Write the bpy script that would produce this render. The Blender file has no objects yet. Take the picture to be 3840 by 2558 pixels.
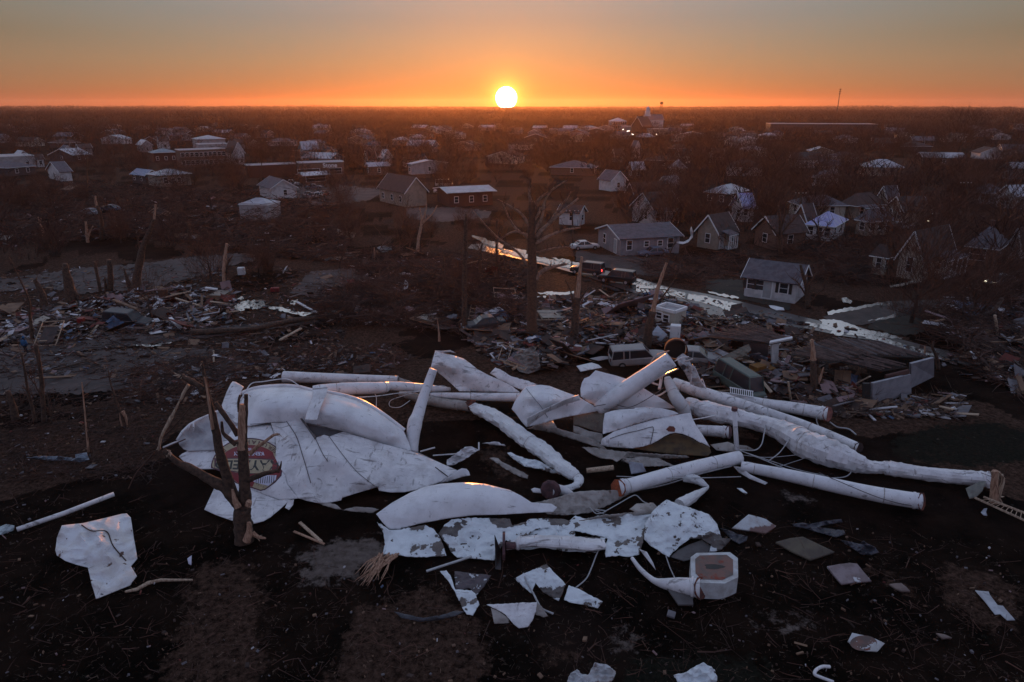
import bpy, bmesh, math, random
import numpy as np
from mathutils import Vector, Matrix, noise
from mathutils.geometry import delaunay_2d_cdt
R = math.radians
sc = bpy.context.scene
COL = sc.collection
# ---------------------------------------------------------------- camera
H = 22.0; PITCH = R(19.0); FX = 2560.0
cam = bpy.data.cameras.new('camera'); cam.lens = 24; cam.sensor_width = 36; cam.clip_start = .5; cam.clip_end = 20000
camo = bpy.data.objects.new('camera', cam); COL.objects.link(camo)
camo.location = (0, 0, H); camo.rotation_euler = (math.pi/2 - PITCH, 0, 0); sc.camera = camo
# ---------------------------------------------------------------- light
SUN_AZ = R(-0.45)      # from +Y towards +X
SUN_EL = R(2.6)
DISC_EL = R(0.60)
def build_world():
    w = bpy.data.worlds.new("World"); sc.world = w; w.use_nodes = True
    nt = w.node_tree; N = nt.nodes; L = nt.links; N.clear()
    def nd(t, **k):
        n = N.new(t)
        for a, b in k.items(): setattr(n, a, b)
        return n
    def m(op, a, b=None, clamp=False):
        n = nd('ShaderNodeMath', operation=op); n.use_clamp = clamp
        for i, v in enumerate((a, b)):
            if v is None: continue
            if isinstance(v, (int, float)): n.inputs[i].default_value = v
            else: L.new(v, n.inputs[i])
        return n.outputs[0]
    tc = nd('ShaderNodeTexCoord')
    sep = nd('ShaderNodeSeparateXYZ'); L.new(tc.outputs['Generated'], sep.inputs[0])
    t = m('SQRT', m('MAXIMUM', sep.outputs[2], 0.0))
    def ramp(stops):
        n = nd('ShaderNodeValToRGB'); e = n.color_ramp.elements
        while len(e) > 1: e.remove(e[-1])
        for i, (p, c) in enumerate(stops):
            q = e[0] if i == 0 else e.new(p)
            q.position = p; q.color = tuple(((v/255)/12.92 if v/255 <= .04045 else ((v/255+.055)/1.055)**2.4) for v in c) + (1,)
        L.new(t, n.inputs[0]); return n.outputs[0]
    sunny = ramp([(0, (176, 80, 30)), (.09, (176, 90, 42)), (.16, (166, 118, 80)), (.233, (152, 130, 104)), (.286, (140, 134, 120)),
                  (.329, (128, 134, 132)), (.37, (130, 142, 146)), (.5, (188, 198, 214)), (.7, (146, 158, 180)), (1, (112, 124, 150))])
    side = ramp([(0, (156, 84, 50)), (.09, (158, 96, 64)), (.16, (150, 110, 80)), (.233, (140, 116, 92)), (.286, (122, 110, 92)),
                 (.329, (122, 118, 106)), (.37, (112, 118, 116)), (.5, (168, 178, 198)), (.7, (136, 146, 168)), (1, (112, 124, 150))])
    back = ramp([(0, (96, 90, 112)), (.25, (132, 118, 138)), (.45, (132, 132, 154)), (.7, (124, 132, 158)), (1, (112, 124, 150))])
    # angle to the sun in azimuth
    sd = (math.sin(SUN_AZ), math.cos(SUN_AZ))
    hl = m('SQRT', m('ADD', m('MULTIPLY', sep.outputs[0], sep.outputs[0]), m('MAXIMUM', m('MULTIPLY', sep.outputs[1], sep.outputs[1]), 1e-6)))
    ca = m('DIVIDE', m('ADD', m('MULTIPLY', sep.outputs[0], sd[0]), m('MULTIPLY', sep.outputs[1], sd[1])), hl)
    def mix(f, a, b):
        n = nd('ShaderNodeMix', data_type='RGBA'); L.new(f, n.inputs[0]); L.new(a, n.inputs[6]); L.new(b, n.inputs[7]); return n.outputs[2]
    def mr(v, a, b):
        n = nd('ShaderNodeMapRange'); n.interpolation_type = 'SMOOTHSTEP'; L.new(v, n.inputs[0])
        n.inputs[1].default_value = a; n.inputs[2].default_value = b; return n.outputs[0]
    c = mix(mr(ca, .76, 1.0), side, sunny)
    c = mix(mr(ca, -.3, .75), back, c)
    up = nd('ShaderNodeMapRange'); L.new(t, up.inputs[0]); up.inputs[1].default_value = .38; up.inputs[2].default_value = .56; up.inputs[3].default_value = 1; up.inputs[4].default_value = 1.42  # sky above the view brightened beyond a dusk sky, to light the whites
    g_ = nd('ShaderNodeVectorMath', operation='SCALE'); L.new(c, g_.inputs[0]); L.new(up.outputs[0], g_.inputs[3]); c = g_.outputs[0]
    # the low sun and its aureole
    ds = Vector((math.sin(SUN_AZ)*math.cos(DISC_EL), math.cos(SUN_AZ)*math.cos(DISC_EL), math.sin(DISC_EL)))
    vd = nd('ShaderNodeVectorMath', operation='DOT_PRODUCT'); L.new(tc.outputs['Generated'], vd.inputs[0]); vd.inputs[1].default_value = ds
    d = m('ARCCOSINE', m('MINIMUM', vd.outputs['Value'], 1.0))
    def add(c, f, col):
        n = nd('ShaderNodeMix', data_type='RGBA', blend_type='ADD'); n.inputs[0].default_value = 1
        sc_ = nd('ShaderNodeVectorMath', operation='SCALE'); sc_.inputs[0].default_value = col; L.new(f, sc_.inputs[3])
        L.new(c, n.inputs[6]); L.new(sc_.outputs[0], n.inputs[7]); return n.outputs[2]
    e = lambda k: m('POWER', math.e, m('DIVIDE', m('MULTIPLY', d, -1.0), R(k)))
    c = add(c, e(.60), (5.0, 2.6, .3))
    c = add(c, e(2.0), (.40, .10, .0))
    c = add(c, e(6), (.06, .012, .0))
    c = add(c, mr(d, R(.88), R(.70)), (30, 27, 20))
    sky = nd('ShaderNodeTexSky', sky_type='NISHITA'); sky.sun_disc = False
    sky.sun_elevation = SUN_EL; sky.sun_rotation = SUN_AZ; sky.air_density = 1.2; sky.dust_density = 2.5
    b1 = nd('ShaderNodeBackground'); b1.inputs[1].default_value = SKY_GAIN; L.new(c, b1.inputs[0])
    b2 = nd('ShaderNodeBackground'); b2.inputs[1].default_value = .008; L.new(sky.outputs[0], b2.inputs[0])
    ad = nd('ShaderNodeAddShader'); L.new(b1.outputs[0], ad.inputs[0]); L.new(b2.outputs[0], ad.inputs[1])
    o = nd('ShaderNodeOutputWorld'); L.new(ad.outputs[0], o.inputs[0])
SKY_GAIN = 1.0
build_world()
sl = bpy.data.lights.new('sun', 'SUN'); sl.energy = 3.1; sl.angle = R(.5); sl.color = (1.0, .31, .06)
so = bpy.data.objects.new('sun', sl); COL.objects.link(so)
so.rotation_euler = (Vector((math.sin(SUN_AZ)*math.cos(SUN_EL), math.cos(SUN_AZ)*math.cos(SUN_EL), math.sin(SUN_EL)))).to_track_quat('Z', 'Y').to_euler()
sc.view_settings.view_transform = 'Standard'; sc.view_settings.look = 'None'; sc.view_settings.exposure = 0; sc.view_settings.gamma = 1
sc.view_settings.use_curve_mapping = False
sc.cycles.max_bounces = 6; sc.cycles.volume_bounces = 1; sc.cycles.transparent_max_bounces = 6
# ---------------------------------------------------------------- reading points of the place off the view
REG = dict(D=(0, 0, 1.63127), R1=(600, 1280, .55484), R2=(1300, 1280, .55484), R3=(2200, 1250, .69669), R4=(1300, 1750, .6797),
           L1=(0, 380, .57395), L2=(1200, 380, .57395), L3=(2200, 380, .69669), L4=(0, 1280, .815), R5=(640, 1420, .35714), R6=(500, 1330, .46555),
           R7=(2150, 1250, .31891), R8=(2600, 1180, .42481), R9=(1650, 1020, .42481), R10=(0, 980, .55225), R11=(1000, 560, .29737),
           R12=(400, 500, .29737), R13=(2200, 380, .29737), R14=(2900, 560, .39932), R15=(2200, 700, .33985), R16=(3100, 1000, .35714),
           R17=(2700, 1820, .48428), R18=(0, 1300, .31891), R19=(780, 1620, .15306), S=(0, 0, 1))
def S(reg, x, y):
    a, b, s = REG[reg]; return (a + x*s, b + y*s)
CP, SP = math.cos(PITCH), math.sin(PITCH)
def ray(px, py):
    u = (px-1920)/FX; v = -(py-1279)/FX
    return Vector((u, CP + v*SP, -SP + v*CP))
def at(px, py, z=0.0):
    d = ray(px, py); t = (H-z)/max(-d.z, 1e-4); return Vector((d.x*t, d.y*t, z))
def aty(px, py, Y):
    d = ray(px, py); t = Y/d.y; return Vector((d.x*t, Y, H + d.z*t))
def P(reg, x, y, z=0.0): return at(*S(reg, x, y), z)
def depth(p): return p.y*CP - (p.z-H)*SP
# ---------------------------------------------------------------- bookkeeping
def tag(o, label=None, cat=None, group=None, kind=None):
    if label: o['label'] = label
    if cat: o['category'] = cat
    if group: o['group'] = group
    if kind: o['kind'] = kind
    return o
def empty(name, loc, label, cat, group=None, rz=0):
    o = bpy.data.objects.new(name, None); COL.objects.link(o); o.location = loc; o.rotation_euler = (0, 0, rz); o.empty_display_size = .3
    return tag(o, label, cat, group)
class MB:
    """collects faces, builds ONE mesh object"""
    def __init__(s): s.v = []; s.f = []; s.mi = []
    def add(s, vs, fs, mi=0):
        b = len(s.v); s.v += [tuple(v) for v in vs]; s.f += [tuple(b+i for i in f) for f in fs]; s.mi += [mi]*len(fs)
    def box(s, c, size, rot=None, mi=0):
        a, b, d = (q/2 for q in size); c = Vector(c)
        vs = [Vector((x, y, z)) for x in (-a, a) for y in (-b, b) for z in (-d, d)]
        if rot is not None: vs = [rot @ v for v in vs]
        s.add([c+v for v in vs], [(0, 1, 3, 2), (4, 6, 7, 5), (0, 4, 5, 1), (2, 3, 7, 6), (0, 2, 6, 4), (1, 5, 7, 3)], mi)
    def beam(s, p, q, w, h, mi=0, roll=0):
        p, q = Vector(p), Vector(q); d = q-p
        if d.length < 1e-5: return
        s.box((p+q)/2, (w, h, d.length), d.to_track_quat('Z', 'Y').to_matrix() @ Matrix.Rotation(roll, 3, 'Z'), mi)
    def quadbox(s, pts, th, mi=0):
        """a slab with the polygon pts as its top face"""
        pts = [Vector(p) for p in pts]; n = (pts[1]-pts[0]).cross(pts[2]-pts[0]).normalized(); k = len(pts)
        lo = [p - n*th for p in pts]
        s.add(pts+lo, [tuple(range(k)), tuple(range(2*k-1, k-1, -1))] + [(i, i+k, (i+1) % k + k, (i+1) % k) for i in range(k)], mi)
    def tube(s, pts, rad, n=8, mi=0, rough=0, seed=0, caps=True, flat=1.0):
        pts = [Vector(p) for p in pts]; k = len(pts); base = len(s.v)
        up = None; vs = []
        for i, p in enumerate(pts):
            t = (pts[min(i+1, k-1)] - pts[max(i-1, 0)]).normalized()
            if up is None:
                up = Vector((0, 0, 1)) if abs(t.z) < .9 else Vector((1, 0, 0))
            x = t.cross(up).normalized(); y = x.cross(t).normalized(); up = y
            r = rad[i] if hasattr(rad, '__len__') else rad
            for j in range(n):
                a = 2*math.pi*j/n
                rr = r
                if rough:
                    q = noise.noise(Vector((i*.45+seed*7.1, math.cos(a)*1.2, math.sin(a)*1.2+seed))); q2 = noise.noise(Vector((i*.28+seed, math.cos(a)*1.3+5, math.sin(a)*1.3)))
                    rr = r*(1+rough*(q + .9*(.35-2*abs(q2))))
                vs.append(p + x*(math.cos(a)*rr) + y*(math.sin(a)*rr*flat))
        fs = [(i*n+j, i*n+(j+1) % n, (i+1)*n+(j+1) % n, (i+1)*n+j) for i in range(k-1) for j in range(n)]
        if caps: fs += [tuple(range(n-1, -1, -1)), tuple((k-1)*n+j for j in range(n))]
        s.add(vs, fs, mi)
    def build(s, name, mat, parent=None, loc=None, smooth=False):
        me = bpy.data.meshes.new(name)
        org = Vector(loc) if loc is not None else Vector((0, 0, 0))
        me.from_pydata([tuple(Vector(v)-org) for v in s.v] if loc is not None else s.v, [], s.f)
        mats = mat if isinstance(mat, (list, tuple)) else [mat]
        for q in mats: me.materials.append(q)
        if len(mats) > 1: me.polygons.foreach_set('material_index', s.mi)
        if smooth: me.polygons.foreach_set('use_smooth', [True]*len(s.f))
        me.update()
        o = bpy.data.objects.new(name, me); COL.objects.link(o); o.location = org
        if parent is not None: o.parent = parent
        return o
def catmull(pts, step=6):
    """pts: tuples of numbers; smooth curve through them"""
    if len(pts) < 3:
        a, b = np.array(pts[0], float), np.array(pts[-1], float)
        return [tuple(a+(b-a)*i/step) for i in range(step+1)]
    P_ = [np.array(p, float) for p in pts]; P_ = [2*P_[0]-P_[1]] + P_ + [2*P_[-1]-P_[-2]]; out = []
    for i in range(1, len(P_)-2):
        for j in range(step):
            t = j/step; a, b, c, d = P_[i-1:i+3]
            out.append(tuple(.5*((2*b)+(-a+c)*t+(2*a-5*b+4*c-d)*t*t+(-a+3*b-3*c+d)*t**3)))
    out.append(tuple(P_[-2])); return out
# ---------------------------------------------------------------- materials
MATS = {}
def mk(name, c1, c2=None, scale=3.0, rough=.7, bump=0, spots=None, spec=None, metal=0, bscale=None, lo=.42, hi=.6, stretch=None):
    """noise-mixed colour, optional spots = (colour, scale, threshold), bump strength"""
    if name in MATS: return MATS[name]
    m = bpy.data.materials.new(name); m.use_nodes = True; nt = m.node_tree; N = nt.nodes; L = nt.links
    b = N['Principled BSDF']; b.inputs['Roughness'].default_value = rough; b.inputs['Metallic'].default_value = metal
    if spec is not None: b.inputs['Specular IOR Level'].default_value = spec
    tc = N.new('ShaderNodeTexCoord'); co = tc.outputs['Object']
    if stretch:
        mp = N.new('ShaderNodeMapping'); mp.inputs['Scale'].default_value = stretch; L.new(co, mp.inputs[0]); co = mp.outputs[0]
    def ns(s, det=6, rg=.6):
        n = N.new('ShaderNodeTexNoise'); n.inputs['Scale'].default_value = s; n.inputs['Detail'].default_value = det; n.inputs['Roughness'].default_value = rg
        L.new(co, n.inputs['Vector']); return n.outputs['Fac']
    def mr(v, a, c):
        n = N.new('ShaderNodeMapRange'); L.new(v, n.inputs[0]); n.inputs[1].default_value = a; n.inputs[2].default_value = c; return n.outputs[0]
    col = None
    n1 = N.new('ShaderNodeMix'); n1.data_type = 'RGBA'; n1.inputs[6].default_value = (*c1, 1); n1.inputs[7].default_value = (*(c2 or c1), 1)
    L.new(mr(ns(scale), lo, hi), n1.inputs[0]); col = n1.outputs[2]
    for sp in (spots or []):
        n2 = N.new('ShaderNodeMix'); n2.data_type = 'RGBA'; L.new(col, n2.inputs[6]); n2.inputs[7].default_value = (*sp[0], 1)
        L.new(mr(ns(sp[1], 5, .55), sp[2], sp[2]+(sp[3] if len(sp) > 3 else .03)), n2.inputs[0]); col = n2.outputs[2]
    L.new(col, b.inputs['Base Color'])
    if bump:
        bn = N.new('ShaderNodeBump'); bn.inputs['Strength'].default_value = min(bump, 1); bn.inputs['Distance'].default_value = .05 if bump <= 1 else .05*bump
        L.new(ns(bscale or scale*4, 8, .7), bn.inputs['Height']); L.new(bn.outputs[0], b.inputs['Normal'])
    MATS[name] = m; return m
def weather(m, grime=(.30, .27, .25), scratch=(.14, .12, .115), g=.35, sc_th=.66):
    nt = m.node_tree; N = nt.nodes; L = nt.links; b = N['Principled BSDF']; lk = b.inputs['Base Color'].links[0]; col = lk.from_socket
    tc = N.new('ShaderNodeTexCoord')
    def ns(scale, st, det=6, rot=0):
        mp = N.new('ShaderNodeMapping'); mp.inputs['Scale'].default_value = st; mp.inputs['Rotation'].default_value = (rot, rot*.7, rot*1.3); L.new(tc.outputs['Object'], mp.inputs[0])
        n = N.new('ShaderNodeTexNoise'); n.inputs['Scale'].default_value = scale; n.inputs['Detail'].default_value = det; n.inputs['Roughness'].default_value = .65; L.new(mp.outputs[0], n.inputs['Vector']); return n.outputs['Fac']
    def lay(col, f, lo, hi, c, amt):
        r = N.new('ShaderNodeMapRange'); L.new(f, r.inputs[0]); r.inputs[1].default_value = lo; r.inputs[2].default_value = hi; r.inputs[4].default_value = amt
        n = N.new('ShaderNodeMix'); n.data_type = 'RGBA'; L.new(r.outputs[0], n.inputs[0]); L.new(col, n.inputs[6]); n.inputs[7].default_value = (*c, 1); return n.outputs[2]
    col = lay(col, ns(.9, (1, 1, 1), 9), .48, .72, grime, g)
    col = lay(col, ns(1.6, (.35, 2.6, 1.2), 7, .6), sc_th-.06, sc_th+.02, scratch, .75)
    col = lay(col, ns(1.9, (2.4, .4, 1.1), 7, 2.1), sc_th-.04, sc_th+.02, scratch, .6)
    L.new(col, b.inputs['Base Color'])
def emit(name, col, s):
    if name in MATS: return MATS[name]
    m = bpy.data.materials.new(name); m.use_nodes = True; b = m.node_tree.nodes['Principled BSDF']
    b.inputs['Base Color'].default_value = (.8, .8, .8, 1); b.inputs['Emission Color'].default_value = (*col, 1); b.inputs['Emission Strength'].default_value = s
    MATS[name] = m; return m
def ribbed(name, c, period, depth_, rough=.6, axis='Z'):
    """horizontal laps (siding) or standing ribs (sheet metal)"""
    if name in MATS: return MATS[name]
    m = mk(name, c, tuple(v*.75 for v in c), 1.2, rough); N = m.node_tree.nodes; L = m.node_tree.links
    w = N.new('ShaderNodeTexWave'); w.wave_type = 'BANDS'; w.bands_direction = axis; w.wave_profile = 'SAW'; w.inputs['Scale'].default_value = 1/period*.3183*.5*2
    tc = N.new('ShaderNodeTexCoord'); L.new(tc.outputs['Object'], w.inputs[0])
    bn = N.new('ShaderNodeBump'); bn.inputs['Distance'].default_value = depth_; bn.inputs['Strength'].default_value = 1
    L.new(w.outputs['Fac'], bn.inputs['Height']); L.new(bn.outputs[0], N['Principled BSDF'].inputs['Normal']); return m
RUST = (.16, .045, .022)
white = mk('white_steel_paint', (.74, .73, .74), (.62, .61, .63), 1.1, .38, .12, spots=[((.30, .28, .27), 5.5, .66, .09), ((.10, .06, .045), 9, .735, .02)], bscale=5)
white_smooth = mk('white_steel_smooth', (.76, .76, .78), (.68, .68, .71), .6, .30, .05, spots=[((.32, .30, .29), 7, .72, .08)], bscale=3)
weather(white, g=.55, sc_th=.64); weather(white_smooth, g=.4, sc_th=.67)
peel = mk('peeling_white_paint', (.70, .75, .78), (.60, .65, .68), 1.4, .5, .3, spots=[((.07, .052, .045), .9, .605, .012), ((.05, .035, .03), 2.6, .655, .012)], bscale=6)
peel2 = mk('heavily_peeled_paint', (.68, .73, .76), (.58, .62, .65), 1.4, .5, .3, spots=[((.055, .042, .04), .8, .555, .012), ((.05, .03, .022), 2.4, .635, .012)], bscale=6)
weather(peel, g=.3, sc_th=.68); weather(peel2, g=.35, sc_th=.67)
inner = mk('rusty_inner_steel', (.13, .10, .075), (.09, .06, .045), 1.5, .7, .2, spots=[((.22, .15, .10), 4, .62, .1)])
innerw = mk('dull_inner_steel', (.34, .31, .29), (.22, .19, .17), 1.3, .6, .2, spots=[((.12, .08, .06), 3, .64, .04)])
rust = mk('red_rust', (.17, .042, .022), (.07, .03, .025), 2.2, .85, .6, spots=[((.24, .20, .19), 5, .66, .05)])
rust_orange = mk('orange_rust', (.36, .085, .03), (.15, .04, .02), 2.5, .85, .6)
rust_dull = mk('dull_purple_rust', (.14, .07, .075), (.07, .04, .045), 3, .9, .6)
cable_m = mk('pale_cable', (.42, .42, .43), (.3, .3, .31), 3, .5)
seam_m = mk('dark_seam', (.06, .05, .05), (.13, .11, .11), 4, .8)
bark = mk('bark', (.10, .060, .042), (.045, .028, .02), 5, .95, .9, bscale=18)
wood = mk('bare_splintered_wood', (.46, .28, .19), (.26, .14, .09), 4, .9, .7, stretch=(3, 3, .5), bscale=14)
wood_pale = mk('pale_splintered_wood', (.52, .40, .29), (.30, .20, .14), 4, .9, .6, stretch=(3, 3, .5), bscale=14)
twig_m = mk('twigs', (.10, .045, .03), (.05, .024, .016), .25, .95)
twig_far = mk('far_twigs', (.060, .024, .017), (.034, .015, .012), .012, .95)
black_m = mk('black', (.01, .01, .01), (.015, .015, .015), 3, .6)
glass = mk('dark_glass', (.02, .022, .026), (.03, .03, .035), 2, .12)
concrete = mk('concrete', (.22, .19, .17), (.13, .11, .10), 2.5, .9, .5)
# ---------------------------------------------------------------- sheets: crumpled steel with real depth
class Surf:
    def __init__(s, pts, amp=0, freq=.012, seed=0, smooth=True):
        s.c = np.array([(p[0], p[1]*1.6) for p in pts]); z = np.array([p[2] for p in pts]); s.sm = smooth
        s.amp, s.fr, s.sd = amp, freq, seed
        n = len(z); A = np.zeros((n+3, n+3)); d = np.linalg.norm(s.c[:, None]-s.c[None], axis=2)
        A[:n, :n] = s.k(d) + np.eye(n)*1e-6; A[:n, n] = 1; A[n, :n] = 1; q = s.c/500
        A[:n, n+1:] = q; A[n+1:, :n] = q.T
        s.w = np.linalg.lstsq(A, np.concatenate([z, np.zeros(3)]), rcond=None)[0]; s.n = n
    def k(s, d):
        d = d/500
        return np.where(d > 0, d*d*np.log(d+1e-12), 0) if s.sm else -d
    def __call__(s, x, y):
        q = np.array((x, y*1.6)); d = np.linalg.norm(s.c-q, axis=1)
        z = float(s.k(d) @ s.w[:s.n] + s.w[s.n] + (q/500) @ s.w[s.n+1:])
        if s.amp:
            f = s.fr
            n1 = noise.noise(Vector((x*f, y*f*1.5, s.sd*3.7))); n2 = noise.noise(Vector((x*f*2.3, y*f*3, s.sd*5.1+9)))
            z += s.amp*((1-2*abs(n1)) - .5 + .6*n2)
        return max(z, .03)
def tri_poly(poly, step):
    """outline (source pixels) -> points + triangles with an even interior"""
    out = []
    for i, p in enumerate(poly):
        q = poly[(i+1) % len(poly)]; L_ = math.dist(p[:2], q[:2]); k = max(1, int(L_/step))
        out += [(p[0]+(q[0]-p[0])*j/k, p[1]+(q[1]-p[1])*j/k) for j in range(k)]
    xs = [p[0] for p in out]; ys = [p[1] for p in out]; pts = [Vector(p) for p in out]; n = len(out)
    rnd = random.Random(len(out)); y = min(ys); row = 0
    while y < max(ys):
        x = min(xs)+(row % 2)*step/2
        while x < max(xs): pts.append(Vector((x+rnd.uniform(-.15, .15)*step, y+rnd.uniform(-.1, .1)*step))); x += step
        y += step*.6; row += 1
    v, e, f, *_ = delaunay_2d_cdt(pts, [], [list(range(n))], 1, 1e-3)
    return [(p.x, p.y) for p in v], [tuple(q) for q in f]
def ragged(poly, amp, seed):
    rnd = random.Random(seed); out = []
    for i, p in enumerate(poly):
        q = poly[(i+1) % len(poly)]; L_ = math.dist(p[:2], q[:2]); k = max(1, int(L_/8)); out.append(p)
        for j in range(1, k):
            t = j/k; out.append(tuple(p[a]+(q[a]-p[a])*t + (rnd.uniform(-amp, amp) if a < 2 else 0) for a in range(3)))
    return out
def sheet(name, reg, pts, mat, parent=None, label=None, cat=None, group=None, inside=(), amp=.08, freq=.012, step=11, rag=0, th=.03, smooth=True, seed=None, surf=None):
    """pts: outline (x, y, height) in a region's coordinates; inside: extra (x, y, height) that shape the surface"""
    seed = seed if seed is not None else (len(pts)*13 + int(pts[0][0])) % 97
    src = [(*S(reg, p[0], p[1]), p[2]) for p in pts]; ins = [(*S(reg, p[0], p[1]), p[2]) for p in inside]
    sf = surf or Surf(src+ins, amp, freq, seed, smooth)
    if rag: src = ragged(src, rag, seed)
    v, f = tri_poly(src, step)
    b = MB(); b.v = [tuple(at(x, y, sf(x, y))) for x, y in v]
    b.f = f; b.mi = [0]*len(f)
    org = sum((Vector(q) for q in b.v), Vector())/len(b.v) if parent is None else None
    if org is not None: org.z = 0
    o = b.build(name, mat, parent, org, smooth=True)
    o.data.set_sharp_from_angle(angle=R(11))
    if parent is not None:
        pass
    md = o.modifiers.new('thickness', 'SOLIDIFY'); md.thickness = th; md.offset = 0
    if label: tag(o, label, cat, group)
    o['_'] = 0; del o['_']
    return o, sf
def line_on(sf, reg, pts, r, parent, name, mat, lift=.03, n=5):
    b = MB(); c = catmull([S(reg, *p) for p in pts], 8)
    b.tube([at(x, y, sf(x, y)+lift) for x, y in c], r, n); return b.build(name, mat, parent, smooth=True)
# ---------------------------------------------------------------- pipes and cables
def pipe_pts(reg, pts, step=8):
    """pts: (x, y, half width in px of that region, lift of the underside above ground)"""
    s = REG[reg][2]; out = []; rad = []
    for x, y, hw, up in catmull([(*S(reg, p[0], p[1]), p[2]*s, p[3]) for p in pts], step):
        r = .5
        for _ in range(4):
            p = at(x, y, up+r); r = max(hw, .5)*depth(p)/FX
        out.append(p); rad.append(r)
    return out, rad
def pipe(name, label, reg, pts, mat=None, cat='pipe', cap=None, cap_start=None, collar=True, rough=.03, group=None, parent=None, n=22, step=8, seed=0, flat=1.0, open_end=False, cap_part='end_plate', face=.6):
    if rough > .08: n = 15
    c, r = pipe_pts(reg, pts, step)
    loc = Vector((c[0].x, c[0].y, 0))
    if parent is None: root = empty(name, loc, label, cat, group)
    else: root = parent
    off = Vector((0, 0, 0)) if parent is not None else loc
    b = MB(); b.tube(c, r, n, rough=rough, seed=seed, flat=flat, caps=not open_end)
    b.v = [tuple(Vector(v)-off) for v in b.v]
    o = b.build('tube' if parent is None else name, mat or white, root, smooth=True)
    if rough > .08: o.data.set_sharp_from_angle(angle=R(13))
    if open_end:
        md = o.modifiers.new('t', 'SOLIDIFY'); md.thickness = .05
    for which, m_ in ((0, cap_start), (-1, cap)):
        if m_ is None: continue
        p = c[which]; d = (c[0]-c[1]) if which == 0 else (c[-1]-c[-2]); d.normalize(); R_ = r[which]
        if collar:
            k = MB(); q = p - d*R_*.75; k.tube([q-d*.06, q-d*.05, q+d*.05, q+d*.06], [R_*1.01, R_*1.07, R_*1.07, R_*1.01], n)
            k.v = [tuple(Vector(v)-off) for v in k.v]; k.build('collar', mat or white, root, smooth=True)
        tc_ = (camo.location-p).normalized(); d2 = (d + tc_*face).normalized(); k = MB(); k.tube([p, p+d2*.06], [R_*1.16]*2, 8)
        k.v = [tuple(Vector(v)-off) for v in k.v]; k.build(cap_part, m_, root)
    return root, c, r
def cable(label, reg, pts, r=.028, mat=None, name='cable', cat='cable', parent=None, group=None):
    c = [at(x, y, z) for x, y, z in catmull([(*S(reg, p[0], p[1]), max(p[2], .04)) for p in pts], 7)]
    b = MB(); b.tube(c, r, 6)
    o = b.build(name, mat or cable_m, parent, None if parent is not None else (c[0].x, c[0].y, 0), smooth=True)
    if parent is None: tag(o, label, cat, group)
    return o
# ---------------------------------------------------------------- ground
def fbm(x, y, s, o=4):
    return noise.fractal(Vector((x/s, y/s, 3.3)), 1.0, 2.0, o)
def ground_mat():
    m = bpy.data.materials.new('ground_soil'); m.use_nodes = True; nt = m.node_tree; N = nt.nodes; L = nt.links; b = N['Principled BSDF']
    b.inputs['Roughness'].default_value = .95; b.inputs['Specular IOR Level'].default_value = .03
    g = N.new('ShaderNodeTexCoord').outputs['Object']
    def ns(s, det=8, rg=.62, dist=0):
        n = N.new('ShaderNodeTexNoise'); n.inputs['Scale'].default_value = s; n.inputs['Detail'].default_value = det; n.inputs['Roughness'].default_value = rg
        n.inputs['Distortion'].default_value = dist; L.new(g, n.inputs['Vector']); return n.outputs['Fac']
    def mr(v, a, c):
        n = N.new('ShaderNodeMapRange'); L.new(v, n.inputs[0]); n.inputs[1].default_value = a; n.inputs[2].default_value = c; return n.outputs[0]
    def mix(f, a, c):
        n = N.new('ShaderNodeMix'); n.data_type = 'RGBA'; L.new(f, n.inputs[0])
        for i, q in ((6, a), (7, c)):
            if isinstance(q, tuple): n.inputs[i].default_value = (*q, 1)
            else: L.new(q, n.inputs[i])
        return n.outputs[2]
    c = mix(mr(ns(.25, 8, .7), .40, .62), (.0035, .0026, .0022), (.019, .0115, .0085))
    c = mix(mr(ns(.06, 6, .6), .50, .64), c, (.020, .013, .011))
    c = mix(mr(ns(2.6, 8, .75, .6), .60, .72), c, (.042, .025, .018))
    c = mix(mr(ns(.9, 8, .7, .3), .63, .68), c, (.010, .011, .008))
    c = mix(mr(ns(14, 3, .6), .70, .74), c, (.09, .075, .066))
    va = N.new('ShaderNodeVertexColor'); va.layer_name = 'soil'; sp = N.new('ShaderNodeSeparateColor'); L.new(va.outputs[0], sp.inputs[0])
    def mk_(i, th):
        n = N.new('ShaderNodeMath'); n.operation = 'ADD'; L.new(sp.outputs[i], n.inputs[0]); q = N.new('ShaderNodeMath'); q.operation = 'MULTIPLY'; L.new(ns(1.8, 9, .75), q.inputs[0]); q.inputs[1].default_value = 3.0
        L.new(q.outputs[0], n.inputs[1]); return mr(n.outputs[0], th-.1, th+.3)
    c = mix(mk_(1, 2.08), c, mix(mr(ns(3.5, 10, .85), .40, .62), (.010, .006, .0045), (.115, .068, .050)))
    c = mix(mk_(2, 2.08), c, mix(mr(ns(6, 8, .8), .35, .65), (.006, .0065, .005), (.024, .024, .018)))
    c = mix(mk_(0, 1.95), c, mix(mr(ns(2, 8, .7), .35, .65), (.09, .07, .06), (.19, .155, .14)))
    L.new(c, b.inputs['Base Color'])
    bn = N.new('ShaderNodeBump'); bn.inputs['Distance'].default_value = .22; bn.inputs['Strength'].default_value = 1; L.new(ns(2.2, 12, .78), bn.inputs['Height'])
    L.new(bn.outputs[0], b.inputs['Normal']); return m
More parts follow.
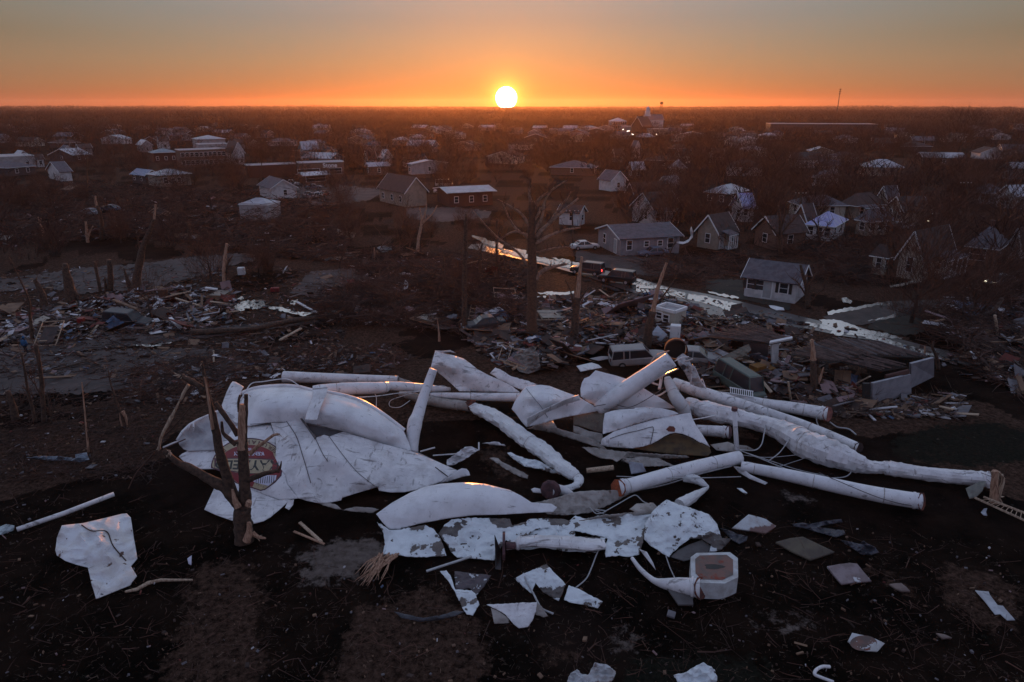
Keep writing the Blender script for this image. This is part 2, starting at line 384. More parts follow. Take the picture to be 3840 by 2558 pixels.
PATCH = [  # (channel, region, outline): 0 sandy mud, 1 brown dirt, 2 dark grass
    (0, 'D', [(650, 1275), (700, 1258), (760, 1246), (830, 1238), (885, 1232), (890, 1290), (860, 1305), (815, 1335), (760, 1330), (682, 1342), (690, 1310), (720, 1290)]),
    (1, 'D', [(850, 1380), (1000, 1340), (1100, 1400), (1150, 1568), (950, 1600), (800, 1500)]), (1, 'R4', [(0, 770), (150, 740), (300, 850), (480, 900), (520, 1050), (560, 1250), (-200, 1300), (-100, 1100), (0, 950)]),
    (1, 'R4', [(1085, 930), (1150, 960), (1230, 990), (1320, 1070), (1300, 1110), (1180, 1100), (1090, 1050)]),
    (0, 'R4', [(1490, 880), (1580, 890), (1600, 970), (1540, 1025), (1480, 1000), (1500, 950)]),
    (1, 'R2', [(880, 690), (1100, 720), (1110, 800), (1230, 900), (1150, 960), (1000, 900), (900, 800)]),
    (1, 'R17', [(1080, 540), (1250, 640), (1500, 780), (1640, 900), (1500, 900), (1300, 760), (1100, 660)]),
    (0, 'R17', [(280, 1130), (320, 1090), (450, 1030), (600, 1030), (735, 1080), (600, 1105), (400, 1115)]),
    (0, 'R17', [(490, 60), (700, 60), (740, 90), (600, 130), (500, 110)]), (1, 'R17', [(1700, 560), (2000, 620), (2354, 760), (2354, 1100), (2050, 1120), (1700, 900)]),
    (2, 'R3', [(1640, 560), (1900, 480), (2200, 470), (2400, 520), (2400, 700), (2000, 720), (1750, 690), (1640, 650)]),
    (2, 'R4', [(1500, 1050), (1900, 1000), (2300, 1050), (2354, 1300), (1500, 1300)]), (1, 'L4', [(900, 1000), (1100, 1000), (1227, 1100), (1227, 1600), (700, 1600), (800, 1300)]),
    (1, 'R10', [(1300, 480), (1700, 600), (1900, 700), (1700, 797), (1300, 700), (1200, 560)])]
def inside(x, y, poly):
    c = False; j = len(poly)-1
    for i in range(len(poly)):
        if (poly[i][1] > y) != (poly[j][1] > y) and x < (poly[j][0]-poly[i][0])*(y-poly[i][1])/(poly[j][1]-poly[i][1])+poly[i][0]: c = not c
        j = i
    return c
def ground():
    rings = np.concatenate([[0, 4, 8, 12], np.geomspace(14, 120, 200), np.geomspace(123, 9000, 110)])
    angs = np.concatenate([np.linspace(-46, 46, 420), np.linspace(46, 314, 80)[1:-1]]); n = len(angs); vs = []
    polys = [(ch, [at(*S(reg, *p)) for p in pts]) for ch, reg, pts in PATCH]; polys = [(ch, [(p.x, p.y) for p in q], (min(p.x for p in q)-1, max(p.x for p in q)+1, min(p.y for p in q)-1, max(p.y for p in q)+1)) for ch, q in polys]
    cols = []
    for r in rings:
        for a in angs:
            a = R(a); x, y = r*math.sin(a), r*math.cos(a)
            z = -.02 - .10*(fbm(x, y, 4)*.5+.5) if r < 400 else -.1
            if r > 2500:
                t = min((r-2500)/2500, 1); t = t*t*(3-2*t); z = t*(6 + 10*fbm(x, y, 1300, 3) + 4*fbm(x, y, 400, 3))
            if r > 6500: z -= (r-6500)*.02
            vs.append((x, y, z)); c = [0, 0, 0, 1]
            if 46 < r < 400 and fbm(x, y, 11, 3) > -.12: c[1] = 1
            if 14 < r < 120 and abs(math.degrees(a)) < 46:
                for ch, q, bb in polys:
                    if bb[0] < x < bb[1] and bb[2] < y < bb[3] and True: c[ch] = max(c[ch], sum(inside(x + .5*fbm(x, y, .8) + dx, y + .5*fbm(y, x, .8) + dy, q) for dx, dy in ((0, 0), (.55, 0), (-.55, 0), (0, .6), (0, -.6), (.35, .4), (-.35, -.4)))/7)
            cols += c
    k = len(rings); b = MB(); b.v = vs
    b.f = [((i+1)*n+j, i*n+j, i*n+(j+1) % n, (i+1)*n+(j+1) % n) for i in range(k-1) for j in range(n)]
    b.f = [tuple(reversed(f)) for f in b.f]; b.mi = [0]*len(b.f)
    o = b.build('ground', ground_mat(), smooth=True); tag(o, kind='structure')
    at_ = o.data.color_attributes.new('soil', 'FLOAT_COLOR', 'POINT'); at_.data.foreach_set('color', cols)
ground()
FLATS = [0]
def flat(name, reg, pts, z, mat, kind='structure', label=None, cat=None, rag=0):
    FLATS[0] += 1; z = .004+.0022*FLATS[0]      # no two sheets in one plane
    src = [(*S(reg, *p), 0) for p in pts]
    if rag: src = ragged(src, rag, int(pts[0][0]))
    pp = [at(p[0], p[1], z) for p in src]; v, e, f, *_ = delaunay_2d_cdt([Vector((p.x, p.y)) for p in pp], [], [list(range(len(pp)))], 1, 1e-4)
    b = MB(); b.v = [(p.x, p.y, z) for p in v]; b.f = [tuple(q) for q in f]; b.mi = [0]*len(f)
    o = b.build(name, mat); tag(o, label, cat, kind=kind); return o
asphalt = mk('wet_asphalt', (.022, .020, .022), (.034, .029, .029), .35, .34, .15, spots=[((.06, .048, .042), .22, .60, .06)], bscale=9); asphalt.node_tree.nodes['Principled BSDF'].inputs['IOR'].default_value = 1.8
asphalt_dry = mk('dusty_asphalt', (.072, .053, .049), (.040, .029, .027), .25, .9, .4, spots=[((.11, .088, .08), .9, .60, .1)], bscale=7)
dirt = mk('trodden_dirt', (.060, .046, .042), (.03, .022, .021), .3, .95, .7, spots=[((.09, .07, .062), 2.5, .62, .05)], bscale=6)
mud = mk('sandy_mud', (.13, .105, .092), (.095, .075, .066), .5, .9, .3, spots=[((.05, .035, .03), 1.1, .62, .04)], bscale=4)
water = mk('puddle_water', (.02, .022, .025), (.02, .022, .025), 1, .10, .03, bscale=2); water.node_tree.nodes['Principled BSDF'].inputs['IOR'].default_value = 4.5
lawn = mk('trampled_lawn', (.014, .014, .010), (.026, .022, .016), .5, .95, .8, spots=[((.07, .052, .038), 1.6, .62, .06)], bscale=8)
# wet street running back to the left
flat('road', 'L3', [(-620, 770), (-560, 765), (-280, 835), (-80, 868), (60, 900), (260, 948), (440, 1000), (640, 1035), (860, 1085), (1060, 1135), (1290, 1190), (1420, 1200), (1500, 1225), (1600, 1258), (1800, 1310), (2060, 1370), (2420, 1500),
      (2420, 1560), (2050, 1425), (1830, 1352), (1560, 1290), (1370, 1262), (1180, 1222), (1040, 1205), (760, 1175), (560, 1125), (350, 1060), (190, 1010), (20, 950), (-170, 895), (-330, 855), (-510, 815), (-640, 790)], .004, asphalt)
flat('side_street', 'L3', [(1270, 1160), (1400, 1120), (1620, 1075), (1850, 1070), (2060, 1050), (2420, 1000), (2420, 1060), (2060, 1110), (1800, 1145), (1600, 1180), (1480, 1205), (1330, 1200)], .009, mk('muddy_street', (.055, .040, .035), (.025, .018, .016), .5, .8, .5, spots=[((.09, .07, .062), 1.6, .62, .05)], bscale=6))
flat('lane', 'R10', [(-60, 600), (250, 545), (700, 505), (1200, 470), (1600, 430), (2000, 395), (2360, 350), (2360, 375), (2050, 430), (1700, 480), (1300, 530), (900, 575), (500, 610), (200, 650), (-60, 680)], .004, asphalt_dry, rag=3)
flat('gravel_lot', 'R10', [(-100, 670), (300, 640), (800, 600), (1200, 590), (1500, 600), (1700, 660), (1650, 760), (1400, 800), (1000, 860), (500, 900), (-100, 900)], .002, asphalt_dry, rag=5)
flat('back_street', 'R10', [(-100, 130), (200, 95), (500, 50), (900, 20), (1300, -30), (1700, -60), (1750, -10), (1500, 40), (1400, 90), (1100, 160), (900, 200), (500, 220), (300, 180), (-100, 210)], .004, asphalt_dry, rag=4)
flat('yard', 'L2', [(-60, 1110), (200, 1090), (420, 1190), (330, 1290), (60, 1300), (-200, 1250)], .006, asphalt_dry, rag=4)
flat('back_lot', 'L2', [(560, 700), (900, 690), (1120, 720), (1100, 760), (760, 790), (560, 760)], .006, asphalt_dry, rag=3)
flat('parking_lot', 'R11', [(380, 430), (1000, 450), (1500, 520), (1300, 640), (900, 700), (600, 700), (380, 600)], .006, asphalt_dry, rag=3)
flat('lawn', 'L3', [(-60, 790), (60, 825), (400, 835), (560, 900), (420, 950), (200, 925), (60, 880), (-60, 860)], .006, dirt, rag=3)
flat('lawn', 'L3', [(640, 960), (840, 960), (850, 1050), (1100, 1090), (1090, 1125), (860, 1070), (640, 1010)], .006, lawn, rag=3)
flat('lawn', 'R16', [(430, 640), (500, 580), (900, 490), (1200, 440), (1100, 560), (1000, 690), (820, 730), (600, 680)], .014, lawn, rag=4)
# puddles
for reg, pts in (
    ('L3', [(45, 893), (90, 905), (85, 930), (150, 935), (300, 962), (380, 990), (445, 1005), (470, 1040), (400, 1055), (350, 1052), (290, 1030), (230, 1005), (222, 975), (140, 950), (50, 930)]),
    ('L3', [(470, 1030), (620, 1045), (700, 1065), (835, 1098), (860, 1140), (800, 1180), (780, 1165), (800, 1130), (740, 1110), (600, 1075), (480, 1048)]),
    ('L3', [(440, 1008), (560, 1040), (700, 1068), (830, 1104), (880, 1140), (1060, 1172), (1200, 1188), (1300, 1206), (1480, 1240), (1640, 1286), (1800, 1334), (1960, 1392), (1950, 1402), (1780, 1352), (1600, 1300), (1460, 1262), (1300, 1232), (1180, 1206), (1050, 1192), (900, 1172), (800, 1140), (690, 1100), (560, 1068), (440, 1042)]),
    ('L3', [(-450, 795), (-330, 822), (-160, 858), (20, 905), (0, 918), (-170, 882), (-340, 842), (-460, 808)]),
    ('L3', [(650, 1020), (700, 1030), (820, 1055), (815, 1063), (740, 1052), (660, 1032)]),
    ('L3', [(1250, 1175), (1330, 1172), (1400, 1190), (1480, 1225), (1420, 1245), (1360, 1262), (1310, 1250), (1330, 1222), (1280, 1205)]),
    ('L3', [(1380, 1232), (1500, 1228), (1600, 1246), (1700, 1272), (1690, 1282), (1560, 1262), (1440, 1248)]),
    ('L3', [(1590, 1290), (1700, 1312), (1840, 1350), (1830, 1368), (1700, 1335), (1600, 1308)]),
    ('L3', [(1295, 1132), (1400, 1112), (1520, 1092), (1620, 1078), (1690, 1085), (1720, 1100), (1640, 1105), (1560, 1098), (1480, 1115), (1380, 1135), (1300, 1150)]),
    ('L3', [(1510, 1182), (1620, 1158), (1700, 1122), (1660, 1118), (1740, 1108), (1815, 1098), (1808, 1125), (1720, 1150), (1600, 1175)]),
    ('L3', [(1920, 1088), (1960, 1080), (2040, 1078), (2020, 1090), (1930, 1097)]),
    ('L3', [(1370, 1060), (1400, 1055), (1430, 1075), (1420, 1090), (1380, 1082)]),
    ('L2', [(990, 878), (1040, 885), (1120, 915), (1200, 938), (1190, 962), (1130, 950), (1060, 930), (1050, 910), (1000, 890)]),
    ('L2', [(1230, 950), (1350, 975), (1345, 1000), (1270, 980)]),
    ('L2', [(1510, 1022), (1600, 1030), (1700, 1060), (1800, 1078), (1845, 1120), (1830, 1145), (1800, 1130), (1690, 1075), (1560, 1045)]),
    ('L2', [(1850, 1200), (1900, 1207), (1960, 1235), (1930, 1240), (1870, 1215)]),
    ('L2', [(1420, 1250), (1500, 1243), (1600, 1248), (1660, 1238), (1660, 1252), (1560, 1265), (1440, 1262)]),
    ('R10', [(1565, 265), (1640, 268), (1790, 262), (1800, 300), (1740, 325), (1620, 338), (1580, 320), (1568, 290)]),
    ('R10', [(1800, 305), (1900, 310), (1970, 325), (2010, 345), (2150, 345), (2060, 372), (1950, 345), (1830, 322)]),
    ('R10', [(1970, 290), (1985, 262), (2025, 258), (2000, 300)]),
    ('R10', [(2200, 350), (2225, 318), (2280, 335), (2354, 348), (2354, 365), (2240, 362)]),
    ('R10', [(2205, 270), (2250, 262), (2260, 290), (2220, 290)]),
    ('R10', [(1570, 245), (1600, 252), (1650, 240), (1655, 256), (1600, 262), (1570, 258)]),
    ('R10', [(900, 568), (1000, 562), (1040, 570), (1180, 545), (1150, 560), (1040, 580), (960, 574)]),
    ('R9', [(1420, 118), (1460, 122), (1500, 135), (1440, 138)]), ('R9', [(1500, 140), (1560, 150), (1600, 165), (1530, 160)]),
    ('R9', [(930, 180), (1010, 185), (1160, 180), (1190, 195), (1060, 205), (960, 200)]),
    ('R9', [(850, 215), (940, 210), (930, 232), (860, 228)])):
    flat('puddle', reg, pts, .014, water, rag=3)
# ---------------------------------------------------------------- the far woods
def in_view(x, y, m=1.12): return y > 5 and abs(x) < (y*.79+15)*m
KEEP = []      # (centre x, y, radius) kept open
def blocked(x, y):
    return any((x-a)**2+(y-b)**2 < r*r for a, b, r in KEEP)
def gz(x, y):
    r = math.hypot(x, y)
    if r > 2500:
        t = min((r-2500)/2500, 1); t = t*t*(3-2*t); return t*(6 + 10*fbm(x, y, 1300, 3) + 4*fbm(x, y, 400, 3))
    return 0.0
def tri_mesh(name, V, mat):
    """V: (n,3,3) triangles"""
    n = len(V); me = bpy.data.meshes.new(name); me.vertices.add(3*n); me.vertices.foreach_set('co', V.reshape(-1).astype(np.float32))
    me.loops.add(3*n); me.loops.foreach_set('vertex_index', np.arange(3*n, dtype=np.int32))
    me.polygons.add(n); me.polygons.foreach_set('loop_start', np.arange(0, 3*n, 3, dtype=np.int32)); me.polygons.foreach_set('loop_total', np.full(n, 3, np.int32))
    me.materials.append(mat); me.update(); o = bpy.data.objects.new(name, me); COL.objects.link(o); return o
rs = np.random.RandomState(5)
def crowns(xy, z, h, w, k, tw):
    """bare crowns as many thin slivers reaching up and outwards"""
    n = len(xy); c = np.repeat(np.column_stack([xy, z]), k, 0); hh = np.repeat(h, k); ww = np.repeat(w, k)
    a = rs.uniform(0, 2*np.pi, n*k); rr = np.sqrt(rs.uniform(0, 1, n*k)); zz = rs.uniform(.18, .95, n*k)
    env = np.sqrt(np.clip(1-((zz-.55)/.5)**2, .05, 1))
    p = c + np.column_stack([np.cos(a)*rr*env*ww*.5, np.sin(a)*rr*env*ww*.5, zz*hh])
    d = np.column_stack([np.cos(a)*rr*.8+rs.normal(0, .35, n*k), np.sin(a)*rr*.8+rs.normal(0, .35, n*k), rs.uniform(.4, 1.3, n*k)])
    d /= np.linalg.norm(d, axis=1)[:, None]; L_ = hh*rs.uniform(.12, .34, n*k)
    s = np.cross(d, rs.normal(0, 1, (n*k, 3))); s /= np.linalg.norm(s, axis=1)[:, None]; t = (hh*tw*rs.uniform(.5, 1.3, n*k))[:, None]
    return np.stack([p-d*(L_/2)[:, None]-s*t, p-d*(L_/2)[:, None]+s*t, p+d*(L_/2)[:, None]], 1)
# ================================================================ the fallen water tank
tank = empty('water_tank', P('R1', 1000, 1000), 'crushed white water tank behind the splintered stump, with an upside-down red and cream emblem', 'water tank')
TK = tank.location
def under(o, root):
    """keep world position when parenting a mesh already placed in world coordinates"""
    o.parent = root; o.matrix_parent_inverse = Matrix.Translation(-root.location); return o
def tsheet(name, reg, pts, mat, root=None, **k):
    root = root or tank
    o, sf = sheet(name, reg, pts, mat, parent=root, **k); o.matrix_parent_inverse = Matrix.Translation(-root.location); return o, sf
def tline(sf, reg, pts, r, name='weld_seam', mat=None, root=None, lift=.03):
    o = line_on(sf, reg, pts, r, root or tank, name, mat or seam_m, lift); o.matrix_parent_inverse = Matrix.Translation(-(root or tank).location); return o
def tpipe(name, reg, pts, mat=None, root=None, **k):
    root = root or tank
    c, r = pipe_pts(reg, pts); b = MB(); b.tube(c, r, k.get('n', 18), rough=k.get('rough', .04)); o = b.build(name, mat or white, root, smooth=True)
    o.matrix_parent_inverse = Matrix.Translation(-root.location); return o
# rolled shoulder of the tank
dome, sfd = tsheet('dome_shell', 'R1', [(530, 470, 2.9), (545, 390, 3.3), (575, 345, 3.7), (640, 325, 3.9), (740, 312, 4.05), (850, 308, 4.1), (940, 318, 4.1), (1020, 338, 4.05), (1130, 352, 4.0), (1230, 372, 3.85),
    (1330, 402, 3.6), (1420, 446, 3.3), (1510, 505, 2.85), (1590, 565, 2.3), (1645, 605, 1.9), (1680, 680, 1.3), (1700, 745, .9), (1480, 692, 1.5), (1240, 615, 2.2), (1000, 558, 2.7), (750, 548, 2.7), (600, 572, 2.6), (540, 560, 2.6)],
    white_smooth, inside=[(700, 360, 4.0), (850, 360, 4.1), (1000, 385, 4.05), (1200, 420, 3.85), (1350, 460, 3.5), (1500, 560, 2.7), (1580, 640, 2.0), (700, 450, 3.6), (900, 450, 3.75), (1150, 500, 3.5), (1350, 570, 2.9)], amp=.02)
c = catmull([S('R1', *p) for p in [(560, 352), (640, 325), (740, 312), (850, 308), (940, 318), (1020, 338), (1130, 352), (1230, 372), (1330, 402), (1420, 446), (1510, 505), (1590, 565), (1645, 608)]], 8)
b = MB(); b.tube([at(x, y+3, max(sfd(x, y+3)-.12, .1)) + Vector((0, .15, 0)) for x, y in c], .2, 14); o = under(b.build('rolled_rim', white_smooth, smooth=True), tank)
bk = MB(); n_ = len(c); rim = [at(x, y, max(sfd(x, y)-.1, .1)) for x, y in c]
bk.v = [tuple(p+Vector((0, .1, 0))) for p in rim]+[(p.x, p.y+1.1, p.z*.62) for p in rim]+[(p.x, p.y+.5, 0) for p in rim]; bk.f = [(k*n_+i, k*n_+i+1, (k+1)*n_+i+1, (k+1)*n_+i) for k in (0, 1) for i in range(n_-1)]; bk.mi = [0]*len(bk.f); under(bk.build('back_shell', white_smooth, smooth=True), tank)
# inner wall under the shoulder
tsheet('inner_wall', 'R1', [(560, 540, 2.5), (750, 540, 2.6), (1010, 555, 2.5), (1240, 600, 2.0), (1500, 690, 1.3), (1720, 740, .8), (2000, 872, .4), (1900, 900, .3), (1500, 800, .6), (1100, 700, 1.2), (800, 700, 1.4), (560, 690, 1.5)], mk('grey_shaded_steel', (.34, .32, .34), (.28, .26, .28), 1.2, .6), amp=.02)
# side wall with the emblem
wall, sfw = tsheet('emblem_panel', 'R1', [(555, 585, 2.35), (600, 572, 2.45), (750, 562, 2.5), (778, 640, 2.15), (785, 720, 1.9), (780, 790, 1.65), (815, 860, 1.4), (848, 905, 1.2), (858, 965, 1.0), (935, 1062, .45), (880, 1068, .4), (800, 1072, .35),
    (700, 1035, .5), (620, 1005, .6), (560, 985, .7), (500, 960, .8), (440, 930, .95), (400, 870, 1.15), (345, 862, 1.15), (352, 820, 1.3), (372, 735, 1.65), (440, 660, 2.0), (520, 560, 2.4)],
    white, inside=[(650, 750, 1.85), (600, 850, 1.5), (720, 950, 1.05)], amp=.04, freq=.006)
main, sfm = tsheet('side_panel', 'R1', [(748, 548, 2.75), (840, 520, 2.9), (928, 490, 3.05), (985, 560, 2.75), (1050, 655, 2.35), (1110, 632, 2.45), (1145, 645, 2.4), (1235, 612, 2.35), (1380, 655, 2.0), (1500, 692, 1.7), (1700, 745, 1.3), (1840, 800, .95), (2008, 872, .6),
    (1950, 915, .45), (1895, 952, .35), (1800, 985, .25), (1715, 1008, .15), (1650, 1020, .12), (1560, 1022, .12), (1480, 1010, .2), (1470, 985, .35), (1350, 1020, .3), (1230, 1058, .25), (1225, 1075, .15), (1130, 1096, .12), (1060, 1092, .15), (1000, 1080, .25),
    (930, 1060, .5), (858, 965, 1.05), (848, 905, 1.25), (815, 860, 1.45), (780, 790, 1.7), (785, 720, 1.95), (778, 640, 2.2)], white,
    inside=[(900, 640, 2.55), (980, 760, 2.1), (1050, 900, 1.35), (1020, 960, 1.05), (1000, 690, 2.25), (1090, 760, 2.15), (1160, 720, 2.3), (1240, 820, 1.75), (1340, 920, 1.1), (1440, 970, .7), (1300, 760, 1.85), (1500, 850, 1.1), (1650, 900, .7), (1130, 950, .95), (1420, 740, 1.75), (1690, 830, .95)],
    amp=.10, freq=.006, smooth=False)
tline(sfm, 'R1', [(842, 522), (920, 640), (960, 760), (1020, 958)], .022)
tline(sfm, 'R1', [(1050, 655), (1100, 760), (1135, 812)], .02)
tline(sfm, 'R1', [(1145, 645), (1230, 760), (1330, 880), (1450, 978)], .016)
tline(sfm, 'R1', [(760, 560), (830, 600), (905, 680), (925, 715)], .014, mat=white)
tline(sfm, 'R1', [(1860, 850), (1900, 880), (1945, 914)], .03)
tline(sfd, 'R1', [(610, 560), (800, 548), (1000, 556), (1240, 612)], .016)
strut = MB(); strut.tube([at(*S('R1', x, y), z) for x, y, z in ((928, 490, 3.2), (975, 550, 2.95), (1010, 600, 2.75), (1050, 655, 2.5))], [.05, .07, .06, .08], 7); under(strut.build('bent_strut', seam_m), tank)
# left end of the tank, ribs and flaps
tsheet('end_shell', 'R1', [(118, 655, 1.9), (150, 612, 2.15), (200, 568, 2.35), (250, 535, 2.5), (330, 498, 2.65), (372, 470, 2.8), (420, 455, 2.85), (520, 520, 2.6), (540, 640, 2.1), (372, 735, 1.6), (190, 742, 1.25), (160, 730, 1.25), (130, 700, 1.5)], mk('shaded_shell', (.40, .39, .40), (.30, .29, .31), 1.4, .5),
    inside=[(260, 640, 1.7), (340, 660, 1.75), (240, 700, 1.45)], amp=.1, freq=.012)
b = MB(); b.tube([at(*S('R1', x, y), z) for x, y, z in ((114, 668, 1.95), (150, 610, 2.3), (200, 562, 2.5), (260, 528, 2.65), (340, 494, 2.8), (420, 462, 2.9))], .07, 8)
for q in (((225, 545, 2.6), (228, 605, 2.1)), ((200, 565, 2.5), (185, 600, 2.2)), ((22, 718, 1.0), (90, 688, 1.3), (172, 660, 1.6))): b.tube([at(*S('R1', x, y), z) for x, y, z in q], .06, 7)
under(b.build('end_ribs', white, smooth=True), tank)
tsheet('left_flap', 'R1', [(128, 780, .9), (150, 760, 1.05), (190, 742, 1.2), (280, 735, 1.3), (372, 722, 1.5), (395, 780, 1.3), (418, 862, 1.05), (320, 864, .8), (230, 864, .6), (180, 830, .65)], white, amp=.04)
tsheet('bottom_flap', 'R1', [(375, 978, .75), (345, 1040, .5), (300, 1138, .15), (380, 1175, .12), (480, 1210, .1), (560, 1222, .1), (640, 1232, .08), (700, 1216, .08), (745, 1190, .1), (800, 1145, .15), (885, 1068, .35), (800, 1074, .4), (700, 1036, .5), (620, 1003, .6), (500, 955, .8), (430, 935, .85)], white,
    inside=[(420, 1080, .35), (600, 1130, .25), (720, 1110, .3)], amp=.05)
tsheet('torn_flap', 'R1', [(868, 1075, .4), (905, 1068, .5), (900, 1105, .2), (872, 1140, .1), (845, 1125, .15)], white, amp=.03)
tsheet('upright_tab', 'R1', [(418, 432, 2.9), (450, 345, 3.4), (478, 288, 3.75), (492, 272, 3.8), (512, 276, 3.8), (540, 292, 3.7), (566, 308, 3.6), (552, 330, 3.5), (535, 400, 3.2), (525, 560, 2.6), (470, 520, 2.6), (430, 470, 2.75)], white, amp=.03)
tsheet('strap', 'R1', [(1032, 302, 4.6), (1080, 292, 4.65), (1124, 290, 4.65), (1136, 318, 4.55), (1120, 368, 4.35), (1085, 450, 4.0), (1060, 535, 3.5), (980, 528, 3.5), (1000, 450, 3.85), (1030, 370, 4.25)], white, amp=.02)
tsheet('right_flap', 'R1', [(1895, 955, .3), (1950, 918, .5), (2000, 878, .7), (2040, 858, .8), (2072, 862, .75), (2088, 880, .6), (2096, 906, .45), (2050, 915, .35), (1990, 932, .3), (1940, 950, .2)], white_smooth, amp=.02)
tpipe('fin_tube', 'R1', [(1703, 750, 42, .1), (1708, 660, 44, .8), (1722, 560, 50, 1.5), (1742, 500, 42, 2.0), (1780, 380, 35, 3.0), (1815, 280, 31, 3.9), (1848, 188, 28, 4.8)], white_smooth, rough=.03)
tsheet('ragged_skirt', 'R1', [(1060, 1092, .12), (1150, 1090, .15), (1200, 1110, .2), (1230, 1140, .1), (1330, 1118, .35), (1400, 1122, .4), (1480, 1135, .3), (1440, 1160, .1), (1300, 1150, .08), (1200, 1135, .06), (1120, 1112, .06)], innerw, amp=.05, rag=2)
# the emblem (upside down as the tank lies)
emb = []
def decal(name, reg, pts, off, mat, parent=tank, surf=sfw, step=7):
    src = [S(reg, *p) for p in pts]; v, f = tri_poly(src, step); b = MB()
    for x, y in v:
        p = at(x, y, surf(x, y)); b.v.append(tuple(p + (Vector((0, 0, H))-p).normalized()*off))
    b.f = f; b.mi = [0]*len(f); o = b.build(name, mat); return under(o, parent)
cream = mk('emblem_cream', (.40, .33, .20), (.32, .26, .17), 2, .5); red = mk('emblem_red', (.20, .008, .014), (.14, .008, .012), 2, .5); dk = mk('emblem_black', (.012, .014, .013), (.02, .02, .02), 2, .5)
navy = mk('emblem_dark_border', (.07, .012, .03), (.05, .01, .03), 2, .5); lilac = mk('emblem_white', (.56, .55, .66), (.5, .5, .6), 2, .5)
arc = lambda cx, cy, rx, ry, a0, a1, n=16: [(cx+rx*math.cos(R(a0+(a1-a0)*i/n)), cy-ry*math.sin(R(a0+(a1-a0)*i/n))) for i in range(n+1)]
decal('emblem_border', 'R19', arc(1010, 900, 945, 755, 22, 178, 26) + [(70, 890), (430, 920), (640, 1180), (1040, 1380), (1290, 1445), (1500, 1360), (1700, 1200), (1810, 1050), (1880, 950)][0:0] + [(66, 880), (420, 1010), (700, 1290), (1080, 1385), (1290, 1447), (1400, 1418), (1500, 1350), (1650, 1240), (1800, 1075), (1850, 930), (1840, 800), (1700, 700), (1690, 640), (1640, 560), (1650, 420)][0:0] +
      [(66, 880), (400, 1000), (720, 1290), (1080, 1380), (1290, 1447), (1400, 1418), (1500, 1350), (1650, 1240), (1800, 1075), (1830, 900), (1700, 740), (1695, 660), (1640, 590)][::1], .03, navy)
decal('emblem_field', 'R19', arc(1010, 900, 915, 725, 30, 174, 24) + [(120, 870), (430, 985), (740, 1270), (1090, 1350), (1290, 1420), (1390, 1395), (1490, 1325), (1630, 1220), (1770, 1060), (1790, 900), (1670, 720), (1660, 620)], .036, cream)
decal('emblem_lower_field', 'R19', [(125, 866), (700, 1000), (1260, 1010), (1600, 930), (1720, 820), (1790, 900), (1770, 1060), (1630, 1210), (1480, 1310), (1160, 1200), (1090, 1345), (740, 1262), (430, 980)], .042, red)
decal('emblem_red_band', 'R19', arc(1010, 900, 800, 585, 43, 150, 20) + [(250, 655), (700, 640), (1100, 655), (1605, 672), (1660, 665), (1610, 570)], .042, red)
decal('emblem_name_frame', 'R19', [(150, 640), (700, 632), (1050, 640), (1620, 665), (1680, 760), (1690, 900), (1560, 960), (1260, 1030), (1000, 1040), (160, 905)], .048, navy)
decal('emblem_name_band', 'R19', [(215, 665), (700, 655), (1050, 660), (1600, 690), (1570, 930), (1240, 1010), (1000, 1012), (170, 885)], .054, cream)
decal('emblem_red_band', 'R19', [(1600, 690), (1660, 660), (1700, 700), (1690, 900), (1560, 940)], .06, red)
decal('emblem_building', 'R19', [(1060, 1180), (1400, 1060), (1680, 1060), (1660, 1170), (1480, 1320), (1160, 1240)], .05, lilac)
for i in range(9):
    x = 1180+i*54; decal('emblem_column', 'R19', [(x, 1130-i*9), (x+16, 1127-i*9), (x+2, 1265-i*2), (x-16, 1262-i*2)], .058, dk)
decal('emblem_dome', 'R19', [(1165, 1250), (1400, 1330), (1370, 1390), (1290, 1415), (1130, 1340)], .058, cream)
for i in range(4):
    x, y = 1195+i*52, 1270+i*26; decal('emblem_dot', 'R19', [(x-11, y-11), (x+11, y-9), (x+11, y+12), (x-11, y+10)], .066, dk)
def text_mesh(s, bold=.022):
    cu = bpy.data.curves.new('t', 'FONT'); cu.body = s; cu.offset = bold; cu.size = 1; cu.align_x = 'LEFT'; ob = bpy.data.objects.new('t', cu); COL.objects.link(ob)
    dg = bpy.context.evaluated_depsgraph_get(); me = bpy.data.meshes.new_from_object(ob.evaluated_get(dg)); bpy.data.objects.remove(ob)
    bm = bmesh.new(); bm.from_mesh(me)
    bmesh.ops.triangulate(bm, faces=bm.faces[:]); v = [(a.co.x, a.co.y) for a in bm.verts]; f = [tuple(a.index for a in q.verts) for q in bm.faces]; bm.free(); bpy.data.meshes.remove(me)
    return v, f
def decal_text(name, s, fn, off, mat, surf=sfw, parent=tank):
    v, f = text_mesh(s); w = max(a for a, _ in v); b = MB()
    for x, y in v:
        q = fn(x/w, y/.72); p = at(*q, surf(*q)); b.v.append(tuple(p + (Vector((0, 0, H))-p).normalized()*off))
    b.f = f; b.mi = [0]*len(f); return under(b.build(name, mat), parent)
decal_text('lettering', 'MAYFIELD', lambda u, v: S('R19', 1790-1590*u-v*40, 700+16*(1-u)*0+270*v-u*70*v), .062, dk)
decal_text('lettering', 'KENTUCKY', lambda u, v: S('R19', 1360-760*u-v*-30, 490+88*v), .05, lilac)
decal_text('lettering', 'IS', lambda u, v: S('R19', 1065-85*u, 395+60*v), .05, lilac)
def on_arc(u, v, a0=38, a1=116):
    a = R(a0+(a1-a0)*u); return S('R19', 1010+(890-100*v)*math.cos(a), 900-(700-95*v)*math.sin(a))
decal_text('lettering', 'EER UN A HIDD', on_arc, .05, mk('emblem_brown', (.10, .035, .03), (.08, .03, .03), 2, .5))
decal_text('lettering', 'IUS', lambda u, v: on_arc(u, v, 134, 146), .05, MATS['emblem_brown'])
def bolt_line(): pass
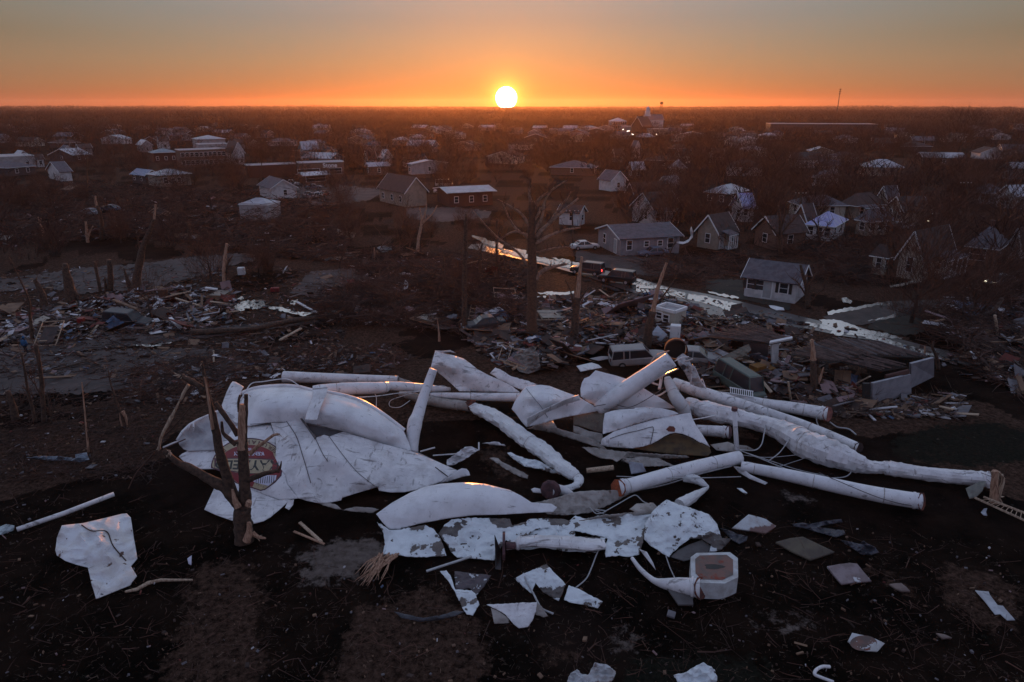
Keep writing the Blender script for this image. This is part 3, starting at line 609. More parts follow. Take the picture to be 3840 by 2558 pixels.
# fallen struts and pipes behind the tank
pipe('fallen_pipe', 'straight white pipe lying furthest back behind the tank, jagged at both ends', 'R1', [(835, 240, 35, .1), (1100, 248, 31, .1), (1400, 256, 26, .1), (1610, 262, 24, .1)], white, open_end=True, rough=.02)
pipe('fallen_pipe', 'kinked white pipe with an orange sunlit back, right of the tank strap', 'R1', [(1100, 330, 40, 2.2), (1250, 320, 42, 2.1), (1400, 316, 40, 1.9), (1510, 312, 38, 1.7), (1540, 302, 30, 1.6), (1650, 306, 32, 1.3), (1800, 318, 28, .8), (1960, 326, 14, .5)], white_smooth, rough=.04)
sheet('torn_sheet', 'R1', [(1560, 240, .5), (1620, 245, .6), (1720, 280, .7), (1850, 300, .6), (1960, 322, .4), (1880, 345, .3), (1700, 305, .3), (1590, 270, .3)], innerw, label='narrow torn sheet trailing off the far straight pipe behind the tank', cat='metal sheet', amp=.05, rag=2)
cable('thin pale cable looping over the back of the tank from the stump to the strap', 'R1', [(575, 345, 3.9), (620, 285, 4.2), (700, 272, 4.4), (820, 255, 4.6), (880, 262, 4.5), (940, 300, 4.3), (980, 322, 4.2)], .035, white)
cable('long straight pale cable running from the tank towards the crossed pipes', 'R1', [(1220, 385, 3.2), (1450, 372, 2.4), (1600, 352, 1.8), (1760, 335, 1.4)], .03, white)
cable('curved pale cable hanging in front of the fin', 'R1', [(1760, 335, 1.5), (1640, 370, 1.2), (1560, 400, .8), (1555, 440, .5), (1620, 445, .4), (1690, 400, .6)], .025, white)
cable('short pale cable drooping behind the tank edge', 'R1', [(1430, 325, 1.9), (1460, 370, 1.3), (1462, 430, .8), (1460, 470, .5)], .03, white)
cable('thin pale wire in a tangle by the top of the fin', 'R1', [(1450, 328, 1.8), (1620, 320, 1.5), (1780, 325, 1.5), (1900, 300, 1.2), (1960, 320, .8)], .022, white)
sheet('torn_sheet', 'R1', [(1940, 800, .3), (2000, 760, .7), (2060, 715, 1.0), (2110, 712, 1.0), (2155, 735, .8), (2120, 760, .5), (2060, 800, .2), (1990, 835, .1), (1940, 840, .1)], white, label='twisted white strip of plate just right of the tank tip', cat='metal sheet', amp=.15, rag=2, freq=.03)
b = MB(); b.tube([P('R1', 2155, 685, .5), P('R1', 2155, 735, .4)], .05, 6); b.tube([P('R1', 1760, 745, .9), P('R1', 1858, 718, 1.2)], .05, 6); b.tube([P('R1', 1845, 772, .4), P('R1', 1990, 762, .6), P('R1', 2150, 735, .7)], .04, 6); under(b.build('bent_rods', white), tank)
# ================================================================ centre of the wreck
RB = REG['R2']
o, sj = sheet('riser_shell', 'R2', [(568, 178, 2.9), (580, 130, 3.3), (600, 62, 3.8), (628, 70, 3.8), (655, 82, 3.7), (720, 95, 3.4), (790, 118, 3.1), (835, 150, 2.8), (885, 190, 2.5), (960, 230, 2.1), (1050, 268, 1.7), (1120, 305, 1.3), (1175, 348, .9), (980, 345, .9), (860, 340, .9), (762, 338, 1.1),
    (705, 285, 1.5), (650, 235, 1.9), (610, 205, 2.2), (590, 196, 2.5)], white, inside=[(700, 180, 2.9), (850, 240, 2.1), (960, 290, 1.5)], label='big crumpled white tube shell standing up behind the fin, torn open at the left', cat='tank shell', amp=.07, freq=.01)
tsheet('torn_mouth', 'R2', [(570, 178, 2.9), (575, 120, 3.3), (598, 64, 3.75), (650, 84, 3.65), (640, 140, 3.2), (600, 150, 3.05)], mk('brown_mouth', (.16, .07, .025), (.08, .035, .02), 3, .8, .4), root=o, amp=.05, freq=.03)
tsheet('top_lip', 'R2', [(596, 62, 4.0), (640, 66, 4.0), (700, 60, 3.9), (740, 80, 3.6), (700, 72, 3.7), (640, 78, 3.8)], white, root=o, amp=.03)
sheet('torn_sheet', 'R2', [(968, 218, 1.7), (985, 198, 1.9), (1005, 178, 2.1), (1050, 198, 2.0), (1110, 236, 1.8), (1200, 262, 1.6), (1290, 290, 1.4), (1240, 312, 1.2), (1180, 328, 1.0), (1110, 300, 1.2), (1040, 262, 1.5)], white, label='white trough-shaped plate leaning beyond the tube shell, jagged at its left end', cat='metal sheet', amp=.04, rag=1.5)
pipe('fallen_pipe', 'slim white pipe lying level from the fin to the first big folded plate', 'R2', [(568, 362, 15, .6), (700, 368, 22, .6), (900, 375, 27, .6), (1180, 380, 30, .6)], white, rough=.02)
pipe('fallen_pipe', 'dented white pipe passing behind the fin and ending at a rusty tear', 'R2', [(365, 352, 20, .1), (440, 372, 26, .1), (560, 400, 32, .1), (700, 425, 34, .1), (838, 440, 36, .1)], innerw, rough=.08)
root, c_, r_ = pipe('crumpled_pipe', 'thick white tower leg running down the middle, crumpling to a flattened hooked end', 'R2', [(838, 430, 30, .1), (900, 465, 52, .1), (1000, 510, 58, .05), (1120, 590, 62, .05), (1220, 670, 66, .05), (1320, 735, 66, .05), (1420, 820, 62, .05), (1500, 880, 55, .05), (1560, 920, 38, .05), (1560, 965, 28, .05), (1500, 990, 22, .05), (1440, 985, 10, .05)], peel and mk('scraped_white', (.70, .71, .72), (.60, .61, .62), 1.2, .42, .15, spots=[((.10, .08, .075), 6, .66, .015)], bscale=7), rough=.2, flat=.72)
rt = MB(); rt.tube([P('R2', 815, 430, .7), P('R2', 840, 410, .9), P('R2', 830, 460, .5)], [.25, .35, .2], 9, rough=.5); under(rt.build('rusty_tear', rust), root)
for i, (a, q) in enumerate((((800, 425, .8), (850, 395, 1.2)), ((850, 395, 1.1), (885, 400, 1.0)))):
    pass
sheet('torn_sheet', 'R2', [(1085, 755, .2), (1110, 750, .3), (1200, 790, .45), (1290, 805, .5), (1380, 850, .5), (1510, 875, .5), (1500, 900, .3), (1400, 892, .2), (1300, 862, .2), (1200, 845, .15), (1130, 800, .1)], peel, label='ragged white strip lying along the near side of the crumpled leg', cat='metal sheet', amp=.12, freq=.03, rag=2)
sheet('torn_sheet', 'R2', [(965, 790, .1), (1010, 788, .2), (1060, 820, .3), (1150, 865, .25), (1228, 905, .15), (1222, 930, .05), (1160, 910, .1), (1080, 868, .1), (1010, 822, .05)], innerw, label='thin dirty strip of plate on the bare soil left of the crumpled leg', cat='metal sheet', amp=.06, freq=.03, rag=2)
sheet('torn_sheet', 'R2', [(915, 690, .1), (980, 680, .3), (1030, 682, .3), (1075, 708, .15), (1000, 700, .1)], white, label='small white scrap on the soil above the dirty strip', cat='metal sheet', amp=.05, rag=2)
# folded plates
o, sf1 = sheet('folded_plate', 'R2', [(1115, 458, 1.6), (1135, 410, 2.0), (1162, 368, 2.3), (1185, 335, 2.6), (1210, 306, 2.9), (1260, 298, 3.0), (1310, 295, 3.05), (1370, 302, 3.0), (1410, 318, 2.85), (1490, 348, 2.5), (1572, 378, 2.2), (1640, 418, 1.8), (1722, 466, 1.2), (1600, 490, 1.1), (1480, 512, 1.0), (1400, 530, .95), (1348, 548, .9), (1280, 565, .75), (1215, 580, .6), (1180, 540, .95), (1145, 490, 1.35)], white_smooth,
    inside=[(1260, 380, 2.75), (1400, 390, 2.6), (1240, 480, 1.8), (1380, 460, 1.7), (1500, 430, 1.9)], label='first big folded white plate in the middle, arched over the level pipe', cat='metal sheet', amp=.06, freq=.008, smooth=False)
tline(sf1, 'R2', [(1215, 320), (1270, 390), (1320, 450), (1358, 515)], .016, root=o)
tsheet('fold', 'R2', [(1218, 520, 1.9), (1345, 455, 2.35), (1460, 400, 2.7), (1568, 360, 2.9), (1580, 395, 2.5), (1480, 425, 2.2), (1350, 480, 1.9), (1260, 545, 1.3), (1222, 578, .9)], white, root=o, amp=.02, step=6)
sheet('folded_plate', 'R2', [(1582, 372, 2.4), (1580, 320, 2.8), (1590, 280, 3.1), (1605, 252, 3.3), (1640, 238, 3.4), (1682, 196, 3.8), (1740, 212, 3.6), (1820, 232, 3.3), (1895, 256, 3.0), (1990, 306, 2.5), (2060, 350, 2.0), (2140, 395, 1.6), (2225, 452, 1.0), (2100, 458, 1.0), (1900, 460, 1.0), (1745, 462, 1.0), (1700, 440, 1.3), (1630, 410, 1.8)], white_smooth,
    inside=[(1700, 320, 2.8), (1850, 360, 2.2), (1980, 400, 1.6)], label='pale folded plate standing behind the sloping pipe, with a rounded left edge', cat='metal sheet', amp=.03)
o, s_ = sheet('torn_sheet', 'R2', [(1215, 590, .5), (1310, 560, .6), (1395, 538, .7), (1420, 585, .6), (1500, 610, .55), (1615, 640, .45), (1700, 680, .3), (1775, 745, .15), (1690, 712, .1), (1560, 672, .1), (1400, 620, .1), (1290, 600, .1)], innerw, label='dull torn plate under the first big folded plate', cat='metal sheet', amp=.05, rag=1.5)
sheet('torn_sheet', 'R7', [(0, 955, 1.0), (180, 930, 1.05), (370, 900, 1.1), (365, 1000, .8), (345, 1172, .35), (250, 1150, .3), (140, 1110, .4), (60, 1085, .4), (0, 1080, .4)], inner, label='brown inside face of a plate between the two big folded plates', cat='metal sheet', amp=.05)
sheet('torn_sheet', 'R7', [(0, 1085, .35), (60, 1100, .4), (180, 1150, .4), (340, 1180, .4), (360, 1300, .1), (250, 1270, .1), (80, 1200, .1), (0, 1160, .1)], innerw, label='dirty plate edge lying below the brown inside face', cat='metal sheet', amp=.06)
root = empty('crushed_plate', P('R7', 900, 1300), 'crushed white plate in the middle with a rust hole and a dark hollow beneath', 'metal sheet')
tsheet('upper_bulge', 'R7', [(345, 1185, 1.0), (350, 1060, 1.5), (370, 940, 2.0), (450, 915, 2.15), (560, 893, 2.3), (700, 880, 2.4), (880, 868, 2.5), (1050, 885, 2.4), (1180, 916, 2.25), (1240, 945, 2.1), (1100, 985, 1.9), (950, 1012, 1.7), (700, 1080, 1.4), (480, 1150, 1.15)], white_smooth, root=root, inside=[(600, 960, 2.15), (850, 930, 2.35), (500, 1050, 1.75)], amp=.02)
o, sfu = tsheet('lower_band', 'R7', [(338, 1240, .9), (480, 1155, 1.2), (700, 1085, 1.45), (950, 1015, 1.75), (1180, 965, 2.0), (1380, 935, 2.2), (1400, 1000, 1.9), (1440, 1080, 1.6), (1520, 1195, 1.15), (1560, 1265, .9), (1608, 1340, .6), (1540, 1300, .85), (1480, 1280, .9), (1410, 1235, 1.05), (1350, 1208, 1.15), (1280, 1182, 1.2), (1200, 1170, 1.25), (1140, 1180, 1.15), (1080, 1208, 1.0),
    (1000, 1258, .8), (920, 1300, .6), (820, 1332, .45), (700, 1352, .35), (590, 1348, .35), (470, 1340, .35), (390, 1330, .4), (318, 1312, .5)], white, root=root, inside=[(700, 1200, 1.1), (1000, 1100, 1.5), (1200, 1060, 1.7), (1300, 1120, 1.45), (500, 1280, .7)], amp=.04, freq=.008)
tline(sfu, 'R7', [(430, 1240), (600, 1180), (780, 1140), (900, 1105), (940, 1110), (930, 1200), (905, 1300)], .022, root=root)
decal('rust_hole', 'R7', [(1090, 1130), (1130, 1090), (1180, 1095), (1200, 1120), (1190, 1160), (1120, 1155)], .05, rust, parent=root, surf=sfu)
tsheet('hollow_underside', 'R7', [(700, 1356, .2), (920, 1306, .4), (1080, 1216, .6), (1200, 1178, .75), (1350, 1216, .7), (1480, 1288, .5), (1600, 1340, .3), (1622, 1400, .15), (1580, 1445, .08), (1450, 1440, .08), (1300, 1430, .08), (1000, 1400, .08)], mk('umber_inside_shade', (.10, .065, .03), (.05, .032, .02), 1.5, .9), root=root, amp=.03)  # brown inside sheet, with the shadow under the plate put into its colour
tsheet('bottom_lip', 'R7', [(100, 1340, .3), (240, 1342, .35), (430, 1372, .35), (700, 1400, .4), (1000, 1420, .45), (1330, 1440, .35), (1365, 1460, .2), (1240, 1470, .15), (1060, 1465, .1), (900, 1480, .06), (780, 1460, .08), (620, 1462, .06), (510, 1512, .04), (440, 1480, .05), (320, 1468, .05), (230, 1430, .1), (160, 1380, .2)], innerw, root=root, rag=2, amp=.08, freq=.02)
tsheet('bottom_lip', 'R7', [(560, 1500, .05), (600, 1470, .3), (800, 1450, .3), (1000, 1470, .3), (1100, 1520, .15), (1200, 1560, .05), (800, 1568, .05)], innerw, root=root, rag=2, amp=.08, freq=.02)
# sloping pipe with painted letters, open ring, mangled leg
root, c_, r_ = pipe('fallen_pipe', 'white pipe propped steeply towards the open ring, marked with black letters', 'R2', [(1700, 450, 52, .6), (1800, 385, 56, 1.4), (1950, 285, 54, 2.5), (2080, 200, 52, 3.5), (2195, 122, 52, 4.4)], white_smooth, rough=.01, open_end=True)
pa, pb = c_[-1], c_[-5]; ax = (pa-pb).normalized()
for ch, t in (('O', 2.1), ('U', 1.5), ('I', .9)):
    v, f = text_mesh(ch); b = MB(); cen = c_[-1] - ax*t; rr = r_[-1]*1.025; side = Vector((0, -1, 0)); dn = ax.cross(side).normalized(); out_ = dn.cross(ax).normalized()
    if out_.y > 0: out_ = -out_
    if dn.z > 0: dn = -dn
    for x, y in v:
        th = (y/.72-.2)*.9; b.v.append(tuple(cen + ax*((x-.3)*.9) + (out_*math.cos(.9-th)+dn*math.sin(.9-th))*rr))
    b.f = f; b.mi = [0]*len(f); under(b.build('lettering', dk), root)
ringp = P('R7', 1215, 210, 4.6); root = empty('pipe_ring', ringp, 'dark open end of a rusty pipe gaping at the top of the wreck', 'pipe')
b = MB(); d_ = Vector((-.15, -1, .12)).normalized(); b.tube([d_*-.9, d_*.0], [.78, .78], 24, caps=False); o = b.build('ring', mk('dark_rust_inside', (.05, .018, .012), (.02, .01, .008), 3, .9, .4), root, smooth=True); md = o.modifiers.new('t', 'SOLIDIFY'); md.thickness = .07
b = MB(); b.tube([d_*-.9, d_*-.86], [.74, .74], 20); b.build('inner_plate', black_m, root)  # black disc in place of the shade deep in the open pipe
root = empty('mangled_pipe', P('R7', 1400, 700), 'mangled white tower leg dropping from the open ring to the pipes on the right', 'pipe')
tsheet('leg_skin', 'R7', [(1215, 290, 4.2), (1290, 235, 4.6), (1330, 265, 4.4), (1370, 330, 4.0), (1400, 380, 3.7), (1440, 440, 3.3), (1470, 500, 2.9), (1500, 580, 2.4), (1560, 650, 1.9), (1480, 635, 1.9), (1380, 600, 2.1), (1330, 500, 2.8), (1290, 430, 3.3), (1240, 370, 3.8)], mk('scuffed_white', (.50, .50, .51), (.34, .34, .36), 2.2, .5, .4, spots=[((.10, .09, .09), 4, .62, .03)]), root=root, amp=.12, freq=.03, rag=1.2)
decal('dark_patch', 'R7', [(1262, 385), (1300, 365), (1328, 385), (1318, 425), (1285, 435)], .2, mk('slate', (.07, .075, .085), (.05, .055, .06), 2, .6), parent=root, surf=Surf([(*S('R7', 1262, 385), 3.7), (*S('R7', 1328, 385), 3.7), (*S('R7', 1290, 440), 3.2)]))
for pts in ([(1400, 370, 3.8), (1440, 430, 3.4), (1470, 500, 2.9), (1500, 560, 2.5), (1560, 650, 1.9)], [(1380, 600, 2.1), (1390, 480, 3.0), (1400, 380, 3.7)], [(1500, 560, 2.4), (1520, 545, 2.5), (1545, 620, 2.0), (1560, 655, 1.8)]):
    b = MB(); b.tube([at(*S('R7', x, y), z+.15) for x, y, z in catmull(pts, 5)], .05, 6); under(b.build('bent_rod', white, smooth=True), root)
cable('stiff pale wire sticking out right from below the open ring', 'R7', [(1190, 330, 4.4), (1250, 295, 4.6), (1310, 280, 4.7), (1358, 276, 4.7)], .04, white)
cable('thin pale wire arching left from the open ring to the sloping pipe', 'R7', [(1130, 205, 4.9), (1060, 225, 4.7), (980, 260, 4.4), (930, 310, 4.1), (890, 385, 3.7)], .03, cable_m)
cable('second pale wire arching left of the open ring, shorter', 'R7', [(1120, 215, 4.8), (1000, 240, 4.6), (950, 290, 4.2), (955, 340, 3.9)], .022, cable_m)
rod_m = mk('glossy_rod', (.55, .5, .47), (.5, .45, .42), 2, .22)
cable('straight thin rod glowing orange in the sun below the sloping pipe', 'R7', [(970, 548, 2.5), (1100, 475, 3.0), (1235, 415, 3.5)], .06, rod_m, 'rod', 'rod')
cable('short rod tip glowing orange right of the open ring', 'R7', [(1310, 330, 4.2), (1360, 318, 4.3), (1405, 300, 4.4)], .06, rod_m, 'rod', 'rod')
pipe('fallen_pipe', 'short glossy pipe with a bright sunlit crease, bent down to the crushed plate', 'R7', [(1105, 515, 35, 2.6), (1120, 570, 55, 2.2), (1155, 650, 66, 1.8), (1190, 730, 72, 1.5), (1235, 800, 78, 1.3), (1285, 870, 78, .8), (1320, 960, 72, .2)], mk('glossy_white', (.6, .6, .61), (.55, .54, .55), 1.4, .24, .1, bscale=4), rough=.05)
for i, (lab, pts) in enumerate((('pale strut slanting left under the sloping pipe', [(1040, 460, 2.9), (1030, 560, 2.2), (1010, 660, 1.7)]), ('thin pale strut crossing in front of the short glossy pipe', [(850, 545, 2.4), (930, 585, 2.1), (1010, 612, 1.9)]),
        ('pale brace running from the short glossy pipe down left', [(1090, 680, 2.0), (1030, 720, 1.6), (975, 740, 1.4)]))):
    cable(lab, 'R7', pts, (.12, .08, .07)[i], white, 'strut', 'strut')
cable('dark sagging wire drawn across the pale folded plate', 'R7', [(240, 860, 1.6), (450, 830, 1.8), (650, 870, 1.5), (820, 800, 1.9), (980, 700, 2.3), (1060, 640, 2.6)], .025, seam_m)
cable('straight dark wire running along the top of the crushed plate', 'R7', [(360, 890, 1.9), (560, 890, 2.4), (720, 880, 2.6)], .03, seam_m)
cable('pale cable stretched from the crushed plate to the thick leg', 'R7', [(1400, 1015, 1.6), (1530, 995, 1.5), (1670, 965, 1.3)], .035, white)
# ================================================================ the pipes on the right
pipe('fallen_pipe', 'far right white pipe with a pinkish rusty octagonal end plate and a hanging wire', 'R3', [(700, 330, 18, .2), (800, 345, 22, .2), (950, 378, 28, .15), (1100, 400, 32, .1), (1295, 434, 37, .1)], white, cap=mk('pink_rust', (.28, .10, .085), (.15, .06, .05), 3, .9, .5))
pipe('fallen_pipe', 'long white pipe running behind the thick leg, its open end to the right', 'R3', [(470, 262, 24, .9), (560, 300, 32, .7), (700, 345, 34, .5), (850, 392, 33, .35), (1000, 440, 30, .2), (1150, 490, 29, .1), (1300, 548, 28, .1), (1462, 615, 26, .1)], white, rough=.02, cap=mk('dark_pipe_end', (.05, .025, .022), (.03, .02, .02), 3, .9), collar=False)
pipe('tower_support', 'thickest white leg, wrinkled and pinched where it narrows before the far right pipe end', 'R3', [(545, 380, 36, .5), (640, 415, 50, .4), (760, 440, 50, .3), (880, 470, 44, .25), (1000, 505, 50, .2), (1100, 550, 66, .1), (1180, 595, 76, .05), (1280, 635, 78, .05), (1380, 670, 66, .05), (1460, 700, 52, .05), (1530, 720, 36, .05), (1600, 722, 34, .05), (1640, 728, 40, .05), (1750, 745, 38, .05), (1900, 765, 38, .05), (2050, 778, 40, .05), (2160, 788, 42, .05)],
     white, rough=.13, seed=4, cap=white, collar=True)
pipe('fallen_pipe', 'near white pipe ending left in a bright orange-rusted octagonal plate', 'R3', [(172, 832, 42, .35), (250, 815, 39, .3), (400, 772, 38, .25), (550, 730, 37, .2), (700, 695, 36, .2), (822, 668, 37, .2)], white_smooth, cap_start=rust_orange, rough=.01)
pipe('fallen_pipe', 'long near white pipe pointing lower right, with a flange before its rusty edge', 'R3', [(832, 716, 28, .1), (950, 738, 30, .1), (1100, 768, 34, .1), (1300, 812, 38, .1), (1500, 855, 40, .1), (1650, 882, 42, .1), (1800, 905, 43, .1)], white_smooth, cap=rust, rough=.01)
pipe('fallen_pipe', 'stub of white pipe with a brown rusty plate under the thick leg', 'R3', [(590, 520, 28, .1), (680, 526, 30, .1), (762, 532, 32, .1)], white, cap=rust_dull)
b = MB(); pb_ = P('R3', 808, 622, 1.1); pt_ = aty(*S('R3', 795, 415), pb_.y); b.tube([pb_, (pb_+pt_)/2, pt_], [.16, .15, .15], 12); o = b.build('post', white_smooth, loc=(pb_.x, pb_.y, 0), smooth=True); tag(o, 'thin white post standing upright on the joint of the two near pipes', 'post')
b = MB(); b.tube([pt_, pt_+Vector((0, 0, .2))], [.19, .19], 12); o2 = b.build('post_cap', rust_dull); under(o2, o)
pipe('crushed_pipe', 'small white pipe folded flat into an elbow below the orange-plated pipe', 'R3', [(520, 782, 18, .05), (580, 785, 26, .05), (630, 812, 16, .05), (652, 828, 7, .05), (620, 850, 16, .05), (560, 888, 28, .05), (500, 925, 34, .05)], mk('scraped_white', (1, 1, 1)), rough=.12)
for lab, reg, pts, r_ in (
    ('long pale cable running forward right of the post to the lower ground', 'R3', [(825, 630, .9), (950, 680, .5), (1100, 740, .3), (1240, 775, .2), (1380, 775, .2), (1425, 740, .3), (1410, 690, .5), (1330, 600, .9), (1300, 570, 1.3)], .035),
    ('pale cable looping up from the thick leg like a hook', 'R3', [(800, 625, .6), (900, 630, .3), (940, 600, .5), (955, 540, .9), (970, 460, 1.2), (975, 405, 1.6), (960, 395, 1.7), (940, 402, 1.6)], .04),
    ('pale wire hanging from the pinkish end plate to the ground', 'R3', [(1262, 420, 1.3), (1240, 445, 1.0), (1240, 480, .5), (1258, 515, .1)], .04),
    ('pale wire lying on the ground below the pinkish end plate', 'R3', [(1310, 478, .1), (1350, 505, .1), (1410, 515, .1), (1450, 545, .1)], .05),
    ('straight pale cable crossing in front of the orange-plated pipe', 'R3', [(160, 770, .8), (400, 778, .8), (620, 778, .6), (830, 772, .4)], .028),
    ('pale cable sagging under the orange-plated pipe', 'R3', [(250, 850, .3), (420, 815, .25), (600, 760, .3), (780, 715, .5)], .04),
    ('thin pale wire crossing the gap right of the post', 'R3', [(850, 640, .7), (1000, 690, .4), (1140, 735, .2), (1300, 770, .1)], .025),
    ('short pale wire rising against the thick leg', 'R3', [(975, 690, .3), (1040, 640, .7), (1090, 570, 1.2)], .035),
    ('dark wire laid along the long near pipe', 'R3', [(1250, 750, .8), (1400, 815, 1.1), (1560, 880, .8), (1700, 920, .5), (1790, 930, .4)], .022),
    ('bunched pale wires fanning right of the post foot, upper one', 'R3', [(840, 655, .6), (960, 668, .5), (1080, 660, .5), (1210, 645, .5)], .02),
    ('bunched pale wires fanning right of the post foot, lower one', 'R3', [(860, 690, .4), (1000, 720, .3), (1120, 690, .3), (1220, 655, .5)], .02)):
    cable(lab, reg, pts, r_, seam_m if lab.startswith('dark') else cable_m)
sheet('torn_sheet', 'R3', [(790, 715, .3), (830, 720, .4), (880, 760, .3), (975, 805, .1), (960, 815, .05), (880, 785, .05), (820, 750, .05)], white, label='bent white bracket strip hanging under the joint of the near pipes', cat='metal sheet', amp=.05)
sheet('torn_sheet', 'R3', [(665, 600, .2), (760, 585, .5), (800, 600, .5), (860, 605, .4), (900, 625, .1), (800, 640, .1), (700, 630, .1)], innerw, label='dull plate lying under the post beside the brown-plated stub', cat='metal sheet', amp=.06)
sheet('torn_sheet', 'R3', [(2040, 835, .4), (2110, 800, .9), (2150, 795, 1.0), (2130, 850, .5), (2095, 885, .1), (2060, 890, .05)], mk('grey_tin', (.20, .20, .17), (.13, .13, .12), 2, .6, .3), label='torn grey sheet under the far right pipe end by the splintered stump', cat='metal sheet', amp=.08)
sheet('cardboard', 'R3', [(225, 690, .3), (300, 700, .8), (320, 745, .4), (240, 758, .1)], mk('grey_panel', (.26, .27, .32), (.2, .2, .24), 2, .6), label='bluish-grey curved panel behind the orange-plated pipe', cat='metal sheet', amp=.03)
b = MB(); b.tube([P('R3', 0, 740, .2), P('R3', 145, 722, .4)], .16, 9, rough=.1); o = b.build('wooden_pole', wood_pale, loc=P('R3', 0, 740)); tag(o, 'short pale broken pole lying left of the orange-plated pipe', 'pole')
root = empty('oval_duct', P('R2', 1400, 1040), 'round dull purple-brown rusty plate on a stub pipe near the hooked leg end', 'pipe')
b = MB(); pc = P('R2', 1378, 1008, .55); dd = Vector((-.25, -1, .15)).normalized(); b.tube([pc-dd*.1, pc, pc+dd*.08], [.62, .62, .5], 10); o = under(b.build('end_plate', rust_dull), root)
tpipe('stub', 'R2', [(1385, 1005, 42, .1), (1440, 1005, 36, .1), (1490, 1020, 28, .1), (1530, 1035, 14, .1)], white, root=root)
sheet('torn_sheet', 'R2', [(1245, 1000, .1), (1270, 990, .25), (1325, 1000, .3), (1320, 1028, .1), (1260, 1022, .05)], white, label='small white plate left of the round purple-brown plate', cat='metal sheet', amp=.02)
# ================================================================ lower sheets
sheet('smooth_panel', 'R4', [(163, 262, .9), (250, 200, 1.2), (350, 145, 1.5), (430, 112, 1.65), (520, 95, 1.75), (640, 88, 1.8), (760, 96, 1.75), (900, 130, 1.55), (960, 160, 1.35), (1020, 198, 1.1), (1130, 205, 1.0), (1160, 225, .85), (1140, 250, .7), (1000, 256, .7), (870, 264, .7), (700, 268, .7), (560, 285, .65), (400, 315, .5), (290, 345, .4), (235, 347, .4), (200, 310, .6)], white_smooth,
      inside=[(350, 230, 1.25), (500, 180, 1.5), (650, 170, 1.6), (800, 190, 1.4), (300, 290, .85)], label='large smooth white panel arched like a leaf in the lower middle', cat='metal sheet', amp=.012)
sheet('torn_sheet', 'R4', [(1015, 200, .9), (1080, 190, 1.0), (1160, 170, 1.0), (1250, 142, 1.0), (1350, 132, .9), (1450, 130, .8), (1540, 135, .5), (1560, 152, .3), (1500, 185, .2), (1420, 225, .15), (1340, 255, .15), (1220, 268, .2), (1110, 262, .4)], innerw, label='crumpled pale plate tapering right from the smooth arched panel', cat='metal sheet', amp=.07, freq=.02, rag=1.5)
sheet('peeling_sheet', 'R4', [(168, 305, .4), (235, 350, .5), (290, 348, .5), (430, 322, .5), (480, 345, .45), (512, 385, .35), (535, 440, .25), (550, 492, .1), (450, 498, .08), (350, 497, .08), (260, 488, .06), (200, 485, .06), (212, 430, .12), (205, 370, .25)], peel, label='leftmost peeling white sheet lying flat below the smooth arched panel', cat='metal sheet', amp=.06, rag=1.8, freq=.02)
sheet('peeling_sheet', 'R4', [(505, 372, .4), (540, 320, .6), (580, 292, .65), (700, 282, .7), (800, 285, .65), (900, 288, .6), (918, 330, .5), (960, 325, .5), (1010, 290, .6), (1080, 285, .5), (1150, 300, .4), (1190, 355, .3), (1120, 340, .35), (1040, 345, .4), (990, 390, .35), (960, 452, .2), (930, 438, .25), (880, 405, .3), (850, 450, .2), (830, 480, .15), (815, 516, .08), (700, 508, .08), (610, 502, .08), (575, 470, .12), (555, 430, .2)], peel2,
      label='torn peeling sheet with two big dark bare patches, second from the left', cat='metal sheet', amp=.1, rag=1.8, freq=.02)
root, *_ = pipe('flattened_pipe', 'flattened white pipe with raised seams in the middle of the peeling sheets', 'R4', [(880, 445, 20, .1), (930, 430, 34, .1), (980, 415, 42, .1), (1100, 412, 48, .1), (1240, 420, 50, .1), (1330, 430, 48, .1), (1420, 428, 38, .1)], peel and white, rough=.1, flat=.55)
for x in (950, 1245):
    c2, r2 = pipe_pts('R4', [(x-5, 420, 47, .1), (x+5, 420, 49, .1)], 4); b = MB(); b.tube(c2, [q*1.08 for q in r2], 20, flat=.6); under(b.build('seam_ring', white, smooth=True), root)
root = empty('base_plate', P('R4', 865, 470), 'thin rusty plate standing on edge at the left end of the flattened pipe', 'end plate'); b = MB(); pp = P('R4', 866, 505, .02)
b.tube([pp+Vector((-.05, 0, .75)), pp+Vector((.08, 0, .75))], [.72, .72], 8); under(b.build('plate', rust_dull), root); b = MB(); b.tube([pp+Vector((.1, 0, .75)), pp+Vector((.6, .1, .7))], [.2, .18], 10); under(b.build('stub', rust_dull), root)
b = MB(); q = [P('R4', 815, 378, 1.3), P('R4', 850, 470, .3), P('R4', 848, 570, .03), P('R4', 820, 565, .03), P('R4', 818, 450, .4)]; b.quadbox(q, .03); o = b.build('shard', mk('dark_shard', (.05, .045, .05), (.03, .025, .025), 2, .7), loc=q[3]); tag(o, 'dark pointed shard sticking up beside the rusty plate on edge', 'metal shard')
sheet('peeling_sheet', 'R4', [(1228, 300, .4), (1262, 270, .55), (1310, 288, .5), (1360, 282, .5), (1420, 262, .6), (1480, 272, .6), (1580, 258, .7), (1700, 262, .7), (1690, 310, .5), (1645, 370, .4), (1630, 430, .3), (1615, 485, .1), (1560, 497, .08), (1500, 490, .1), (1430, 500, .08), (1425, 440, .2), (1440, 400, .3), (1400, 385, .35), (1340, 372, .35), (1240, 350, .35)], peel, label='speckled peeling sheet left of the round scrap, notched along its top', cat='metal sheet', amp=.08, rag=1.8, freq=.02)
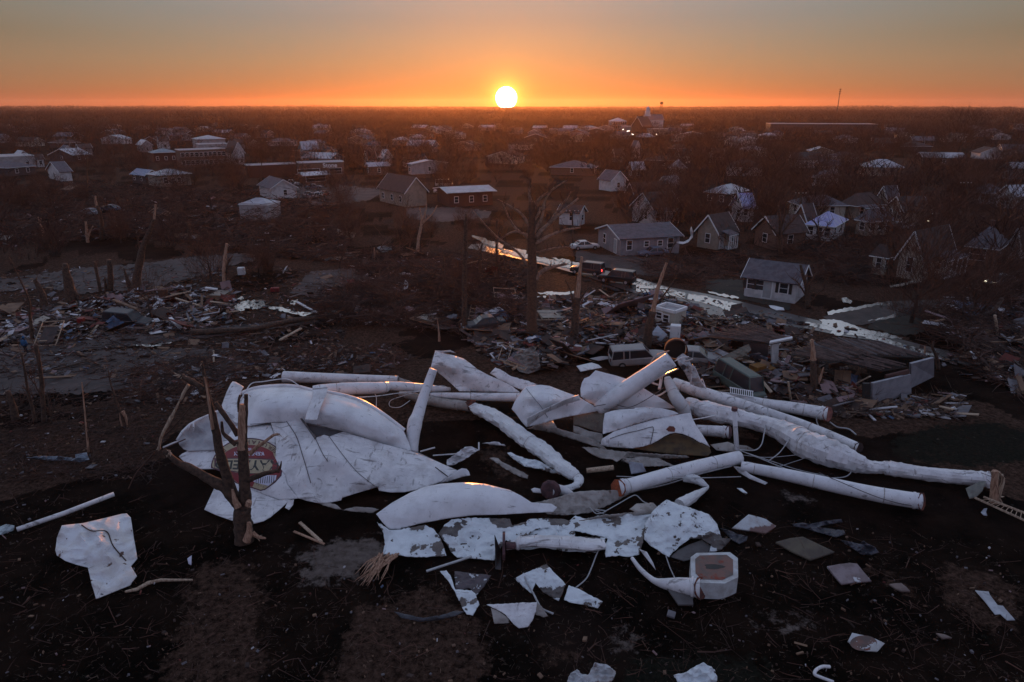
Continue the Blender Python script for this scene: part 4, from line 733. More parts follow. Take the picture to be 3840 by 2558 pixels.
sheet('peeling_sheet', 'R4', [(1645, 318, .7), (1690, 245, 1.1), (1740, 200, 1.3), (1765, 183, 1.4), (1850, 215, 1.3), (1930, 240, 1.2), (2000, 265, 1.0), (2045, 320, .8), (2070, 395, .5), (2125, 397, .4), (2095, 430, .2), (2060, 462, .08), (2000, 472, .1), (2010, 430, .3), (1960, 400, .5), (1900, 395, .5), (1850, 430, .4), (1800, 470, .2), (1780, 500, .08), (1730, 470, .2), (1680, 440, .3), (1640, 400, .4)], peel2,
      label='big round peeling scrap at the right end of the torn sheets', cat='metal sheet', amp=.09, rag=1.6, freq=.02, inside=[(1800, 330, .95), (1950, 340, .8)])
sheet('bare_sheet', 'R4', [(1785, 498, .06), (1830, 460, .15), (1890, 430, .25), (1960, 405, .3), (2010, 440, .2), (2000, 470, .1), (1930, 505, .05), (1860, 522, .04)], mk('mud_grey', (.11, .10, .10), (.08, .07, .07), 1.5, .8), label='mud-grey underside of a sheet showing below the round peeling scrap', cat='metal sheet', amp=.02)
sheet('torn_sheet', 'R4', [(1280, 300, .7), (1400, 270, .8), (1500, 260, .9), (1590, 250, .95), (1560, 235, .95), (1600, 205, .9), (1690, 200, .8), (1715, 225, .7), (1700, 262, .6), (1560, 268, .6), (1420, 285, .5)], innerw, label='dull strip of plate along the back of the speckled peeling sheet', cat='metal sheet', amp=.08, rag=1.5)
root, *_ = pipe('curved_pipe', 'thin white pipe curving out and widening to a rust-red round plate at lower right', 'R4', [(1575, 505, 10, .1), (1620, 565, 13, .1), (1690, 625, 16, .1), (1750, 645, 28, .1), (1830, 655, 42, .1), (1950, 670, 54, .1)], white, cap=rust, rough=.03)
sheet('white_shard', 'R4', [(1615, 455, .3), (1655, 470, .4), (1690, 530, .2), (1705, 570, .05), (1665, 520, .1)], white, label='narrow white shard pointing down between the round scrap and the thin curved pipe', cat='metal sheet', amp=.02)
# foundation block
root = empty('footing_block', P('R4', 2030, 600), 'white octagonal footing block with a rusty centre and a dark slot, beside the curved pipe', 'footing')
ft = [(1898, 500), (1930, 476), (2115, 472), (2158, 505), (2160, 610), (2085, 645), (1940, 640), (1900, 600)]; top = [P('R4', x, y, .9) for x, y in ft]; b = MB(); b.v = [tuple(p) for p in top] + [(p.x, p.y, 0) for p in top]
b.f = [tuple(range(8))]+[(i, i+8, (i+1) % 8+8, (i+1) % 8) for i in range(8)]; b.mi = [0]*9; under(b.build('block', mk('dirty_white_block', (.52, .54, .55), (.40, .39, .38), 2.5, .7, .3)), root)
cen = sum(top, Vector())/8
for k, z, m_ in ((.80, .02, mk('rusty_concrete', (.20, .11, .09), (.13, .10, .09), 1.8, .9, .5, spots=[((.22, .05, .03), 1.5, .58, .05)])), ):
    b = MB(); b.v = [tuple(cen+(p-cen)*k+Vector((0, 0, z))) for p in top]; b.f = [tuple(range(8))]; b.mi = [0]; under(b.build('rusty_top', m_), root)
b = MB(); b.v = [tuple(cen+Vector((math.cos(a)*.48*(1+.25*math.cos(3*a)), math.sin(a)*.2, .026))) for a in [i*math.pi/8 for i in range(16)]]; b.f = [tuple(range(16))]; b.mi = [0]; under(b.build('slot', black_m), root)
b = MB(); b.quadbox([P('R4', 1755, 660, .3), P('R4', 1905, 690, .3), P('R4', 1912, 768, .1), P('R4', 1830, 768, .1)], .1); o = b.build('plate', mk('mud_grey', (1, 1, 1)), loc=P('R4', 1830, 720)); tag(o, 'grey triangular plate on the ground under the curved pipe', 'plate')
# loose scraps in front
for nm, lab, pts, m_, k in (
    ('torn_sheet', 'forked white scrap with a dark stained half, left of the three front scraps', [(515, 577, .4), (550, 572, .5), (572, 600, .45), (600, 680, .3), (690, 683, .35), (710, 700, .3), (732, 762, .15), (696, 822, .04), (662, 815, .05), (638, 780, .1), (620, 740, .15), (598, 690, .3), (560, 630, .35)], peel, .06),
    ('stained_sheet', 'purple-brown triangular sheet lying behind the forked white scrap', [(595, 578, .2), (700, 590, .25), (797, 600, .3), (760, 660, .2), (715, 710, .1), (680, 672, .1), (600, 682, .1)], mk('stained_purple', (.085, .065, .075), (.045, .035, .04), 2, .6, spots=[((.45, .47, .5), 3.5, .62, .02)]), .04),
    ('peeling_sheet', 'white front sheet with a jagged dark bare patch in its middle', [(925, 617, .25), (990, 585, .5), (1050, 560, .6), (1102, 537, .7), (1150, 590, .6), (1207, 650, .4), (1190, 700, .2), (1170, 742, .05), (1120, 715, .1), (1080, 690, .15), (1042, 640, .3), (1020, 700, .1), (985, 672, .1)], peel2, .06),
    ('torn_sheet', 'small white wedge of plate at the right tip of the front scraps', [(1200, 736, .1), (1225, 655, .4), (1290, 680, .35), (1340, 708, .3), (1412, 744, .15), (1386, 781, .04), (1320, 765, .05), (1240, 752, .06)], peel, .05),
    ('folded_scrap', 'folded white scrap like a shallow bowl, nearest of the front scraps', [(772, 762, .45), (860, 758, .55), (950, 752, .6), (1050, 748, .6), (1045, 800, .35), (1025, 850, .15), (1000, 884, .06), (950, 892, .04), (920, 868, .1), (880, 820, .25), (840, 795, .35)], white, .03),
    ('torn_sheet', 'dark-stained flap hanging at the left of the bowl-shaped scrap', [(795, 780, .3), (840, 798, .3), (895, 840, .15), (898, 862, .05), (815, 867, .04)], innerw, .03),
    ('torn_sheet', 'pale grey plate corner right of the bowl-shaped scrap', [(1052, 752, .4), (1075, 770, .35), (1110, 825, .1), (1090, 832, .05), (1040, 815, .06)], innerw, .02)):
    sheet(nm, 'R4', pts, m_, label=lab, cat='metal sheet', amp=k, freq=.03, rag=1.2)
for lab, reg, pts, r_ in (('pale cable running from the peeling sheets down to the small white wedge', 'R4', [(1425, 405, .5), (1385, 470, .2), (1350, 560, .1), (1320, 620, .1), (1260, 672, .2)], .035), ('short pale cable above the thin curved pipe', 'R4', [(1762, 495, .1), (1785, 560, .08), (1812, 618, .3)], .03),
        ('rope of twisted foil strip beside the bowl-shaped scrap', 'R4', [(975, 590, .4), (1000, 650, .3), (1030, 700, .2), (1055, 750, .4), (1080, 785, .1), (1140, 812, .05)], .05),
        ('tangled pale wires above the peeling sheets', 'R4', [(1340, 225, .8), (1380, 260, .6), (1430, 245, .6), (1370, 240, .5), (1420, 262, .4)], .03),
        ('pale cable slung between the peeling sheets and the orange-plated pipe', 'R4', [(1420, 250, .5), (1500, 205, .6), (1570, 165, .7), (1600, 160, .7), (1640, 195, .5), (1700, 215, .5)], .03)):
    cable(lab, reg, pts, r_)
sheet('dark_tarp', 'R4', [(262, 800, .1), (330, 815, .15), (420, 835, .2), (520, 820, .2), (600, 795, .2), (650, 800, .1), (600, 825, .05), (500, 848, .04), (400, 855, .04), (300, 835, .04)], mk('grey_plastic', (.055, .055, .07), (.02, .02, .025), 5, .35, .5, stretch=(.4, 3, 1)), label='crumpled grey plastic strip left of the front scraps', cat='tarp', amp=.08, rag=1)
# far lower left piece
o, s4 = sheet('peeling_sheet', 'L4', [(255, 960, .5), (262, 905, .7), (285, 848, .9), (330, 843, .9), (380, 838, .9), (480, 815, .8), (560, 795, .7), (583, 793, .7), (602, 812, .6), (615, 900, .4), (632, 1000, .2), (603, 1035, .15), (630, 1082, .1), (606, 1110, .06), (600, 1122, .05), (520, 1155, .04), (442, 1186, .04), (420, 1110, .15), (404, 1040, .25), (350, 1028, .3), (300, 1010, .35), (262, 985, .4)],
      mk('rust_torn_white', (.66, .67, .70), (.54, .51, .50), 1.1, .5, .4, spots=[((.10, .045, .03), 1.5, .66, .01)], bscale=5), label='big crumpled white sheet with rusty tears lying alone at lower left', cat='metal sheet', amp=.16, freq=.014, smooth=False, inside=[(480, 880, .9), (500, 960, .6), (400, 930, .75), (560, 900, .5), (420, 1000, .4)])
tline(s4, 'L4', [(375, 845), (420, 872), (490, 875), (520, 940), (580, 1010)], .03, name='tear', mat=MATS['bark'], root=o)
b = MB(); pts = [P('L4', 78, 866, .1), P('L4', 300, 790, .25), P('L4', 525, 703, .45)]; b.tube(pts, [.13, .14, .14], 10); o = b.build('pole', white, loc=pts[0], smooth=True); tag(o, 'long straight white pole lying at the left edge, pointing upper right', 'pole')
sheet('cloth', 'L4', [(-10, 855, .1), (30, 842, .2), (66, 848, .2), (62, 870, .1), (10, 890, .04), (-10, 892, .04)], mk('pale_cloth', (.40,.46,.48), (.12, .14, .15), 3, .8), label='pale bluish cloth at the left edge under the end of the white pole', cat='cloth', amp=.08, rag=1)
sheet('plastic_strip', 'L4', [(122, 535, .2), (200, 528, .3), (280, 530, .3), (350, 538, .35), (345, 520, .5), (400, 512, .5), (412, 545, .2), (380, 556, .1), (300, 550, .08), (200, 545, .08)], mk('blue_grey_plastic', (.16, .20, .25), (.06, .07, .09), 3, .4, .4, stretch=(.5, 3, 1)), label='crinkled blue-grey plastic strip lying on dark ground at left', cat='plastic sheet', amp=.1, rag=1.5, freq=.03)
b = MB(); b.tube([P('L4', x, y, .08) for x, y in ((575, 1152), (630, 1140), (680, 1112), (740, 1098), (885, 1098))], [.05, .09, .10, .08, .05], 8, rough=.2); o = b.build('branch', wood_pale, loc=P('L4', 700, 1110)); tag(o, 'pale curved barkless branch right of the big crumpled sheet', 'branch')
sheet('paper_scrap', 'L4', [(862, 1000, .25), (882, 985, .3), (880, 1030, .05), (868, 1025, .05)], lilac, label='small bluish paper scrap on the dark ground below the stump', cat='paper', amp=.02)
# right foreground pieces
for nm, lab, pts, m_, k in (
    ('plate', 'white pentagonal footing plate with a rust-stained middle', [(90, 335, .1), (150, 285, .3), (222, 230, .5), (290, 245, .5), (352, 265, .45), (432, 318, .2), (395, 350, .1), (350, 378, .05), (220, 352, .08)], mk('stained_plate', (.48, .50, .52), (.40, .38, .37), 2, .6, spots=[((.16, .09, .08), .8, .5, .04)]), .02),
    ('slab', 'flat tan concrete slab lying right of the pentagonal plate', [(430, 445, .08), (540, 415, .1), (640, 403, .1), (760, 460, .1), (885, 520, .08), (800, 550, .06), (700, 582, .05), (560, 520, .06)], mk('tan_slab', (.105, .085, .06), (.07, .055, .045), 1, .9, .4), .015),
    ('slab', 'pinkish-grey slab with one white broken edge, in the right foreground', [(828, 632, .15), (910, 618, .2), (1000, 605, .25), (1060, 612, .25), (1110, 675, .15), (1172, 745, .06), (1050, 755, .05), (940, 768, .05), (880, 700, .08)], mk('pink_slab', (.24, .19, .20), (.16, .12, .12), 1.5, .8, .3, spots=[((.5, .5, .52), .9, .62, .02)]), .02),
    ('stone', 'small flat pinkish stone to the right of the pinkish-grey slab', [(1308, 768, .12), (1400, 760, .15), (1440, 790, .1), (1472, 825, .05), (1400, 822, .05), (1350, 800, .05)], mk('pinkish_stone', (.20, .15, .13), (.14, .10, .09), 2, .9), .01),
    ('board', 'snapped white board lying alone at the right edge', [(1975, 815, .12), (2080, 825, .12), (2090, 850, .12), (2150, 930, .12), (2190, 935, .12), (2285, 1045, .1), (2222, 1046, .1), (2170, 998, .1), (2130, 1003, .1), (2050, 900, .1)], mk('painted_board', (.42, .44, .48), (.30, .31, .34), 2, .6, .2, stretch=(1, 1, 1)), .006),
    ('footing_plate', 'white-rimmed plate with an oval rusty middle in the lower right foreground', [(988, 1210, .2), (1022, 1145, .4), (1110, 1165, .4), (1200, 1190, .35), (1272, 1226, .2), (1215, 1290, .08), (1130, 1285, .1), (1040, 1250, .12)], mk('dirty_white_block', (1, 1, 1)), .01),
    ('stone', 'small pale triangular chip near the lower right', [(1672, 1148, .08), (1740, 1160, .1), (1795, 1185, .05), (1720, 1190, .04)], MATS['pinkish_stone'], .01),
    ('tarp', 'dark bluish tarp bunched in long folds right of the long near pipe', [(560, 300, .15), (640, 290, .3), (700, 300, .3), (820, 275, .3), (940, 262, .2), (950, 285, .1), (800, 310, .15), (760, 325, .25), (960, 350, .15), (970, 375, .08), (900, 405, .05), (800, 375, .1), (640, 330, .1), (570, 320, .06)], mk('slate_tarp', (.055, .055, .075), (.018, .018, .025), 4, .5, .6, stretch=(.5, 3, 1)), .12),
    ('tarp', 'dark bluish tarp knotted at its top, right of the flat tan slab', [(930, 422, .1), (1000, 435, .25), (1080, 455, .3), (1110, 430, .5), (1140, 450, .4), (1200, 480, .3), (1232, 520, .1), (1170, 540, .06), (1090, 535, .06), (1030, 490, .1), (970, 455, .1)], MATS['slate_tarp'], .14),
    ('tarp', 'dark torn tarp scrap beside the pointed white corner of the round peeling scrap', [(0, 330, .1), (60, 345, .2), (130, 375, .2), (215, 395, .15), (205, 430, .08), (150, 455, .05), (100, 430, .06), (40, 370, .06)], MATS['slate_tarp'], .1),
    ('cloth', 'little white rag by the foot of the ladder', [(2020, 210, .1), (2045, 180, .3), (2070, 178, .3), (2060, 205, .15), (2070, 235, .05), (2040, 232, .06)], mk('rag', (.4, .42, .46), (.25, .26, .3), 4, .8), .06),
    ('white_scrap', 'small white scrap on the soil left of the pentagonal plate', [(130, 22, .1), (170, 25, .15), (212, 60, .1), (200, 72, .05), (160, 45, .05)], peel, .03)):
    o, s_ = sheet(nm, 'R17', pts, m_, label=lab, cat=dict(footing_plate='footing', plate='footing', white_scrap='metal sheet').get(nm, nm), amp=k, freq=.03, th=.1 if nm in ('slab', 'plate', 'footing_plate', 'stone') else .03)
    if nm == 'footing_plate': decal('rusty_oval', 'R17', arc(1112, 1222, 105, 60, 0, 360, 20)[:-1], .06, MATS['rusty_concrete'], parent=o, surf=s_)
cable('bent white tube sticking into view at the bottom right', 'R17', [(850, 1405, .3), (790, 1405, .4), (745, 1430, .4), (735, 1465, .3), (790, 1490, .15), (880, 1524, .1)], .07, white, 'bent_tube', 'tube')
# bottom edge scraps
for lab, pts in (('white broken scrap cut by the bottom edge of the view, the left one', [(1215, 1185, .2), (1235, 1140, .4), (1270, 1120, .5), (1300, 1145, .3), (1330, 1150, .3), (1370, 1080, .7), (1430, 1090, .6), (1485, 1130, .4), (1475, 1170, .2), (1440, 1215, .05), (1300, 1230, .05)]), ('white broken scrap cut by the bottom edge of the view, the right one', [(1805, 1150, .4), (1870, 1135, .5), (1920, 1105, .6), (1970, 1080, .7), (2030, 1120, .5), (2045, 1165, .3), (2030, 1220, .05), (1850, 1230, .05)])):
    sheet('torn_sheet', 'R4', pts, MATS['stained_plate'] if 'left' in lab else peel, label=lab, cat='metal sheet', amp=.14, freq=.03, rag=2)
# ladder
root = empty('ladder', P('R17', 2100, 160), 'wooden ladder lying at the right edge below the pipe end', 'ladder')
A1, A2, B1, B2 = P('R17', 1970, 95, .25), P('R17', 2420, 300, .15), P('R17', 2040, 90, .5), P('R17', 2420, 238, .35)
for a_, b_ in ((A1, A2), (B1, B2)):
    b = MB(); b.beam(a_, b_, .07, .1); under(b.build('rail', wood_pale), root)
for i in range(11):
    t = .12+i*.085; b = MB(); b.tube([A1.lerp(A2, t), B1.lerp(B2, t*.98)], .022, 6); under(b.build('rung', wood_pale), root)

sheet('peeling_sheet', 'R4', [(890, 335, .3), (1000, 300, .4), (1100, 285, .5), (1180, 288, .5), (1255, 305, .4), (1260, 385, .25), (1430, 392, .3), (1410, 440, .15), (1385, 474, .06), (1300, 470, .06), (1230, 470, .06), (1150, 458, .05), (1090, 444, .06), (1000, 458, .05), (940, 452, .05), (905, 400, .15)], peel2, label='battered peeling sheet beneath the flattened pipe, joining the torn band together', cat='metal sheet', amp=.1, rag=1.8, freq=.02)
# ring welds round the long pipes and plate joints
def welds():
    for o in [o for o in bpy.data.objects if o.type == 'EMPTY' and o.name.split('.')[0] in ('fallen_pipe', 'tower_support', 'crumpled_pipe')]:
        t = next((c for c in o.children if c.name.startswith('tube')), None)
        if t is None: continue
        n = 15 if o.name.startswith(('crumpled', 'tower')) else 22; v = t.data.vertices; k = len(v)//n
        rnd = random.Random(k); 
        for i in range(5, k-3, max(9, k//3)):
            ring = [v[i*n+j].co.copy() for j in range(n)]; c = sum(ring, Vector())/n; ring = [c+(q-c)*1.012 for q in ring]; b = MB(); b.tube(ring+[ring[0]], .022, 5, caps=False); b.build('weld_ring', mk('weld_line', (.52, .50, .49), (.30, .25, .22), 3, .7), o)
welds()
# ================================================================ buildings
def bld_mats():
    g = {}
    g['white'] = ribbed('white_siding', (.60, .59, .59), .18, .02); g['cream'] = ribbed('cream_siding', (.50, .46, .38), .18, .02); g['grey'] = ribbed('grey_siding', (.27, .245, .26), .18, .02)
    g['tan'] = ribbed('tan_siding', (.31, .26, .21), .18, .02); g['brick'] = mk('brown_brick', (.19, .11, .08), (.13, .075, .055), 6, .9, .4); g['redbrick'] = mk('dark_red_brick', (.085, .036, .03), (.06, .03, .024), 6, .9, .4)
    g['dark'] = mk('dark_wall', (.08, .06, .06), (.06, .045, .045), 1, .9); g['pale'] = mk('pale_wall', (.36, .34, .34), (.28, .26, .26), .8, .8)
    g['shingle'] = mk('grey_shingles', (.115, .105, .12), (.08, .07, .082), 1.5, .9, .5, bscale=12); g['shingle_dark'] = mk('black_shingles', (.03, .027, .028), (.05, .044, .044), 1.5, .9, .5, bscale=12)
    g['shingle_brown'] = mk('brown_shingles', (.065, .045, .042), (.045, .032, .03), 1.5, .9, .5, bscale=12); g['metal'] = mk('pale_metal_roof', (.38, .37, .41), (.28, .27, .30), .7, .45, .2); g['bluetarp'] = mk('blue_tarp', (.22, .22, .46), (.32, .32, .46), 1, .5, .6)
    g['flatroof'] = mk('pale_flat_roof', (.34, .32, .33), (.24, .22, .23), .3, .6, .2, spots=[((.34, .34, .36), .4, .6, .04)])
    g['trim'] = mk('white_trim', (.74, .74, .74), (.66, .66, .66), 2, .6); g['door'] = mk('door_paint', (.34, .35, .36), (.3, .3, .3), 2, .5); g['shutter'] = mk('black_shutter', (.015, .015, .016), (.02, .02, .02), 2, .6)
    return g
G = bld_mats()
def frame3(p0, p1, p2):
    """ground corners seen in the photo -> origin at p1, unit axes, lengths (rectangle)"""
    a = p0-p1; La = a.length; a = a/La; b = p2-p1; b -= a*b.dot(a); Lb = b.length; b = b/Lb; return p1, a, b, La, Lb
def house(label, reg, p0, p1, p2, h=2.6, rh=1.6, wall='white', roof='shingle', ridge=0, kind='gable', wins0=(), wins1=(), door0=None, door1=None, name='house', cat='house', over=.45, chimney=False, porch=None, group=None, ps=None, maxlen=(30, 30), sill=.9):
    """p0-p1 is face 0, p1-p2 face 1 (both seen); ridge 0 runs along face 0"""
    o_, a, b, La, Lb = ps if ps else frame3(P(reg, *p0), P(reg, *p1), P(reg, *p2)); La = min(La, maxlen[0]); Lb = min(Lb, maxlen[1])
    KEEP.append((o_.x+(a*La/2+b*Lb/2).x, o_.y+(a*La/2+b*Lb/2).y, max(La, Lb)*.62)); 
    q = (a*La/2+b*Lb/2+o_); q2 = q*(1-(max(La, Lb)*.5+9)/q.length); KEEP.append((q2.x, q2.y, max(La, Lb)*.55))
    root = empty(name, o_, label, cat, group); Z = Vector((0, 0, 1)); V = lambda u, v, z: a*u + b*v + Z*z
    if ridge == 1: W = lambda u, v, z: V(v, u, z); Lr, Lc = Lb, La
    else: W = V; Lr, Lc = La, Lb      # W(u along ridge, v across)
    m = MB()
    if kind == 'gable':
        m.v = [W(0, 0, -.3), W(Lr, 0, -.3), W(Lr, Lc, -.3), W(0, Lc, -.3), W(0, 0, h), W(Lr, 0, h), W(Lr, Lc, h), W(0, Lc, h), W(0, Lc/2, h+rh), W(Lr, Lc/2, h+rh)]
        m.f = [(0, 1, 5, 4), (2, 3, 7, 6), (1, 2, 6, 9, 5), (3, 0, 4, 8, 7), (4, 5, 9, 8), (6, 7, 8, 9)]
    else:
        m.v = [W(0, 0, -.3), W(Lr, 0, -.3), W(Lr, Lc, -.3), W(0, Lc, -.3), W(0, 0, h), W(Lr, 0, h), W(Lr, Lc, h), W(0, Lc, h)]; m.f = [(0, 1, 5, 4), (1, 2, 6, 5), (2, 3, 7, 6), (3, 0, 4, 7), (4, 5, 6, 7)]
    m.mi = [0]*len(m.f); m.v = [tuple(v) for v in m.v]; m.build('wall', G[wall], root)
    rf = MB(); e = over
    if kind == 'gable':
        sl = rh/(Lc/2); z0 = h-sl*e
        for v0, s_ in ((-e, 0), (Lc+e, 1)):
            q = [W(-e, v0, z0), W(Lr+e, v0, z0), W(Lr+e, Lc/2, h+rh), W(-e, Lc/2, h+rh)]; q = [p+Z*.14 for p in q]
            n = (q[1]-q[0]).cross(q[2]-q[0])
            if n.z < 0: q.reverse()
            rf.quadbox(q, .12)
    elif kind == 'hip':
        k = min(Lr, Lc)/2; r0, r1 = W(k*.95, Lc/2, h+rh), W(Lr-k*.95, Lc/2, h+rh); c = [W(-e, -e, h-.15), W(Lr+e, -e, h-.15), W(Lr+e, Lc+e, h-.15), W(-e, Lc+e, h-.15)]
        rf.v = [tuple(p) for p in c+[r0, r1]+[p-Z*.14 for p in c]]; rf.f = [(0, 1, 5, 4), (2, 3, 4, 5), (1, 2, 5), (3, 0, 4), (0, 6, 7, 1), (1, 7, 8, 2), (2, 8, 9, 3), (3, 9, 6, 0), (9, 8, 7, 6)]; rf.mi = [0]*9
    else:
        rf.quadbox([W(.25, .25, h+.05), W(Lr-.25, .25, h+.05), W(Lr-.25, Lc-.25, h+.05), W(.25, Lc-.25, h+.05)][::1 if W(1, 0, 0).cross(W(0, 1, 0)).z > 0 else -1], .1)
    ro = rf.build('roof', G[roof] if isinstance(roof, str) else roof, root)
    t = MB()
    if kind == 'gable':
        for u in (-e-.03, Lr+e+.03):
            for v0 in (-e, Lc+e): t.beam(W(u, v0, h-rh/(Lc/2)*e+.04), W(u, Lc/2, h+rh+.06), .05, .2)
        t.build('trim', G['trim'], root)
    elif kind == 'flat':
        for q in ((W(0, 0, h+.12), W(Lr, 0, h+.12)), (W(Lr, 0, h+.12), W(Lr, Lc, h+.12)), (W(0, Lc, h+.12), W(Lr, Lc, h+.12)), (W(0, 0, h+.12), W(0, Lc, h+.12))): t.beam(q[0], q[1], .22, .3)
        t.build('parapet', G['trim' if wall != 'dark' else 'pale'], root)
    else:
        t.beam(W(-e, -e, h-.2), W(Lr+e, -e, h-.2), .08, .12); t.beam(W(-e, -e, h-.2), W(-e, Lc+e, h-.2), .08, .12); t.build('gutter', G['trim'], root)
    def opening(face, u, w, hh, z, nm, m_, shut=False, top=None):
        ax, out, L_ = (a, -b, La) if face == 0 else (b, -a, Lb)
        # u is the fraction from the far end of face 0 / from the near corner of face 1
        c = ax*((1-u)*L_ if face == 0 else u*L_) + out*.03 + Z*(z+hh/2)
        rot = Matrix((ax, out, Z)).transposed()
        fr = MB(); fr.box(c, (w+.2, .07, hh+.2), rot); f = fr.build('window' if nm == 'window' else 'door', G['trim'], root)
        g = MB(); g.box(c+out*.03, (w, .04, hh), rot)
        g.build('pane' if nm == 'window' else 'door_leaf', m_, f)
        if nm == 'window':
            k = MB(); k.box(c+out*.055, (w, .03, .05), rot); k.build('sash_bar', G['trim'], f)
        if shut:
            for s_ in (-1, 1):
                k = MB(); k.box(c+ax*s_*(w/2+.32), (.34, .08, hh+.1), rot); k.build('shutter', G['shutter'], root)
    for face, ws in ((0, wins0), (1, wins1)):
        for w in ws: opening(face, w[0], w[1] if len(w) > 1 else .9, w[2] if len(w) > 2 else 1.3, w[3] if len(w) > 3 else sill, 'window', glass, len(w) > 4)
    if door0 is not None: opening(0, door0, .95, 2.05, .15, 'door', G['door'])
    if door1 is not None: opening(1, door1, .95, 2.05, .15, 'door', G['door'])
    if chimney:
        k = MB(); k.box(W(Lr*.5, Lc*.5+.1, h+rh+.1), (.6, .6, 1.3)); k.build('chimney', G['redbrick'], ro)
    if porch:
        face, u0, u1, dp = porch; ax, out, L_ = (a, -b, La) if face == 0 else (b, -a, Lb); f_ = (lambda u: (1-u)*L_) if face == 0 else (lambda u: u*L_)
        A, B = ax*f_(u0), ax*f_(u1); k = MB(); q = [A+Z*(h+.1), B+Z*(h+.1), B+out*dp+Z*(h-.35), A+out*dp+Z*(h-.35)]
        if (q[1]-q[0]).cross(q[2]-q[0]).z < 0: q.reverse()
        k.quadbox(q, .12); pr = k.build('porch_roof', G['shingle'], root)
        k = MB(); k.beam(A+out*dp+Z*(h-.5), B+out*dp+Z*(h-.5), .1, .16); k.build('porch_beam', G['trim'], pr)
        k = MB(); k.beam(A+out*dp*.5+Z*.2, B+out*dp*.5+Z*.2, dp, .12); k.build('porch_floor', G['pale'], root)
        for i in range(5):
            p = A.lerp(B, i/4)+out*(dp-.1); k = MB(); k.beam(p+Z*.2, p+Z*(h-.5), .12, .12); k.build('post', G['trim'], root)
    return root, V, La, Lb, o_

